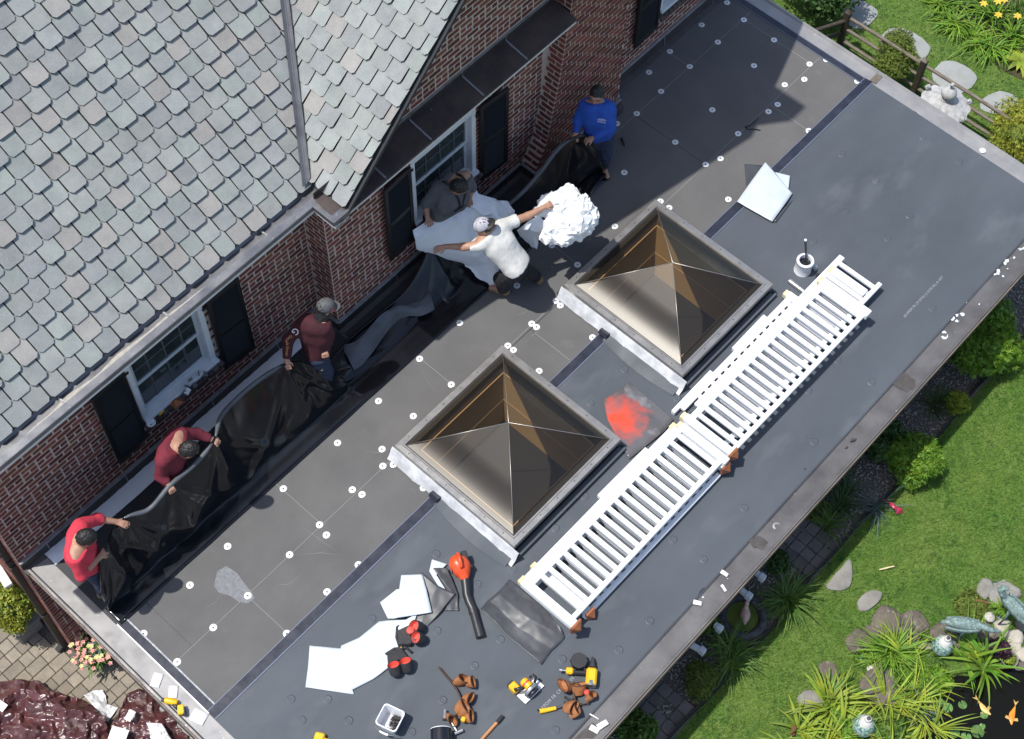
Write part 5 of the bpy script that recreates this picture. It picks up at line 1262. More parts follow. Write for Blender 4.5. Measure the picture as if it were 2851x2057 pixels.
# black / red pouches
def pouch(ax, ay, bx, by, label, ball=False):
    o_, M3 = frame(ax, ay, bx, by); L = LB(o_, M3); t = thing('tool_pouch', label, 'tool pouch', o_, 'black and red tool pouches')
    q = MB(); q.add([L.p(*v) for v in ((-.17, -.08, .02), (-.04, -.11, .03), (-.04, .11, .03), (-.17, .08, .02), (-.16, -.07, .05), (-.03, -.10, .085), (-.03, .10, .085), (-.16, .07, .05))], [(4, 5, 6, 7), (0, 1, 5, 4), (3, 7, 6, 2), (0, 4, 7, 3), (1, 2, 6, 5)]); obj('back_panel', q, M_['nylon'], t, None)
    for s in (-1, 1):
        prof = [(.062, 0), (.068, .05), (.066, .11), (.060, .112), (.056, .05)]
        q = MB(); R3 = M3 @ Matrix.Rotation(-.62, 3, 'Y'); q.lathe(prof, L.p(.085, .062 * s, .055), 14, R3, cap=False); q.lathe([(.062, 0), (.0, 0.0)], L.p(.085, .062 * s, .055), 14, R3, cap=False); b = obj('pocket', q, M_['nylon'], t, 60)
        q = MB(); q.lathe([(.0585, .108), (.052, .06), (0, .05)], L.p(.085, .062 * s, .055), 14, R3, cap=False); obj('lining', q, M_['red_lining'], b, 60)
    obj('belt', L.tube([(-.15, -.10, .03), (-.17, 0, .05), (-.15, .12, .03), (-.08, .16, .02)], .014, 6), M_['nylon'], t, 180)
    if ball:
        obj('tape_case', L.lathe([(.038, 0), (.042, .02), (.038, .05), (.02, .055)], (-.02, .03, .08)), M_['red_lining'], t, 60); obj('clip', L.tube([(-.01, -.05, .09), (.02, -.06, .10), (.0, -.09, .08)], .008, 6), M_['steel'], t)
        obj('buckle', L.box((-.16, -.12, .045), (.06, .03, .012)), M_['yellow_plastic'], t, None)
    return t
pouch(1150, 1773, 1185, 1768, 'black tool pouch with red lining tucked beside the white film strip, upper of two', True)
pouch(1112, 1852, 1125, 1890, 'black tool pouch with two red lined pockets, lower of two')
# leather belts
def leather_belt(pts, pk, label, extra=None):
    o_ = at(*pk[0][:2], .014); t = thing('leather_tool_belt', label, 'tool belt', o_)
    P_ = [at(*p) for p in pts]; rows = [[p + V((0, 0, -.012)), p + V((.0, .0, .045))] for p in P_]
    q = MB(); q.grid(rows); b = obj('belt', q, M_['leather_dark'], t, 180); b.modifiers.new('s', 'SOLIDIFY').thickness = .006
    for (x, y, tx, ty, r, h) in pk:
        a = at(x, y, .02); d = (at(tx, ty, .02) - a).normalized(); ax = (d * .75 + V((0, 0, .65))).normalized(); R3 = ax.to_track_quat('Z', 'Y').to_matrix() @ Matrix.Rotation(x * .7, 3, 'Z') @ Matrix.Diagonal((1.15, .62, 1.))
        r *= 1.25; h *= 1.2; q = MB(); q.lathe([(r * .75, 0), (r, h * .5), (r * 1.08, h), (r * .98, h + .004), (r * .85, h * .55), (.0, h * .3)], a + V((0, 0, .025)), 12, R3, cap=False); q.lathe([(0, 0.0), (r * .75, 0)], a + V((0, 0, .025)), 12, R3, cap=False); p = obj('pouch', q, M_['leather'], t, 50)
        q = MB(); q.tube([a + V((0, 0, .03)) + R3 @ V((r * 1.05 * math.cos(k), r * 1.05 * math.sin(k), h)) for k in np.linspace(0, 6.28, 16)], .005, 5, False); obj('stitched_rim', q, M_['leather_dark'], p, 180)
    return t
t = leather_belt([(1222, 1858, .03), (1240, 1880, .03), (1256, 1898, .04), (1272, 1920, .04), (1284, 1945, .04), (1288, 1965, .04), (1275, 1990, .04), (1250, 2005, .04), (1232, 2005, .03)],
                 [(1272, 1905, 1300, 1895, .055, .09), (1298, 1903, 1312, 1905, .042, .08), (1292, 1945, 1310, 1950, .045, .08), (1275, 1985, 1300, 1975, .06, .10), (1250, 1998, 1262, 2015, .05, .08), (1293, 1998, 1310, 2000, .045, .08)], 'brown leather tool belt curled in an S shape next to the white bucket')
q = MB(); q.tube([at(1240, 1975, .06), at(1238, 2000, .05)], .016, 8); obj('hammer_loop', q, M_['steel'], t)
q = MB(); q.tube([at(1255, 2008, .06), at(1272, 2035, .05)], .010, 8); q2 = MB(); q2.tube([at(1266, 2042, .05), at(1288, 2032, .05)], [.018, .02], 10)
h = thing('hammer', 'claw hammer hanging out of the S shaped leather belt', 'hammer', at(1270, 2035, .03)); obj('handle', q, M_['steel'], h); obj('hammer_head', q2, M_['steel'], h)
q = MB(); q.box(at(1290, 2003, .09), (.05, .045, .05), rotz(.4), .008); tag(obj('tape_measure', q, M_['yellow_plastic'], None, None), 'yellow tape measure in the lowest pouch of the S shaped belt', 'tape measure')
t = leather_belt([(1595, 1905, .06), (1597, 1925, .08), (1600, 1945, .06), (1606, 1965, .05), (1635, 1960, .05), (1642, 1940, .05), (1632, 1925, .05), (1610, 1908, .06), (1596, 1902, .06)],
                 [(1585, 1912, 1570, 1915, .06, .08), (1612, 1935, 1612, 1915, .06, .09), (1575, 1968, 1590, 1975, .055, .10), (1588, 1992, 1600, 1985, .05, .09), (1636, 1950, 1650, 1940, .05, .07)], 'brown leather tool belt in a heap beside the yellow nail gun')
q = MB(); q.tube([at(1572, 1940, .05), at(1590, 1950, .06), at(1600, 1945, .07)], .016, 6); obj('plier_handle', q, M_['nylon'], t, 180); q = MB(); q.tube([at(1570, 1955, .05), at(1590, 1958, .06)], .014, 6); obj('plier_handle', q, M_['nylon'], t, 180)
q = MB(); q.lathe([(.0, 0), (.03, .01), (.034, .03), (.02, .05)], at(1634, 1930, .06), 12); obj('red_knob', q, M_['red_lining'], t, 60)
h = thing('hammer', 'hammer with yellow handle stuck through the heaped leather belt', 'hammer', at(1530, 1978, .014))
q = MB(); q.tube([at(1502, 1980, .035), at(1520, 1977, .04), at(1548, 1971, .045)], [.026, .024, .020], 10); obj('grip', q, M_['yellow_plastic'], h, 60); q = MB(); q.tube([at(1546, 1971, .045), at(1562, 1967, .05)], .012, 8); obj('shaft', q, M_['steel_dark'], h); q = MB(); q.lathe([(.028, -.002), (.028, .006)], at(1501, 1980, .035), 10, Matrix.Rotation(1.57, 3, 'Y')); obj('end_cap', q, M_['nylon'], h)
# circular saw
o_, M3 = frame(1478, 1925, 1508, 1896); L = LB(o_, M3)
t = thing('circular_saw', 'yellow cordless circular saw resting on its pale base plate', 'circular saw', o_)
obj('base_plate', L.box((0, 0.012, .012), (.27, .115, .006), None, .002), M_['plastic_white'], t, None); obj('plate_edge', L.box((0.0, -.052, .016), (.27, .012, .012), None, .002), M_['plastic_white'], t, None)
obj('blade_guard', L.lathe([(.082, 0), (.088, .012), (.088, .03), (.075, .036)], (-.01, -.03, .085), 'y', 24), M_['steel'], t, 50); obj('blade', L.lathe([(.072, 0), (.072, .004)], (-.01, -.05, .07), 'y', 28), M_['steel_dark'], t, None)
obj('motor_housing', L.lathe([(.045, 0), (.048, .03), (.048, .08), (.035, .10)], (-.0, .02, .10), 'y', 16), M_['yellow_plastic'], t, 50); obj('motor_band', L.lathe([(.0495, 0), (.0495, .02)], (0, .06, .10), 'y', 16), M_['red_lining'], t, 50)
obj('battery', L.box((-.11, .13, .07), (.085, .10, .09), None, .01), M_['yellow_plastic'], t, None); obj('battery_base', L.box((-.11, .185, .065), (.075, .03, .075), None, .008), M_['plastic_black'], t, None)
obj('rear_handle', L.tube([(-.06, .05, .12), (-.10, .07, .16), (-.13, .09, .13), (-.12, .11, .10)], .018, 8), M_['plastic_black'], t, 180); obj('front_handle', L.tube([(.07, .02, .09), (.11, .04, .14), (.10, .07, .17), (.06, .08, .14)], .014, 8), M_['plastic_black'], t, 180)
# coil nail gun
o_, M3 = frame(1600, 1876, 1655, 1882); L = LB(o_, M3)
t = thing('nail_gun', 'yellow and black coil nail gun lying near the front gutter', 'nail gun', o_)
obj('body', L.box((.17, -.045, .075), (.11, .19, .10), None, .02), M_['yellow_plastic'], t, None); obj('end_cap', L.lathe([(.056, 0), (.054, .05), (.042, .065)], (.17, -.14, .075), 'y', 18), M_['steel'], t, 50); obj('handle', L.box((.05, -.005, .07), (.15, .042, .045), Matrix.Rotation(.04, 3, 'Z'), .012), M_['plastic_black'], t, None)
obj('grip_end', L.box((-.055, .0, .07), (.075, .07, .06), None, .014), M_['yellow_plastic'], t, None); obj('air_fitting', L.lathe([(.018, 0), (.018, .03), (.010, .035), (.010, .07)], (-.16, .0, .07), 'x', 10), M_['steel'], t, 50)
q = L.lathe([(.082, 0), (.086, .02), (.086, .05), (.082, .07)], (.03, .115, .03), 'z', 20); obj('magazine', q, M_['plastic_black'], t, 40)
for k in range(8): obj('magazine_rib', L.box((.03 + .086 * math.cos(k * .785), .115 + .086 * math.sin(k * .785), .065), (.008, .008, .07), None, 0), M_['plastic_black'], t, None)
obj('nose', L.tube([(.17, .06, .07), (.17, .14, .06), (.165, .18, .05)], [.035, .022, .012], 10), M_['steel_dark'], t, 60); obj('trigger', L.box((.10, .03, .07), (.03, .03, .02)), M_['plastic_black'], t, None)
# cordless drill at the left edge
o_, M3 = frame(470, 1960, 520, 1970, .03); L = LB(o_, M3)
t = thing('cordless_drill', 'small yellow and black cordless drill on the left metal edge', 'drill', o_)
obj('motor', L.lathe([(.03, -.02), (.034, 0), (.034, .09), (.024, .11)], (-.02, .02, .04), 'x', 14), M_['yellow_plastic'], t, 50); obj('chuck', L.lathe([(.022, 0), (.018, .04), (.008, .055)], (-.075, .02, .04), 'x', 12), M_['steel_dark'], t, 50)
obj('handle', L.tube([(.04, .02, .04), (.08, -.02, .04), (.115, -.035, .04)], [.022, .02, .024], 10), M_['plastic_black'], t, 180); obj('battery', L.box((.15, -.045, .04), (.07, .10, .06), Matrix.Rotation(.35, 3, 'Z'), .01), M_['yellow_plastic'], t, None); obj('battery_shoe', L.box((.185, -.055, .04), (.03, .09, .055), Matrix.Rotation(.35, 3, 'Z'), .008), M_['plastic_black'], t, None)
# wooden handle tool
t = thing('long_handled_tool', 'wooden tool handle with a black grip entering at the bottom edge', 'tool handle', at(1385, 2015, .014))
q = MB(); q.tube([at(1400, 1993, .035), at(1390, 2005, .035), at(1383, 2012, .035)], .021, 10); obj('grip', q, M_['plastic_black'], t, 60); q = MB(); q.tube([at(1384, 2011, .035), at(1352, 2046, .033), at(1300, 2105, .03)], .017, 10); obj('shaft', q, M_['wood_handle'], t, 60)
# bucket of nails
bc = V((1.40, -3.905, .0125)); t = thing('nail_bucket', 'square white plastic bucket half filled with black nails', 'bucket', bc)
def rsq(h, z, rc=.035, n=6):
    out = []
    for (sx, sy, a0) in ((1, 1, 0), (-1, 1, 1.5708), (-1, -1, 3.1416), (1, -1, 4.7124)):
        for k in range(n + 1):
            a = a0 + 1.5708 * k / n; out.append(bc + rotz(.30) @ V((sx * (h - rc) + rc * math.cos(a), sy * (h - rc) + rc * math.sin(a), z)))
    return out
rings = [rsq(.088, .0), rsq(.103, .15), rsq(.112, .152), rsq(.112, .168), rsq(.116, .17), rsq(.116, .20), rsq(.106, .20), rsq(.100, .15), rsq(.085, .012)]
q = MB(); n = len(rings[0]); q.add([p for r in rings for p in r], [(i * n + k, i * n + (k + 1) % n, (i + 1) * n + (k + 1) % n, (i + 1) * n + k) for i in range(len(rings) - 1) for k in range(n)] + [tuple((len(rings) - 1) * n + k for k in range(n))]); obj('bucket_body', q, M_['plastic_white'], t, 40)
q = MB(); hp = [bc + rotz(.30) @ V((-.118, .115 * math.sin(a), .165 - .0 + .05 * math.cos(a) * -1)) + rotz(.3) @ V((-.03 * math.cos(a), 0, 0)) for a in np.linspace(-1.55, 1.55, 12)]; q.tube(hp, .004, 6); obj('bail_handle', q, M_['steel'], t); q = MB(); q.tube(hp[4:8], .011, 8); obj('handle_grip', q, M_['plastic_white'], t)
q = MB(); rr = random.Random(3)
for k in range(420):
    u, v = rr.uniform(-.075, .08), rr.uniform(-.08, .01)
    if u < -.03 and v > -.045 and rr.random() < .8: continue
    p = bc + rotz(.3) @ V((u, v, .03 + .035 * rr.random() + (.02 if v < -.03 else 0))); a, e = rr.uniform(0, 6.28), rr.uniform(-.35, .35); d = V((math.cos(a) * math.cos(e), math.sin(a) * math.cos(e), math.sin(e))) * .018; q.tube([p - d, p + d], .0016, 3, False)
stuff(obj('nails', q, M_['nails'], t, None))
# black roll at the bottom edge
t = thing('membrane_roll', 'glossy black membrane roll standing at the bottom edge of the picture', 'roll', at(1218, 2120, .014)); rc_ = V((1.415, -4.235, .0125)); d = V((.82, -.57, 0)).normalized()
mat('roll_black', (.010, .010, .013), .18, spec=.7); cR = at(1230, 2050, .11)
a_ = at(1226, 2022, .16); b_ = a_ + V((-.42, -.30, -.0)); ax = V((-.70, -.71, 0)); p0 = at(1228, 2030, .11); p1 = p0 + ax * .4
q = MB(); q.tube([p0, p1], .108, 32); obj('roll', q, M_['roll_black'], t, 60); q = MB(); q.tube([p0 - ax * .002, p0 + ax * .004], .1086, 32); obj('roll_edge', q, M_['plastic_white'], t, 60); q = MB(); q.tube([p0 - ax * .004, p0 + ax * .01], .045, 20); obj('core', q, M_['wood_handle'], t, 60)
t.location = (p1.x, p1.y, .012)
for c in t.children: c.matrix_parent_inverse = root_inv(t)
q = MB(); q.box(at(888, 2060, .05), (.14, .10, .09), rotz(.5), .015); q.box(at(905, 2068, .05), (.09, .09, .05), rotz(.5), .01); tag(obj('tool_case', q, M_['yellow_plastic'], None, None), 'corner of a yellow tool case at the bottom edge', 'tool case')
# paint can with brush
pc = at(2234, 752, .0125); t = thing('adhesive_can', 'shiny metal can of black adhesive with a long brush standing in it', 'can', pc)
q = MB(); q.lathe([(.10, 0), (.103, .004), (.10, .01), (.10, .20), (.104, .205), (.10, .21), (.075, .212), (.075, .195), (.072, .15), (.0, .15)], (pc.x, pc.y, pc.z), 28, cap=False); obj('can_body', q, M_['plastic_white'], t, 40); q = MB(); q.lathe([(.073, .0), (.073, .004)], (pc.x, pc.y, pc.z + .152), 24); obj('adhesive', q, M_['roll_black'], t)
q = MB(); q.tube([pc + V((.02, -.01, .14)), pc + V((.05, .06, .33)), pc + V((.065, .10, .44))], [.010, .012, .014], 8); obj('brush_handle', q, M_['plastic_black'], t, 60); q = MB(); q.lathe([(.012, 0), (.018, .01), (.012, .02)], pc + V((.066, .103, .445)), 10); obj('handle_tip', q, M_['plastic_white'], t)
q = MB(); q.tube([pc + V((.09, -.06, .10)), pc + V((.115, -.09, .04)), pc + V((.12, -.10, .0))], [.012, .03, .035], 8); obj('rag', q, M_['scrap_white'], t, 180)
q = MB(); a, b = at(2198, 782, .03), at(2238, 812, .03); q.tube([a, b], .033, 12); tag(obj('metal_tube', q, M_['steel'], None, 60), 'short grey metal tube on the roof under the railing ends', 'tube')
q = MB(); c = at(2278, 772, .03); q.lathe([(.05, 0), (.052, .03), (.045, .05), (.04, .03), (.0, .01)], c, 16, Matrix.Rotation(.9, 3, 'X')); tag(obj('tape_roll', q, M_['plastic_black'], None, 50), 'small black roll lying beside the railings below the adhesive can', 'tape roll')
# black strips
q = MB(); q.tube([at(2112, 328, .02), at(2100, 340, .02), at(2085, 350, .02), at(2075, 353, .02), at(2080, 358, .02), at(2100, 359, .02), at(2117, 362, .02)], [.006, .008, .009, .009, .009, .008, .006], 6); tag(obj('rubber_strip', q, M_['roll_black'], None, 180), 'thin curved black rubber strip on the shaded roof boards', 'strip')
t = thing('utility_knife', 'small black utility knife on the shaded boards below the blue worker', 'knife', at(1738, 396, .012)); q = MB(); q.tube([at(1729, 384, .022), at(1735, 392, .025), at(1740, 404, .022)], [.012, .016, .014], 8); obj('handle', q, M_['plastic_black'], t, 180); q = MB(); q.tube([at(1740, 404, .02), at(1746, 409, .018)], .008, 6); obj('blade', q, M_['steel'], t)
q = MB(); q.beam(at(1717, 323, .03), at(1733, 308, .03), .02, .02); tag(obj('metal_bar', q, M_['steel_dark'], None, None), 'short dark metal bar on the roof right of the blue worker', 'bar')
# seam line with bright dots beside the railings
q = MB(); a, b = at(1560, 1848, .016), at(1790, 1530, .016)
q.beam(at(1507, 1850, .0165), at(1800, 1545, .0165), .006, .004); eo('membrane_seam', q, 'tape_edge', memb)
# window sill clutter
zs = .80
t = thing('copper_post_cap', 'copper pyramid post cap lying on the left window sill', 'post cap', V((2.20, .03, zs))); q = MB(); s = .055; c = V((2.20, .02, zs))
q.add([c + V((-s, -s, 0)), c + V((s, -s, 0)), c + V((s, s, 0)), c + V((-s, s, 0)), c + V((0, 0, .05))], [(0, 1, 4), (1, 2, 4), (2, 3, 4), (3, 0, 4), (3, 2, 1, 0)]); obj('cap_top', q, M_['copper_cap'], t, None); q = MB(); q.box(c + V((0, 0, -.008)), (.12, .12, .018)); obj('cap_base', q, M_['copper_cap'], t, None)
mat('bracket_grey', (.22, .23, .22), .5, metal=.5)
for i, (x, lab) in enumerate(((2.36, 'grey metal bracket on the left window sill, next to the copper cap'), (2.47, 'grey metal bracket on the left window sill, second from the copper cap'), (2.62, 'grey metal bracket on the left window sill, nearest the right shutter'))):
    q = MB(); c = V((x, .03 + .01 * i, zs + .02)); R3 = rotz(.5 + i); q.box(c, (.10, .05, .012), R3, .002); q.box(c + R3 @ V((.04, 0, .025)), (.012, .05, .06), R3, .002); q.box(c + R3 @ V((-.02, .0, .02)), (.02, .03, .04), R3, .002); tag(obj('metal_bracket', q, M_['bracket_grey'], None, None), lab, 'bracket', 'metal brackets left on the sill')
q = MB(); q.box((2.36, .0, zs + .05), (.07, .05, .003), Matrix.Rotation(.5, 3, 'X') @ rotz(.3)); tag(obj('paper_tag', q, M_['paper'], None, None), 'small white tag standing among the brackets on the left sill', 'tag')
t = thing('cup_lid', 'round white cup lid at the left end of the window sill', 'lid', V((1.86, .03, zs - .02))); q = MB(); q.lathe([(.05, 0), (.052, .01), (.045, .016), (.04, .012), (0.001, .012)], (1.86, .03, zs - .015), 20); obj('lid', q, M_['plastic_white'], t, 50); q = MB(); q.lathe([(.006, 0), (.006, .003)], (1.845, .01, zs - .002), 8); obj('sip_hole', q, M_['plastic_black'], t)
q = MB(); q.tube([(1.98, .03, zs - .005), (2.05, .04, zs - .005)], .009, 6); tag(obj('tube_tip', q, M_['yellow_plastic'], None, None), 'small pale yellow tube on the left window sill', 'tube')
# ------------------------------------------------------------------ GARDEN
ZL = ZG; ZG = -1.75          # the garden lies higher than the patio on the left
def gp(x, y, h=0.): return at(x, y, ZG + h)
mat('lawn', (.075, .15, .022), .95, (.13, .19, .04), 2.2, lo=.35, hi=.65, bump=.012, bsc=90, c3=(.035, .075, .014), sc3=11, th3=.54, w3=.15)
mat('grass_blade', (.085, .215, .022), .7, (.20, .31, .05), 1.6, lo=.38, hi=.62, rnd=.25, hrnd=.02, sss=.25)
mat('gravel_bed', (.17, .155, .13), .95, (.09, .08, .07), 40, bump=.01, bsc=90); mat('pebble', (.36, .32, .27), .85, (.22, .20, .18), 30, rnd=.45)
mat('paver_tan', (.25, .215, .165), .9, (.19, .165, .13), 8, bump=.003, bsc=90, rnd=.22, c3=(.33, .30, .26), sc3=60, th3=.62, w3=.06); mat('paver_grey', (.16, .14, .125), .9, (.12, .105, .10), 9, bump=.003, bsc=90, rnd=.25)
mat('fieldstone', (.26, .25, .225), .9, (.18, .17, .15), 5, bump=.006, bsc=45, c3=(.38, .37, .33), sc3=40, th3=.66, w3=.05); mat('rock_brown', (.15, .125, .10), .9, (.095, .08, .065), 6, bump=.01, bsc=35, c3=(.26, .23, .19), sc3=16, th3=.6, w3=.1); mat('rock_pale', (.46, .42, .34), .9, (.34, .31, .26), 7, bump=.008, bsc=40)
mat('bluestone', (.30, .31, .30), .9, (.25, .26, .25), 4, bump=.002, bsc=70, c3=(.20, .20, .19), sc3=22, th3=.68, w3=.08)
# lawn sheet (structure) with blades (stuff)
def poly_sheet(name, pts, z, m): q = MB(); q.add([V((x, y, z)) for x, y in pts], [tuple(range(len(pts)))]); return struct(obj(name, q, M_[m], None, None))
poly_sheet('lawn', [(1.5, -40), (60, -40), (60, 30), (11.5, 30), (11.5, -5.89), (1.5, -5.89)], ZG - .010, 'lawn')
q = MB(); q.add([(1.5, -40, ZG - .010), (1.5, -5.0, ZG - .010), (-1.5, -5.0, ZL - .02), (-1.5, -40, ZL - .02), (11.4, -5.0, ZG - .012), (11.4, -.2, ZG - .012), (1.5, -.2, ZG - .012)], [(0, 1, 2, 3), (1, 4, 5, 6)]); struct(obj('bank', q, M_['soil'], None, None))
poly_sheet('gravel_bed', [(1.5, -5.89), (11.7, -5.89), (11.7, -4.9), (1.5, -4.9)], ZG - .004, 'gravel_bed')
poly_sheet('patio_base', [(-6, -5.74), (.45, -5.74), (.45, 6), (-6, 6)], ZL - .006, 'gravel_bed')
def inframe(p, mg=25):
    c = RC @ (np.array(p) - CAM); x = c[0] / c[2] * FPX + CX; y = c[1] / c[2] * FPX + CY; return -mg < x < 2851 + mg and -mg < y < 2057 + mg, x, y
# pond outline (world) -------------------------------------------------
pond_px = [(2560, 2090), (2575, 2010), (2590, 1960), (2625, 1900), (2665, 1880), (2720, 1885), (2760, 1868), (2800, 1850), (2830, 1838), (2900, 1820), (3000, 1900), (2990, 2120), (2700, 2160)]
pond = [gp(*p) for p in pond_px]
def in_poly(x, y, P_):
    c = False; n = len(P_)
    for i in range(n):
        a, b = P_[i], P_[(i + 1) % n]
        if (a[1] > y) != (b[1] > y) and x < (b[0] - a[0]) * (y - a[1]) / (b[1] - a[1]) + a[0]: c = not c
    return c
stone_px = [  # lawn stepping stones, flat : outline px
    ('fieldstone', [(2296, 1632), (2338, 1585), (2362, 1556), (2372, 1562), (2373, 1620), (2362, 1640), (2335, 1646), (2305, 1642)], 'large triangular grey stepping stone in the lawn beside the gravel bed'),
    ('fieldstone', [(2382, 1680), (2400, 1655), (2430, 1642), (2452, 1648), (2457, 1662), (2440, 1685), (2415, 1702), (2392, 1703)], 'oval pale grey stepping stone in the lawn next to the triangular one'),
    ('rock_brown', [(2275, 1862), (2282, 1845), (2305, 1840), (2325, 1850), (2338, 1885), (2340, 1910), (2318, 1908), (2290, 1885)], 'oval brownish stepping stone near the striped yellow grass'),
    ('fieldstone', [(2215, 1945), (2238, 1922), (2262, 1920), (2295, 1950), (2290, 1970), (2260, 1978), (2225, 1962)], 'flat grey slab at the lawn edge left of the yellow grass clump')]
bl_px = [([(2352, -8), (2395, -2), (2445, 28), (2444, 48), (2405, 84), (2368, 80), (2340, 40)], 'first grey stepping stone at the top beside the dark shrub'),
         ([(2436, 118), (2470, 80), (2510, 76), (2560, 100), (2592, 130), (2585, 155), (2552, 180), (2528, 180), (2490, 150)], 'second and largest grey stepping stone behind the round green bush'),
         ([(2590, 205), (2622, 170), (2650, 168), (2700, 190), (2723, 215), (2712, 238), (2682, 262), (2640, 255), (2600, 232)], 'third grey stepping stone directly behind the white stone lantern'),
         ([(2724, 300), (2738, 270), (2780, 252), (2820, 262), (2860, 300), (2855, 325), (2800, 322), (2745, 315)], 'fourth grey stepping stone at the right edge of the picture')]
keep = []
def flat_stone(pts, m, label, h=.03, grp=None):
    P_ = [gp(*p) for p in pts]; P_ = P_[::-1] if sum((P_[i].x * P_[(i + 1) % len(P_)].y - P_[(i + 1) % len(P_)].x * P_[i].y) for i in range(len(P_))) < 0 else P_
    S_ = []                                        # rounded outline
    n = len(P_)
    for i in range(n):
        a, b, c = P_[i - 1], P_[i], P_[(i + 1) % n]
        for t in (.25, .5, .75): S_.append(((a + b) / 2).lerp(b, t).lerp(b.lerp((b + c) / 2, t), t))
    ct = sum(S_, V()) / len(S_); q = MB(); n = len(S_)
    r0 = [V((p.x, p.y, ZG - .03)) for p in S_]; r1 = [V((p.x, p.y, ZG + h * .7)) + V((U(-.006, .006), U(-.006, .006), 0)) for p in S_]; r2 = [V((p.x, p.y, ZG + h)).lerp(V((ct.x, ct.y, ZG + h)), .07) for p in S_]
    q.add(r0 + r1 + r2, [(k, (k + 1) % n, n + (k + 1) % n, n + k) for k in range(n)] + [(n + k, n + (k + 1) % n, 2 * n + (k + 1) % n, 2 * n + k) for k in range(n)] + [tuple(2 * n + k for k in range(n))])
    keep.append([(p.x, p.y) for p in S_]); return tag(obj('stepping_stone', q, M_[m], None, 50), label, 'stepping stone', grp)
for m, pts, lab in stone_px: flat_stone(pts, m, lab)
for pts, lab in bl_px: flat_stone(pts, 'bluestone', lab, .02, 'grey stepping stones in the side lawn')
# grass blades ---------------------------------------------------------
def near_keep(x, y): return any(in_poly(x, y, K) for K in keep)
rng = np.random.default_rng(4); cand = []
for (xa, xb, ya, yb, n) in ((3.2, 12.0, -9.2, -5.91, 150000), (11.6, 15.4, -6.6, 2.0, 100000)):
    X = rng.uniform(xa, xb, n); Y = rng.uniform(ya, yb, n)
    c = (np.stack([X, Y, np.full(n, ZG)], 1) - CAM) @ RC.T; px = c[:, 0] / c[:, 2] * FPX + CX; py = c[:, 1] / c[:, 2] * FPX + CY
    ok = (px > -20) & (px < 2871) & (py > -20) & (py < 2077); cand.append(np.stack([X, Y], 1)[ok])
cand = np.concatenate(cand); pp = [(p.x, p.y) for p in pond]
def in_np(X, Y, P_):
    c = np.zeros(len(X), bool); m_ = len(P_)
    for i in range(m_):
        a, b = P_[i], P_[(i + 1) % m_]
        if a[1] == b[1]: continue
        c ^= ((a[1] > Y) != (b[1] > Y)) & (X < (b[0] - a[0]) * (Y - a[1]) / (b[1] - a[1]) + a[0])
    return c
bad = in_np(cand[:, 0], cand[:, 1], pp)
for K in keep: bad |= in_np(cand[:, 0], cand[:, 1], K)
cand = cand[~bad]; n = len(cand)
ang = rng.uniform(0, 6.28, n); hgt = rng.uniform(.03, .06, n); ln = rng.uniform(.01, .045, n); wd = rng.uniform(.0022, .0042, n)
dx, dy = np.cos(ang), np.sin(ang); base = np.stack([cand[:, 0], cand[:, 1], np.full(n, ZG - .006)], 1)
side = np.stack([-dy * wd, dx * wd, np.zeros(n)], 1); tip = base + np.stack([dx * ln, dy * ln, hgt], 1)
Vt = np.stack([base - side, base + side, tip], 1).reshape(-1, 3); me = npmesh('grass', Vt, np.arange(3 * n).reshape(-1, 3)); go = link('grass', me, M_['grass_blade']); tag(go, 'mown green lawn grass around the stepping stones', 'grass', kind='stuff')
# pebbles
q = MB(); rr = random.Random(9); octa = [(1, 0, 0), (-1, 0, 0), (0, 1, 0), (0, -1, 0), (0, 0, 1), (0, 0, -1)]; of = [(0, 2, 4), (2, 1, 4), (1, 3, 4), (3, 0, 4), (2, 0, 5), (1, 2, 5), (3, 1, 5), (0, 3, 5)]
k = 0
while k < 5200:
    x, y = rr.uniform(1.6, 11.6), rr.uniform(-5.86, -5.25)
    if not inframe((x, y, ZG))[0]: continue
    s = rr.uniform(.008, .018); a = rr.uniform(0, 6.28); R3 = rotz(a); q.add([R3 @ V((v[0] * s * 1.3, v[1] * s, v[2] * s * .7)) + V((x, y, ZG + .004)) for v in octa], of); k += 1
tag(obj('gravel', q, M_['pebble'], None, 180), 'pale gravel covering the narrow bed under the roof edge', 'gravel', kind='stuff')
# black edging strip, wavy
mat('edging', (.012, .012, .012), .5); rows = []
for i in range(90):
    x = 1.5 + i * .115; y = -5.88 + .02 * math.sin(x * 2.1) + .012 * math.sin(x * 5.3); rows.append([V((x, y - .018, ZG - .02)), V((x, y - .014, ZG + .06)), V((x, y + .014, ZG + .06)), V((x, y + .018, ZG - .02))])
q = MB(); q.grid(rows); tag(obj('garden_edging', q, M_['edging'], None, 50), 'black plastic edging strip between the gravel bed and the lawn', 'edging')
# patio pavers ---------------------------------------------------------
pat = bpy.data.objects.new('patio', None); COL.objects.link(pat); pat.location = (-.5, -1, ZL); struct(pat); pc_ = {}
rr = random.Random(12); k = 0; y = 1.2
while y > -4.6:
    hh = .155; x = -2.2 - rr.random() * .15
    while x < .42:
        w = rr.choice((.155, .155, .235)); cx, cy = x + w / 2, y - hh / 2; x += w
        ok, px, py = inframe((cx, cy, ZL), 40)
        if not ok or (cy > -.15 and cx > -.1): continue
        if py > 2057 + 30 or px > 620: continue
        if (w,) not in pc_: m_ = MB().box((0, 0, 0), (w - .008, hh - .008, .05), None, .006).mesh('paver'); m_.materials.append(M_['paver_tan']); pc_[(w,)] = m_
        o = link('paver', pc_[(w,)], None, pat, None); o.location = V((cx, cy, ZL - .008 + rr.uniform(-.003, .003))); o.rotation_euler = (rr.uniform(-.012, .012), rr.uniform(-.012, .012), rr.uniform(-.01, .01)); k += 1
    y -= hh
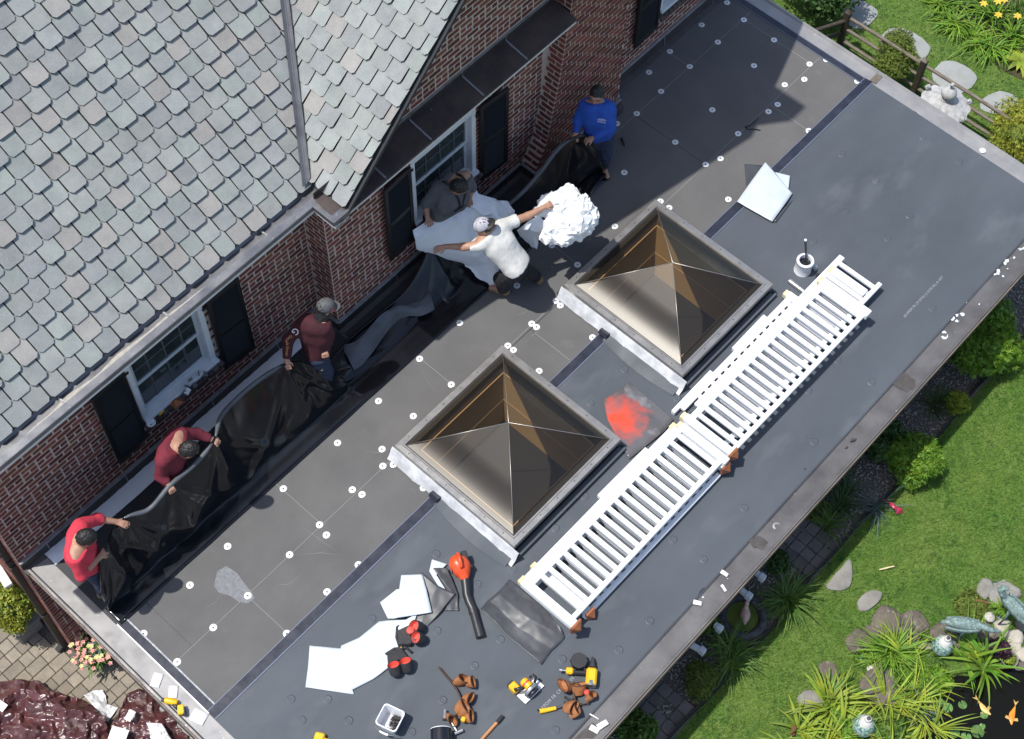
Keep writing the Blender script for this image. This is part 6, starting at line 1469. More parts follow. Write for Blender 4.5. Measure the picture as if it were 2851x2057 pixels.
gpath = bpy.data.objects.new('path', None); COL.objects.link(gpath); gpath.location = (6.5, -5.4, ZG); struct(gpath)
me = MB().box((0, 0, 0), (.145, .145, .05), None, .006).mesh('paver'); me.materials.append(M_['paver_grey'])
for (cx_, cy_, nx, ny) in ((2255, 1530, 4, 4), (1840, 1985, 4, 4)):
    c = gp(cx_, cy_)
    for i in range(nx):
        for j in range(ny):
            if rr.random() < .1: continue
            o = link('paver', me, None, gpath, None); o.location = V((c.x + (i - nx / 2 + .5) * .153, c.y + (j - ny / 2 + .5) * .153 + .06, ZG - .002 + rr.uniform(-.006, .006))); o.rotation_euler = (rr.uniform(-.03, .03), rr.uniform(-.03, .03), rr.uniform(-.05, .05))
# ------------------------------------------------------------------ plants
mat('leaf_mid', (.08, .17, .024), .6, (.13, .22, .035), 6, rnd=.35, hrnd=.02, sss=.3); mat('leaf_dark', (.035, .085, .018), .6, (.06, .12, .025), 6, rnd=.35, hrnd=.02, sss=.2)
mat('leaf_yellow', (.32, .38, .03), .6, (.20, .29, .03), 5, rnd=.3, hrnd=.02, sss=.3); mat('leaf_bright', (.19, .33, .026), .6, (.12, .25, .022), 5, rnd=.3, hrnd=.02, sss=.3); mat('leaf_blue', (.13, .19, .17), .6, (.09, .14, .12), 5, rnd=.3, sss=.2)
mat('leaf_gold', (.36, .36, .04), .6, (.20, .26, .03), 4, rnd=.35, hrnd=.03, sss=.3); mat('leaf_wine', (.05, .015, .03), .5, (.03, .01, .02), 6, rnd=.4); mat('leaf_moss', (.15, .20, .028), .8, (.10, .145, .022), 6, rnd=.3, sss=.2); mat('stem', (.05, .04, .025), .9)
mat('petal_yellow', (.82, .50, .04), .55, (.85, .62, .10), 20, sss=.3); mat('petal_pink', (.72, .25, .24), .6, (.8, .5, .4), 20, rnd=.2, sss=.3); mat('petal_cream', (.75, .72, .35), .6, sss=.3)
def strap(q, p, d, L, w, droop, n=6, tw=0.):
    """one arching strap leaf"""
    d = V(d).normalized(); hz = V((d.x, d.y, 0)); hz = hz.normalized() if hz.length > 1e-4 else V((1, 0, 0)); sd = V((-hz.y, hz.x, 0)); pos = V(p); el = math.asin(max(-1, min(1, d.z))); L1 = []
    for i in range(n + 1):
        t = i / n; ww = w * (1 - t ** 2.2) * (.55 + .45 * min(1, t * 4)) + .0006; s = sd
        L1.append([pos - s * ww / 2, pos + s * ww / 2]); e = el - droop * t * 1.6; pos = pos + (hz * math.cos(e) + V((0, 0, math.sin(e)))) * (L / n)
    q.grid(L1)
def clump(name, px, py, n, L, w, m, label, cat='plant', droop=.9, spread=1., h=0., el=(.5, 1.45), seed=1, r0=.05, grp=None, flowers=None, bias=None):
    c = gp(px, py, h); rr = random.Random(seed); t = thing(name, label, cat, c, grp); q = MB()
    subs = [(V((rr.gauss(0, r0 * 1.3), rr.gauss(0, r0 * 1.3), 0)), rr.uniform(0, 6.283)) for _ in range(max(3, n // 22))]
    for i in range(n):
        so_, sa = subs[i % len(subs)]; a = rr.gauss(sa, 1.25); e = rr.uniform(*el); r = r0 * .6 * rr.random() ** .5
        strap(q, c + so_ + V((math.cos(a) * r, math.sin(a) * r, 0)), (math.cos(a) * math.cos(e) * spread, math.sin(a) * math.cos(e) * spread, math.sin(e)), L * rr.uniform(.45, 1.15), w * rr.uniform(.6, 1.25), droop * rr.uniform(.5, 1.5), 6)
    obj('leaves', q, M_[m], t, 180)
    if flowers:
        for i in range(flowers[0]):
            a = rr.uniform(0, 6.28); r = rr.uniform(.05, L * .75); p = c + V((math.cos(a) * r, math.sin(a) * r, L * rr.uniform(.75, 1.0))); q = MB()
            q.tube([c + (p - c) * .1, c.lerp(p, .6) + V((0, 0, .05)), p], .004, 4); st = obj('flower_stem', q, M_['leaf_mid'], t, 180); q = MB()
            for k in range(6):
                b = k * 1.047 + a; strap(q, p, (math.cos(b) * .7, math.sin(b) * .7, .55), .075, .045, 1.0, 4)
            obj('flower', q, M_[flowers[1]], st, 180)
    return t
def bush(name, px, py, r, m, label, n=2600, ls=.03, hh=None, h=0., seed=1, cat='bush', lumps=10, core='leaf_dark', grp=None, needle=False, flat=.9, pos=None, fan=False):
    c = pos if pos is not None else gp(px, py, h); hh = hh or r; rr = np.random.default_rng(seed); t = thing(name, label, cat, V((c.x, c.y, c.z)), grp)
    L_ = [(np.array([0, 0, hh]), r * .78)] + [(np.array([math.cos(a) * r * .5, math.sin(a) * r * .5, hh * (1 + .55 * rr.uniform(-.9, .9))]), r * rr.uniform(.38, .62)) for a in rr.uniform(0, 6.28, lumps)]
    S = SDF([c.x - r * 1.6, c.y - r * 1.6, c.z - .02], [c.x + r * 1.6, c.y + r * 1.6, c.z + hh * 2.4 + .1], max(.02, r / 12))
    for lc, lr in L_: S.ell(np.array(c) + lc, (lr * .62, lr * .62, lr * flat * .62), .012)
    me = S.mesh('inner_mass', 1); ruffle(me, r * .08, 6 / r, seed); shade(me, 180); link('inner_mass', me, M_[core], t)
    q = MB(); q.tube([c, c + V((.01, 0, hh * .8))], [.025, .015], 6); obj('stem', q, M_['stem'], t)
    wts = np.array([lr ** 2 for _, lr in L_]); ids = rr.choice(len(L_), n, p=wts / wts.sum()); LC = np.array([l[0] for l in L_])[ids]; LR = np.array([l[1] for l in L_])[ids][:, None]
    d = rr.normal(size=(n, 3)); d /= np.linalg.norm(d, axis=1)[:, None]; d[:, 2] = np.abs(d[:, 2]) * np.where(rr.random(n) < .75, 1, -.6)
    p = np.array(c) + LC + d * LR * np.array([1, 1, flat]) * rr.uniform(.72, 1.10, (n, 1)); p[:, 2] = np.maximum(p[:, 2], c.z + .01)
    nr = d * .7 + rr.normal(size=(n, 3)) * .5; nr /= np.linalg.norm(nr, axis=1)[:, None]
    u = np.cross(nr, [0, 0, 1.]); u /= np.linalg.norm(u, axis=1)[:, None] + 1e-6; v = np.cross(nr, u); a = rr.uniform(0, 6.28, (n, 1)); u, v = u * np.cos(a) + v * np.sin(a), -u * np.sin(a) + v * np.cos(a)
    s = ls * rr.uniform(.6, 1.4, (n, 1))
    if needle:
        T_ = []
        for bb in (-.6, 0., .6):
            e = u * math.cos(bb) + v * math.sin(bb) + nr * .35; w_ = np.cross(e, nr) * s * .20; T_.append(np.stack([p - w_, p + w_, p + e * s * 1.6], 1))
        Vs = np.concatenate(T_).reshape(-1, 3); F_ = np.arange(len(Vs)).reshape(-1, 3)
    else: Vs = np.stack([p - u * s, p - v * s * .55 + nr * s * .15, p + u * s, p + v * s * .55 + nr * s * .15], 1).reshape(-1, 3); F_ = np.arange(len(Vs)).reshape(-1, 4)
    link('foliage', npmesh('foliage', Vs, F_), M_[m], t); return t
def fans(name, px, py, r, n, m, label, seed=1, h=0., cat='bush', up=.5):
    """feathery conifer: flat sprays of small scales"""
    c = gp(px, py, h); rr = random.Random(seed); t = thing(name, label, cat, c); q = MB()
    for i in range(n):
        a = rr.uniform(0, 6.28); e = rr.uniform(.1, 1.3); L = r * rr.uniform(.55, 1.1); d = V((math.cos(a) * math.cos(e), math.sin(a) * math.cos(e), math.sin(e) * up + .25)).normalized(); sd = d.cross(V((0, 0, 1))).normalized(); p = V(c) + V((0, 0, r * .2)) + d * L * .25
        for k in range(9):
            f_ = k / 8; b = p + d * L * .75 * f_ - V((0, 0, .12 * r * f_ * f_))
            for s in (-1, 1):
                w = r * .16 * (1 - .6 * f_); e2 = (d * .7 + sd * s).normalized(); o2 = e2.cross(V((0, 0, 1))).normalized() * .008; q.add([b - o2, b + o2, b + e2 * w + V((0, 0, rr.uniform(-.012, .012)))], [(0, 1, 2)])
    obj('sprays', q, M_[m], t, 180); q = MB(); q.tube([c, c + V((0, 0, r * .5))], [.02, .012], 6); obj('stem', q, M_['stem'], t); return t
# --- side garden, top right
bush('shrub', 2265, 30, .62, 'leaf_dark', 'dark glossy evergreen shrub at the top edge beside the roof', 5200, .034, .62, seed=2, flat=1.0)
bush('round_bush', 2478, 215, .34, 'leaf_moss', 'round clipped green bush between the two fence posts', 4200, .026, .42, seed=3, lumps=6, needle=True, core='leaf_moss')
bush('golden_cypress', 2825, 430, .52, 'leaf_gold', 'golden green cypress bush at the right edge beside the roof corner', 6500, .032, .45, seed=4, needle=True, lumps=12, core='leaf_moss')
k = 0
for i, (x, y, lab) in enumerate(((2605, 25, 'arching green daylily clump without flowers, leftmost of the flower bed'), (2650, 70, 'arching green daylily clump at the bed edge, second from the left'), (2700, 110, 'arching green daylily clump at the front of the bed, below the middle'), (2755, 145, 'arching daylily clump nearest the hosta'))):
    clump('daylily', x, y, 110, .50, .022, 'leaf_bright', lab, droop=1.25, seed=20 + i, el=(.5, 1.4), grp='daylilies in the side bed')
for i, (x, y, lab) in enumerate(((2690, 20, 'flowering daylily at the top edge of the bed with yellow blooms'), (2765, 50, 'flowering daylily with yellow blooms in the middle of the bed'), (2830, 45, 'flowering daylily with yellow blooms at the upper right corner'), (2820, 110, 'flowering daylily with yellow blooms nearest the right edge'))):
    clump('daylily', x, y, 110, .55, .022, 'leaf_bright' if i % 2 else 'leaf_mid', lab, droop=1.1, seed=30 + i, el=(.6, 1.45), grp='daylilies in the side bed', flowers=(7, 'petal_yellow'))
def hosta(px, py, r, m, label, seed, n=34, w=.10):
    c = gp(px, py); rr = random.Random(seed); t = thing('hosta', label, 'plant', c)
    for i in range(n):
        a = rr.uniform(0, 6.28); f_ = rr.random(); q = MB(); strap(q, c + V((0, 0, .05)), (math.cos(a), math.sin(a), .5 + f_), r * (1 - .45 * f_), w, 1.0, 6); obj('leaf', q, M_[m], t, 180)
    return t
hosta(2838, 178, .34, 'leaf_yellow', 'pale green broad leaved hosta at the right edge below the daylilies', 5)
mat('mulch', (.05, .035, .022), .95, (.08, .055, .035), 30, bump=.02, bsc=60); q = MB(); P_ = [gp(*p) for p in [(2560, -60), (2620, 60), (2720, 140), (2800, 200), (2930, 260), (2960, -80)]]; q.add([p + V((0, 0, .006)) for p in P_], [tuple(range(6))[::-1]]); struct(obj('flower_bed', q, M_['mulch'], None, None))
# split rail fence
mat('fence_wood', (.21, .175, .14), .85, (.12, .10, .08), 25, stretch=(2, .3, 2), bump=.003, bsc=60); mat('post_dark', (.035, .028, .022), .7, (.06, .045, .03), 20)
t = thing('split_rail_fence', 'low weathered split rail fence with dark posts beyond the right roof edge', 'fence', gp(2450, 200))
fp = [(2335, 130), (2541, 262), (2800, 436)]; FP = [gp(*p) for p in fp]; FP[2] = FP[1] + (FP[1] - FP[0]) * 1.15
for i, p in enumerate(FP[:2]):
    q = MB(); q.box(p + V((0, 0, .36)), (.085, .085, .72), None, .008); po_ = obj('post', q, M_['post_dark'], t, None); q = MB(); q.add([p + V((-.045, -.045, .72)), p + V((.045, -.045, .72)), p + V((.045, .045, .72)), p + V((-.045, .045, .72)), p + V((0, 0, .77))], [(0, 1, 4), (1, 2, 4), (2, 3, 4), (3, 0, 4)]); obj('post_cap', q, M_['fence_wood'] if i else M_['post_dark'], po_, None)
for a, b in ((FP[0], FP[1]), (FP[1], FP[2])):
    for h in (.16, .40, .63): q = MB(); q.tube([a + V((0, 0, h)), (a + b) / 2 + V((U(-.01, .01), 0, h + U(-.01, .01))), b + V((0, 0, h))], .026, 7); obj('rail', q, M_['fence_wood'], t, 60)
dl = V((-.65, .3, 0))
for h in (.30, .55): q = MB(); q.tube([FP[0] + V((0, 0, h)), FP[0] + dl + V((0, 0, h))], .032, 7); obj('rail', q, M_['post_dark'], t, 60)
# stone lantern
mat('lantern_stone', (.46, .46, .45), .85, (.30, .30, .30), 14, bump=.0015, bsc=60)
lp = at(2632, 285, ZG + 1.05); t = thing('stone_lantern', 'white weathered stone lantern with a ribbed roof and ball finial', 'lantern', V((lp.x, lp.y, ZG)))
def lo(n_, pr, z, m='lantern_stone', n=24, ang=50): q = MB(); q.lathe(pr, (lp.x, lp.y, z), n); return obj(n_, q, M_[m], t, ang)
lo('base', [(.22, 0), (.22, .06), (.15, .10)], ZG); lo('shaft', [(.085, 0), (.075, .3), (.085, .55)], ZG + .10); lo('platform', [(.10, 0), (.19, .05), (.19, .10)], ZG + .65); lo('firebox', [(.13, 0), (.13, .22)], ZG + .75, n=6, ang=20)
q = MB(); rows = []
for i in range(145):
    a = i / 144 * 2 * math.pi; rb_ = 1 + .035 * math.cos(a * 12); row = []
    for (r, z) in ((.33, 0.0), (.335, .02), (.25, .06), (.16, .11), (.08, .16)): row.append(V((lp.x + r * rb_ * math.cos(a), lp.y + r * rb_ * math.sin(a), ZG + .97 + z + (.015 * math.cos(a * 6) if r > .25 else 0))))
    rows.append(row)
q.grid(rows); rf = obj('roof', q, M_['lantern_stone'], t, 60)
for k in range(6):
    a = k * 1.047 + .3; q = MB(); c = V((lp.x + .315 * math.cos(a), lp.y + .315 * math.sin(a), ZG + 1.01)); q.tube([c + V((0, 0, -.02)) , c + V((.03 * math.cos(a), .03 * math.sin(a), .02)), c + V((0.01 * math.cos(a), .01 * math.sin(a), .055)), c + V((-.02 * math.cos(a), -.02 * math.sin(a), .035))], [.03, .034, .028, .02], 8); obj('scroll', q, M_['lantern_stone'], rf, 180)
lo('finial', [(.075, 0), (.085, .02), (.06, .045), (.085, .06), (.105, .11), (.095, .16), (.05, .20), (.016, .21), (.013, .27), (.024, .285), (.015, .30)], ZG + 1.125)
# --- narrow bed along the front
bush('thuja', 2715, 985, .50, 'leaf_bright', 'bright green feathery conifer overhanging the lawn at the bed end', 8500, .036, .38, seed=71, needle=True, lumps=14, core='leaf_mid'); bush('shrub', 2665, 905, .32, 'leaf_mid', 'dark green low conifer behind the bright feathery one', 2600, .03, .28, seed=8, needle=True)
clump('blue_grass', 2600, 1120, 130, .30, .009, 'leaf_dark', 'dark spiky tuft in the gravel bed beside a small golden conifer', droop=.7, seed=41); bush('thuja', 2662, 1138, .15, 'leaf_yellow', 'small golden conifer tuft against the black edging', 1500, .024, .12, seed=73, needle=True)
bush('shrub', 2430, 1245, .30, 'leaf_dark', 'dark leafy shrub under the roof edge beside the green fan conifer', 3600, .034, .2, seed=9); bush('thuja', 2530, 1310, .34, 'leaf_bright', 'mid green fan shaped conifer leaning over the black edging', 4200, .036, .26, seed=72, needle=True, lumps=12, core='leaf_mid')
clump('blue_oat_grass', 2440, 1420, 90, .42, .008, 'leaf_blue', 'spiky blue grey grass tuft next to the pink plastic bag', droop=.35, seed=42, el=(.15, 1.2)); clump('ornamental_grass', 2350, 1400, 140, .40, .012, 'leaf_dark', 'dark green grass clump under the roof edge left of the blue grey tuft', droop=.9, seed=43)
clump('ornamental_grass', 2310, 1470, 60, .42, .012, 'leaf_mid', 'sparse green grass clump above the path pavers', droop=.9, seed=44); bush('moss_cushion', 2275, 1430, .14, 'leaf_moss', 'small golden green cushion plant tight under the roof edge', 1400, .02, .08, seed=10, needle=True)
clump('daylily', 2195, 1685, 190, .52, .016, 'leaf_mid', 'large arching green grass clump right of the round planter', droop=1.0, seed=45, el=(.4, 1.4)); clump('daylily', 2030, 1830, 190, .50, .016, 'leaf_mid', 'arching green grass clump below the round planter', droop=1.0, seed=46, el=(.4, 1.4))
bush('moss_cushion', 1945, 1905, .22, 'leaf_moss', 'spreading olive green cushion plant beside the lower path pavers', 3000, .022, .10, seed=11, needle=True); bush('shrub', 1765, 2045, .24, 'leaf_mid', 'green leafy plant at the bottom under the roof edge', 2400, .032, .15, seed=12); bush('moss_cushion', 2155, 1580, .16, 'leaf_dark', 'small dark bushy plant beside the upper path pavers', 1700, .026, .12, seed=13); bush('potted_shrub', 1960, 1740, .16, 'leaf_mid', 'small leafy shrub by the white bracket under the roof edge', 1500, .026, .14, seed=14)
# tyre planter with goose figure
mat('rubber', (.03, .03, .032), .7, (.07, .07, .07), 14, c3=(.4, .4, .4), sc3=22, th3=.68, w3=.05); mat('terracotta_pale', (.55, .36, .29), .7, (.45, .28, .23), 12)
c = gp(2065, 1722); t = thing('round_planter', 'round dark planter ring filled with soil in the front bed', 'planter', c); q = MB(); rows = [[V((c.x + (.24 + .055 * math.cos(b)) * math.cos(a), c.y + (.24 + .055 * math.cos(b)) * math.sin(a), ZG + .07 + .06 * math.sin(b) * (1 + .12 * math.sin(a * 14)))) for b in np.linspace(0, 6.283, 13)] for a in np.linspace(0, 6.283, 57)]; q.grid([r[::-1] for r in rows]); obj('ring', q, M_['rubber'], t, 180); q = MB(); q.lathe([(.20, .05), (.0, .08)], c, 20, cap=False); obj('soil', q, M_['leaf_moss'], t)
g = gp(2072, 1715, .08); t = thing('goose_figure', 'pale pink clay goose figure sitting in the round planter', 'figurine', g); S = SDF(list(g - V((.2, .2, .02))), list(g + V((.2, .2, .3))), .008); S.ell(g + V((-.01, -.01, .075)), (.085, .06, .07), .03, rotz(.6)); S.cap(g + V((.04, .03, .10)), g + V((.065, .045, .19)), .03, .022, .03); S.ell(g + V((.07, .05, .205)), (.032, .026, .026), .015, rotz(.6)); S.cap(g + V((.09, .065, .20)), g + V((.115, .08, .195)), .012, .008, .01); S.cap(g + V((-.07, -.05, .09)), g + V((-.115, -.08, .11)), .03, .012, .03); me = S.mesh('body', 2); shade(me, 180); link('body', me, M_['terracotta_pale'], t)
# white brackets under the edge
for i, (x0, y0, x1, y1, lab) in enumerate(((2092, 1583, 2122, 1608, 'white post foot under the roof edge, uppermost'), (2050, 1632, 2085, 1660, 'white bracket arm with square end above the round planter'), (1990, 1738, 2003, 1750, 'small white square post top beside the round planter'), (1915, 1790, 1955, 1812, 'white bracket arm with square ends below the round planter'))):
    a, b = gp(x0, y0, .35), gp(x1, y1, .35); q = MB(); q.beam(a, b, .05, .09, b=.004); q.box(b, (.07, .07, .11), None, .005); tag(obj('white_bracket', q, M_['white_paint'], None, None), lab, 'bracket', 'white brackets under the roof edge')
# pink plastic bag
mat('bag_pink', (.75, .06, .16), .3, (.55, .04, .11), 20, sss=.3); film_ = [[(2452, 1388, ZG + .06), (2470, 1392, ZG + .07)], [(2475, 1400, ZG + .10), (2490, 1405, ZG + .09)], [(2490, 1420, ZG + .10), (2512, 1415, ZG + .08)], [(2500, 1432, ZG + .03), (2517, 1425, ZG + .03)]]
o = film_sheet('plastic_bag', film_, M_['bag_pink'], 'crumpled pink plastic bag on the lawn edge', .03, 22, 3, 12); o['category'] = 'bag'
# ------------------------------------------------------------------ POND CORNER
m = bpy.data.materials.new('pond_water'); m.use_nodes = True; b = m.node_tree.nodes['Principled BSDF']; b.inputs['Base Color'].default_value = (.015, .014, .008, 1); b.inputs['Roughness'].default_value = .03; b.inputs['Transmission Weight'].default_value = .6; b.inputs['IOR'].default_value = 1.33; MATS['pond_water'] = m
nn_ = m.node_tree.nodes.new('ShaderNodeTexNoise'); nn_.inputs['Scale'].default_value = 6; bp = m.node_tree.nodes.new('ShaderNodeBump'); bp.inputs['Distance'].default_value = .004; m.node_tree.links.new(nn_.outputs[0], bp.inputs['Height']); m.node_tree.links.new(bp.outputs[0], b.inputs['Normal'])
WZ = ZG + .012
q = MB(); q.add([V((p.x, p.y, WZ)) for p in pond], [tuple(range(len(pond)))]); w_ = struct(obj('pond_water', q, M_['pond_water'], None, None))
mat('pond_floor', (.018, .016, .009), .9, (.03, .026, .014), 5); q = MB(); q.add([V((p.x, p.y, ZG - .004)) for p in pond], [tuple(range(len(pond)))]); struct(obj('pond_bed', q, M_['pond_floor'], None, None))
def rock(px, py, r, m, label, seed, hh=.6, el=1.3, rot=0., h=0.):
    c = gp(px, py, h); S = SDF(list(c - V((r * 2, r * 2, r))), list(c + V((r * 2, r * 2, r * 1.6))), max(.012, r / 12)); rr = random.Random(seed); R3 = rotz(rot)
    S.ell(c + V((0, 0, r * hh * .3)), (r * el, r, r * hh), 0, R3)
    for k in range(5): a = rr.uniform(0, 6.28); n = V((math.cos(a), math.sin(a), rr.uniform(.1, .9))).normalized(); S.half(c + n * r * rr.uniform(.72, .95), n)
    S.half(c + V((0, 0, r * hh * rr.uniform(.75, 1.0))), V((rr.uniform(-.25, .25), rr.uniform(-.25, .25), 1)).normalized()); S.half(c + V((0, 0, -.04)), V((0, 0, -1)))
    me = S.mesh('rock', 1); ruffle(me, r * .06, 5 / r, seed); shade(me, 60); return tag(link('rock', me, M_[m]), label, 'rock', 'rocks around the pond')
RK_ = [(2470, 1735, .20, 'rock_brown', 'large flat brown rock at the lawn side of the pond planting', 1, .35, 1.3, .4), (2545, 1735, .16, 'rock_brown', 'flat brown rock right of the largest one', 2, .3, 1.2, -.5), (2393, 1790, .16, 'rock_brown', 'tapered brown rock at the left end of the pond planting', 3, .35, 1.3, 1.2), (2425, 1757, .10, 'rock_brown', 'small brown rock above the tapered one', 4, .35, 1.2, .3),
       (2525, 1770, .14, 'rock_brown', 'dark flat rock behind the arching grass clump', 5, .35, 1.2, .2), (2445, 1910, .22, 'rock_brown', 'broad dark rock in the middle of the yellow grasses', 6, .35, 1.4, 1.0), (2480, 1945, .16, 'rock_brown', 'dark rock just below the broad one', 7, .3, 1.2, .4), (2640, 1775, .22, 'rock_brown', 'wide brown slab under the mosaic bottle and crane statue', 8, .3, 1.5, .3), (2585, 1830, .14, 'fieldstone', 'flat tan stone left of the mosaic bottle foot', 9, .25, 1.3, .9),
       (2735, 1765, .14, 'rock_brown', 'dark rock under the beak of the left crane statue', 10, .5, 1.2, 0.), (2790, 1745, .10, 'rock_pale', 'rounded tan rock between the two crane statues', 11, .7, 1.1, 0.), (2822, 1775, .11, 'rock_pale', 'pale angular rock above the planted bowl', 12, .6, 1.2, .5), (2828, 1800, .08, 'rock_pale', 'pale broken rock directly above the planted bowl', 13, .5, 1.2, 1.), (2775, 1775, .09, 'rock_brown', 'dark wedge rock left of the pale angular rock', 14, .6, 1.2, .2),
       (2800, 1650, .17, 'fieldstone', 'wide flat grey rock behind the right crane statue', 15, .35, 1.4, -.2), (2740, 1640, .11, 'fieldstone', 'low grey rock at the top of the pond planting', 16, .4, 1.3, .3), (2848, 1742, .10, 'fieldstone', 'grey rock at the right edge under the crane statue', 17, .7, 1.0, 0.), (2845, 1822, .09, 'rock_pale', 'small tan rock at the right edge above the water', 18, .5, 1.1, 0.), (2838, 1855, .07, 'rock_brown', 'rusty brown stone at the water edge', 19, .4, 1.2, .4)]
for a_ in RK_: rock(*a_)
# koi
mat('koi', (.80, .17, .012), .35, (.80, .30, .03), 9); mat('koi_pale', (.72, .42, .12), .35, (.75, .50, .20), 9); mat('koi_fin', (.80, .52, .16), .5, sss=.4)
def koi(px, py, tx, ty, m, label):
    a, b = gp(px, py, .010), gp(tx, ty, .010); d = (b - a); L = d.length; d.normalize(); s = V((-d.y, d.x, 0)); t = thing('koi_fish', label, 'fish', (a + b) / 2); c = lambda f_, o=0: a.lerp(b, f_) + s * (.012 * math.sin(f_ * 4) + o) + V((0, 0, .006))
    q = MB(); rows = []
    for i in range(13):
        f_ = i / 12; r = .030 * (math.sin(min(1, f_ * 1.6 + .08) * math.pi * .62) if f_ < .55 else max(.12, 1 - (f_ - .55) * 2.0)) ; rows.append([c(f_) + s * r * math.cos(k) * 1.15 + V((0, 0, r * .45 * math.sin(k))) for k in np.linspace(0, 6.283, 11)])
    q.grid(rows); obj('body', q, M_[m], t, 180)
    for sg in (-1, 1): q = MB(); p = c(.22); q.add([p + s * sg * .022, p + s * sg * .075 + d * .01, p + s * sg * .065 + d * .045, p + s * sg * .02 + d * .03], [(0, 1, 2, 3)]); obj('pectoral_fin', q, M_['koi_fin'], t, None)
    q = MB(); p = c(1.0); q.add([p, p + d * .07 + s * .03, p + d * .045, p + d * .07 - s * .03], [(0, 1, 2), (0, 2, 3)]); obj('tail_fin', q, M_['koi_fin'], t, None); q = MB(); q.add([c(.35) + V((0, 0, .014)), c(.45) + V((0, 0, .026)), c(.65) + V((0, 0, .016))], [(0, 1, 2)]); obj('dorsal_fin', q, M_['koi_fin'], t, None)
koi(2816, 2018, 2824, 1965, 'koi', 'bright orange koi at the right edge of the pond'); koi(2758, 1990, 2722, 1952, 'koi_pale', 'pale orange koi swimming left of the brighter one')
# lily pads
mat('lily', (.075, .16, .03), .4, (.10, .20, .045), 14, rnd=.25)
for i, (x, y, r, lab) in enumerate(((2630, 2030, .065, 'lily pad at the left of the lower group'), (2657, 2037, .065, 'lily pad second from the left in the lower group'), (2690, 2052, .06, 'lily pad lowest of the lower group'), (2722, 2036, .075, 'large lily pad in the middle of the lower group'), (2735, 2022, .035, 'small lily pad tucked behind the large one'), (2680, 1962, .05, 'single lily pad in open water near the pale koi'), (2740, 1990, .045, 'lily pad under the head of the pale koi'), (2640, 1970, .055, 'lily pad at the reed side, lower of the upper group'), (2618, 1955, .05, 'lily pad half under the reeds'), (2605, 2010, .05, 'lily pad at the far left touching the grass'))):
    c = gp(x, y, .02); q = MB(); n = 22; a0 = U(0, 6); q.add([c] + [c + V((r * math.cos(a0 + .2 + k / n * 5.9), r * math.sin(a0 + .2 + k / n * 5.9), .003 * math.sin(k))) for k in range(n + 1)], [(0, k + 1, k + 2) for k in range(n)]); o = obj('lily_pad', q, M_['lily'], None, None); o.modifiers.new('s', 'SOLIDIFY').thickness = .004; tag(o, lab, 'lily pad', 'lily pads on the pond')
# crane statues
mat('verdigris', (.21, .29, .275), .75, (.10, .15, .14), 26, bump=.006, bsc=90, c3=(.40, .48, .45), sc3=30, th3=.6, w3=.1)
def crane(bx, by, hx, hy, zb, label, neck):
    c = at(bx, by, ZG + zb); hd = at(hx, hy, ZG + zb); d = (hd - c); d.z = 0; d.normalize(); s = V((-d.y, d.x, 0)); t = thing('crane_statue', label, 'statue', V((c.x, c.y, ZG)))
    S = SDF(list(c - V((.5, .5, .3))), list(c + V((.5, .5, .5))), .01); R3 = Matrix((d, s, V((0, 0, 1)))).transposed()
    S.ell(c, (.19, .075, .085), .03, R3); S.cap(c - d * .12, c - d * .26 - V((0, 0, .05)), .05, .02, .04)
    P_ = [c + d * .14 + V((0, 0, .03))] + [c + d * a + s * b_ + V((0, 0, z_)) for a, b_, z_ in neck]
    for i in range(len(P_) - 1): S.cap(P_[i], P_[i + 1], .040 - .006 * i, .036 - .006 * i, .02)
    S.ell(P_[-1], (.042, .026, .026), .015, R3); S.cap(P_[-1] + d * .02, P_[-1] + d * .15 - V((0, 0, .03)), .014, .004, .01)
    me = S.mesh('body', 1); ruffle(me, .005, 60, bx); shade(me, 180); link('body', me, M_['verdigris'], t)
    for sg in (-1, 1):
        q = MB(); rows = [[c + s * sg * (.055 + .024 * math.sin(f_ * 3.1)) + d * (.14 - .36 * f_) + V((0, 0, .055 - .07 * f_ - .06 * k / 4)) for k in range(5)] for f_ in np.linspace(0, 1, 12)]; q.grid(rows); o = obj('wing', q, M_['verdigris'], t, 180); o.modifiers.new('s', 'SOLIDIFY').thickness = .02
        q = MB(); f0 = V((c.x, c.y, 0)) + s * sg * .045 + d * .02; q.tube([f0 + V((0, 0, c.z - .05)), f0 - d * .02 + V((0, 0, (c.z + ZG) / 2)), f0 + V((0, 0, ZG + .01))], [.016, .011, .011], 6); obj('leg', q, M_['verdigris'], t, 180); q = MB(); q.box(f0 + d * .03 + V((0, 0, ZG + .012)), (.10, .04, .015), R3); obj('foot', q, M_['verdigris'], t, None)
crane(2690, 1738, 2745, 1748, .50, 'green verdigris crane statue stretching its neck over the rocks, left of two', [(.21, -.02, .05), (.27, -.03, .03), (.33, -.01, .0)])
crane(2825, 1690, 2800, 1668, .55, 'green verdigris crane statue cut by the right edge, right of two', [(.19, .03, .10), (.23, .04, .16), (.20, .0, .20)])
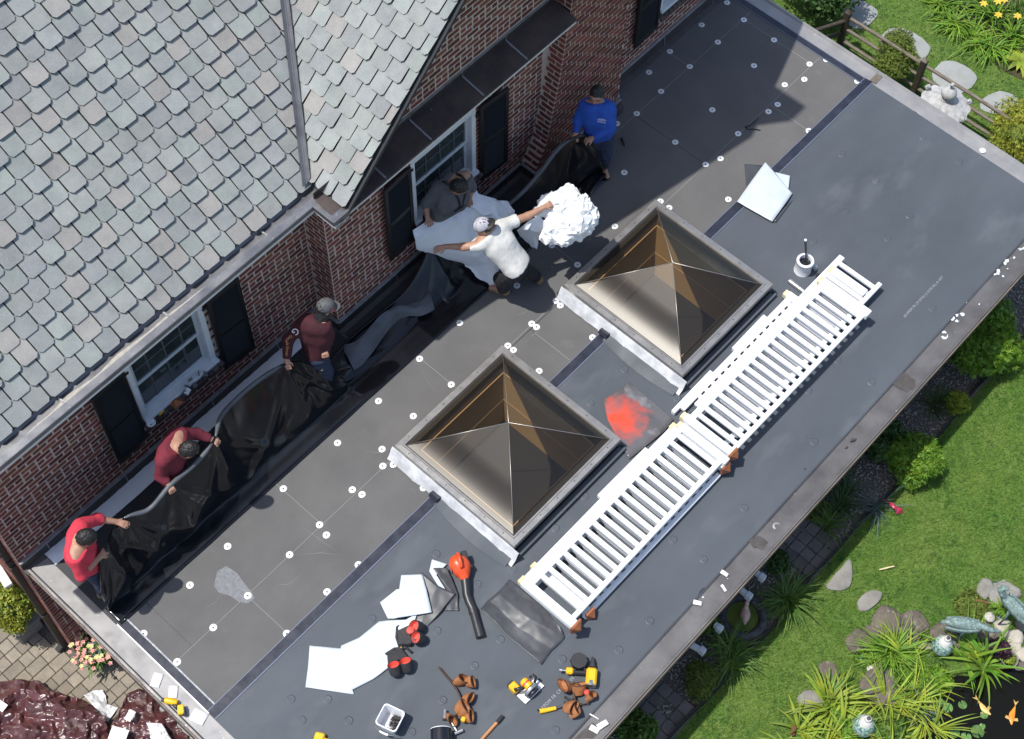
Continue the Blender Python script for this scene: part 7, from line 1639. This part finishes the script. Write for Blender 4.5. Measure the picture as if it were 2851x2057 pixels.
# mosaic bottles and shells
mat('mosaic', (.42, .50, .48), .35, (.05, .17, .10), 38, lo=.42, hi=.58, c3=(.16, .16, .40), sc3=30, th3=.62, w3=.04); mat('shell', (.55, .52, .47), .6, (.35, .33, .30), 40); mat('clay_white', (.62, .60, .57), .7)
def bottle(px, py, label, s=1.):
    c = gp(px, py); t = thing('mosaic_bottle', label, 'bottle', c); q = MB(); q.lathe([(.06 * s, 0), (.11 * s, .05 * s), (.125 * s, .13 * s), (.10 * s, .21 * s), (.07 * s, .26 * s)], c, 22); obj('belly', q, M_['mosaic'], t, 180); q = MB(); q.lathe([(.075 * s, 0), (.068 * s, .02 * s), (.06 * s, .035 * s), (.05 * s, .06 * s), (.036 * s, .07 * s), (.034 * s, .12 * s), (.030 * s, .125 * s)], c + V((0, 0, .25 * s)), 18); obj('cap', q, M_['clay_white'], t, 50); q = MB(); q.lathe([(.024 * s, 0), (.022 * s, .02 * s), (.01, .022 * s)], c + V((0, 0, .37 * s)), 12); obj('top', q, M_['steel_dark'], t, 50)
bottle(2617, 1808, 'mosaic glass bottle ornament with white cap on the brown slab'); bottle(2398, 2030, 'mosaic glass bottle ornament with white cap among the yellow grasses at the bottom', 1.05)
def shell(px, py, r, label):
    c = gp(px, py, .01); t = thing('shell_ornament', label, 'ornament', c); q = MB(); P_ = []; R_ = []
    for k in range(46): a = k * .42; f_ = 1 - k / 50; P_.append(c + V((math.cos(a) * r * .62 * f_, math.sin(a) * r * .62 * f_, r * .35 + r * 1.1 * (1 - f_)))); R_.append(r * .42 * f_ + .003)
    q.tube(P_, R_, 8); obj('coil', q, M_['shell'], t, 180); q = MB(); q.lathe([(r * .5, -.01), (r * .45, r * .7), (.01, r * 1.2)], c, 12); obj('core', q, M_['clay_white'], t)
shell(2754, 1722, .07, 'grey coiled shell ornament right of the white shell by the cranes'); shell(2708, 1717, .05, 'small white shell ornament above the left crane statue'); shell(2424, 1864, .055, 'round pale shell ornament beside the brown rocks and grass')
# pond plants
clump('iris', 2715, 1858, 60, .62, .034, 'leaf_bright', 'broad leaved iris at the pond edge beside the wine red plant', droop=.75, seed=51, el=(.35, 1.3), r0=.10)
clump('arching_grass', 2480, 1820, 150, .55, .015, 'leaf_bright', 'arching green grass clump on the rocks left of the mosaic bottle', droop=1.0, seed=52, el=(.35, 1.35)); clump('striped_grass', 2290, 1985, 90, .55, .030, 'leaf_yellow', 'yellow green strappy clump at the lawn edge, lower left of the pond', droop=1.0, seed=53, el=(.4, 1.35), r0=.14)
clump('striped_grass', 2340, 1955, 50, .50, .030, 'leaf_yellow', 'yellow green strappy clump just above the lower left one', droop=.9, seed=54, el=(.45, 1.4)); clump('striped_grass', 2520, 1960, 110, .55, .022, 'leaf_yellow', 'dense yellow green grass clump beside the pond water', droop=1.05, seed=55, el=(.35, 1.35), r0=.16); clump('striped_grass', 2520, 2040, 130, .50, .020, 'leaf_yellow', 'dense yellow green grass clump at the bottom beside the lily pads', droop=1.05, seed=56, el=(.35, 1.35), r0=.18)
clump('striped_grass', 2215, 2050, 34, .50, .030, 'leaf_yellow', 'yellow green strappy clump cut by the bottom edge', droop=.9, seed=57, el=(.4, 1.3)); clump('blue_fescue', 2570, 1965, 80, .30, .006, 'leaf_blue', 'fine silvery blue grass tuft over the pond edge', droop=.5, seed=58, el=(.1, 1.1)); clump('striped_grass', 2400, 2060, 90, .40, .022, 'leaf_bright', 'green strappy plants around the lower mosaic bottle', droop=1.0, seed=59, r0=.2)
bush('ground_cover', 2545, 1870, .26, 'leaf_bright', 'low bright green ground cover between rocks and pond', 3400, .024, .05, seed=21, flat=.35, lumps=12); bush('ground_cover', 2600, 1900, .20, 'leaf_bright', 'round leaved green plant trailing into the pond', 1100, .038, .05, seed=22, flat=.4); bush('ground_cover', 2480, 1770, .16, 'leaf_gold', 'tiny yellow flowering ground cover between the brown rocks', 1500, .018, .03, seed=23, flat=.3); bush('ground_cover', 2700, 1690, .2, 'leaf_moss', 'mossy ground cover in the rock planting beside the cranes', 2600, .020, .04, seed=24, flat=.35); fans('fern', 2785, 1695, .17, 50, 'leaf_bright', 'bright green feathery fern between the crane statues', 12, .03)
bush('ground_cover', 2420, 1835, .18, 'leaf_bright', 'low green ground cover around the pale shell ornament', 1500, .02, .04, seed=61, flat=.3); bush('ground_cover', 2350, 2010, .22, 'leaf_bright', 'low green leaves under the yellow strappy clumps', 1800, .026, .05, seed=62, flat=.35); bush('ground_cover', 2470, 2035, .24, 'leaf_mid', 'leafy green plants between the lower bottle and the lily pads', 1800, .032, .06, seed=63, flat=.4); bush('ground_cover', 2580, 1860, .20, 'leaf_mid', 'green mat of small leaves beside the iris', 1600, .022, .04, seed=64, flat=.35)
bush('wine_shrub', 2775, 1822, .13, 'leaf_wine', 'dark wine red leafy plant above the pond', 1300, .022, .12, seed=25, core='leaf_wine'); bush('ground_cover', 2710, 1815, .10, 'leaf_yellow', 'small yellow green plant left of the wine red plant', 700, .02, .08, seed=26)
c = gp(2808, 1838, .06); t = thing('planted_bowl', 'round grey bowl with small yellow green plants at the pond edge', 'bowl', c + V((0, 0, -.06))); q = MB(); q.lathe([(.06, -.06), (.09, 0), (.10, .05), (.092, .05), (.085, .03)], c, 24, cap=False); obj('bowl', q, M_['fieldstone'], t, 50); bush('bowl_plant', 0, 0, .075, 'leaf_yellow', 'small yellow green plant growing in the grey bowl', 500, .014, .03, seed=27, flat=.4, pos=c + V((0, 0, .0)))
q = MB(); q.tube([gp(2695, 1668, .04), gp(2720, 1672, .06), gp(2750, 1678, .05), gp(2768, 1682, .03)], [.016, .022, .020, .012], 7); mat('driftwood', (.22, .10, .055), .8, (.14, .06, .035), 20); tag(obj('driftwood', q, M_['driftwood'], None, 180), 'reddish piece of driftwood on the planting by the crane statues', 'driftwood')
q = MB(); q.box(gp(2208, 2035, .03), (.11, .05, .05), rotz(.4), .005); tag(obj('garden_brick', q, M_['brick'], None, None), 'single red brick lying at the bottom beside the yellow grass', 'brick')
q = MB(); q.tube([gp(2448, 1586, .03), gp(2468, 1581, .035), gp(2490, 1576, .03)], [.008, .012, .008], 6); tag(obj('wood_splinter', q, M_['raw_wood'], None, 60), 'pale wooden splinter lying on the lawn', 'splinter')
ZG = ZL
# ------------------------------------------------------------------ lower left yard
mat('tarp', (.10, .034, .034), .30, (.055, .02, .022), 5, bump=.003, bsc=30, rvar=.1, c3=(.22, .17, .16), sc3=6, th3=.56, w3=.22); mat('tarp_white', (.70, .70, .70), .45, (.55, .55, .56), 7, bump=.004, bsc=18)
def tarp(rows, m, label, amp, fr, seed, n=26):
    o = film_sheet('tarpaulin', [[(x, y, ZG + z) for x, y, z in r] for r in rows], M_[m], label, amp, fr, seed, n, 0, True); o['category'] = 'tarpaulin'; return o
tarp([[(-60, 1900, .05), (40, 1893, .08), (110, 1897, .10), (130, 1930, .06)], [(-60, 1950, .10), (60, 1940, .16), (150, 1930, .22), (235, 1945, .10)], [(-60, 2000, .12), (80, 1990, .20), (180, 1975, .26), (280, 1985, .14)], [(-60, 2060, .12), (90, 2050, .16), (200, 2030, .20), (300, 2030, .10)], [(-60, 2130, .1), (100, 2120, .1), (220, 2100, .1), (330, 2100, .06)]], 'tarp', 'dark maroon crumpled tarpaulin on the patio at the lower left', .085, 4.2, 2, 30)
tarp([[(355, 1930, .05), (385, 1918, .05), (430, 1930, .04)], [(330, 1980, .10), (400, 1970, .12), (470, 1985, .05)], [(305, 2030, .08), (400, 2030, .12), (520, 2050, .05)], [(300, 2110, .06), (400, 2110, .06), (560, 2120, .05)]], 'tarp', 'maroon tarpaulin piece tucked under the left roof edge', .05, 7, 5)
tarp([[(232, 1935, .12), (260, 1922, .06), (288, 1920, .05)], [(262, 1965, .14), (290, 1960, .08), (300, 1960, .05)], [(285, 2000, .08), (300, 2010, .05), (330, 1970, .05)]], 'tarp_white', 'white underside of a tarpaulin between the two maroon heaps', .03, 10, 7, 14)
tarp([[(410, 2010, .20), (450, 2015, .18)], [(420, 2050, .20), (480, 2060, .16)], [(430, 2090, .15), (500, 2100, .12)]], 'tarp_white', 'wrinkled white plastic on the maroon tarpaulin at the bottom', .03, 14, 8, 14)
for i, (x, y, w, h, a, lab) in enumerate(((330, 2045, .16, .20, .5, 'large white board offcut on the tarpaulin at the bottom left'), (362, 1992, .13, .08, .3, 'white paper lying on the tarpaulin under the roof edge'), (3, 1965, .10, .12, .2, 'white scrap at the left edge on the maroon tarpaulin'))):
    c = gp(x, y, .24); q = MB(); q.box(c, (w, h, .012), rotz(a) @ Matrix.Rotation(.15, 3, 'X'), .002); tag(obj('board_offcut', q, M_['paper'], None, None), lab, 'offcut')
c = gp(70, 1745); t = thing('stone_planter', 'square pale stone planter holding a clipped boxwood', 'planter', c); q = MB(); q.box(c + V((0, 0, .15)), (.34, .34, .30), None, .02); q.box(c + V((0, 0, .32)), (.40, .40, .06), None, .012); obj('pot', q, M_['fieldstone'], t, None)
bush('boxwood', 0, 0, .34, 'leaf_gold', 'clipped boxwood ball in the stone planter at the left edge', 5200, .022, .34, seed=31, pos=c + V((0, 0, .34)), core='leaf_dark', lumps=9)
c = gp(275, 1838); t = thing('flower_pot', 'pot of pink and cream flowers against the extension wall', 'flower pot', c); q = MB(); q.lathe([(.10, 0), (.15, .22), (.16, .26), (.14, .25)], c, 20); obj('pot', q, M_['wall_grey'], t, 50)
rr = random.Random(77); q = MB()
for i in range(260):
    a, e = rr.uniform(0, 6.28), rr.uniform(.0, 1.3); strap(q, c + V((rr.uniform(-.1, .1), rr.uniform(-.12, .12), .26)), (math.cos(a) * math.cos(e), math.sin(a) * math.cos(e), math.sin(e)), rr.uniform(.08, .22), .03, .9, 4)
obj('leaves', q, M_['leaf_mid'], t, 180)
q = MB()
for i in range(24):
    a, e = rr.uniform(0, 6.28), rr.uniform(.2, 1.2); strap(q, c + V((.05, 0, .28)), (math.cos(a) * math.cos(e), math.sin(a) * math.cos(e), math.sin(e)), .18, .06, .9, 4)
obj('teal_leaves', q, M_['leaf_blue'], t, 180)
for i in range(70):
    a, r = rr.uniform(0, 6.28), .25 * rr.random() ** .5; p = c + V((r * math.cos(a), r * math.sin(a) * 1.2, .32 + .12 * rr.random())); q = MB()
    for k in range(5): b_ = k * 1.257; strap(q, p, (math.cos(b_) * .7, math.sin(b_) * .7, .6), .035, .03, 1., 3)
    obj('flower', q, M_['petal_pink' if rr.random() < .6 else 'petal_cream'], t, 180)
q = MB(); a, b = gp(-20, 1560, 1.2), gp(25, 1632, 1.2); q.beam(a, b, .10, .06, b=.006); tag(obj('white_rail', q, M_['white_paint'], None, None), 'white painted rail end at the left edge behind the downspout', 'rail')
q = MB(); q.box(V((.40, -1.9, ZG + .01)), (.45, 2.2, .03), None, .004); struct(obj('stone_border', q, M_['bluestone'], None, None))
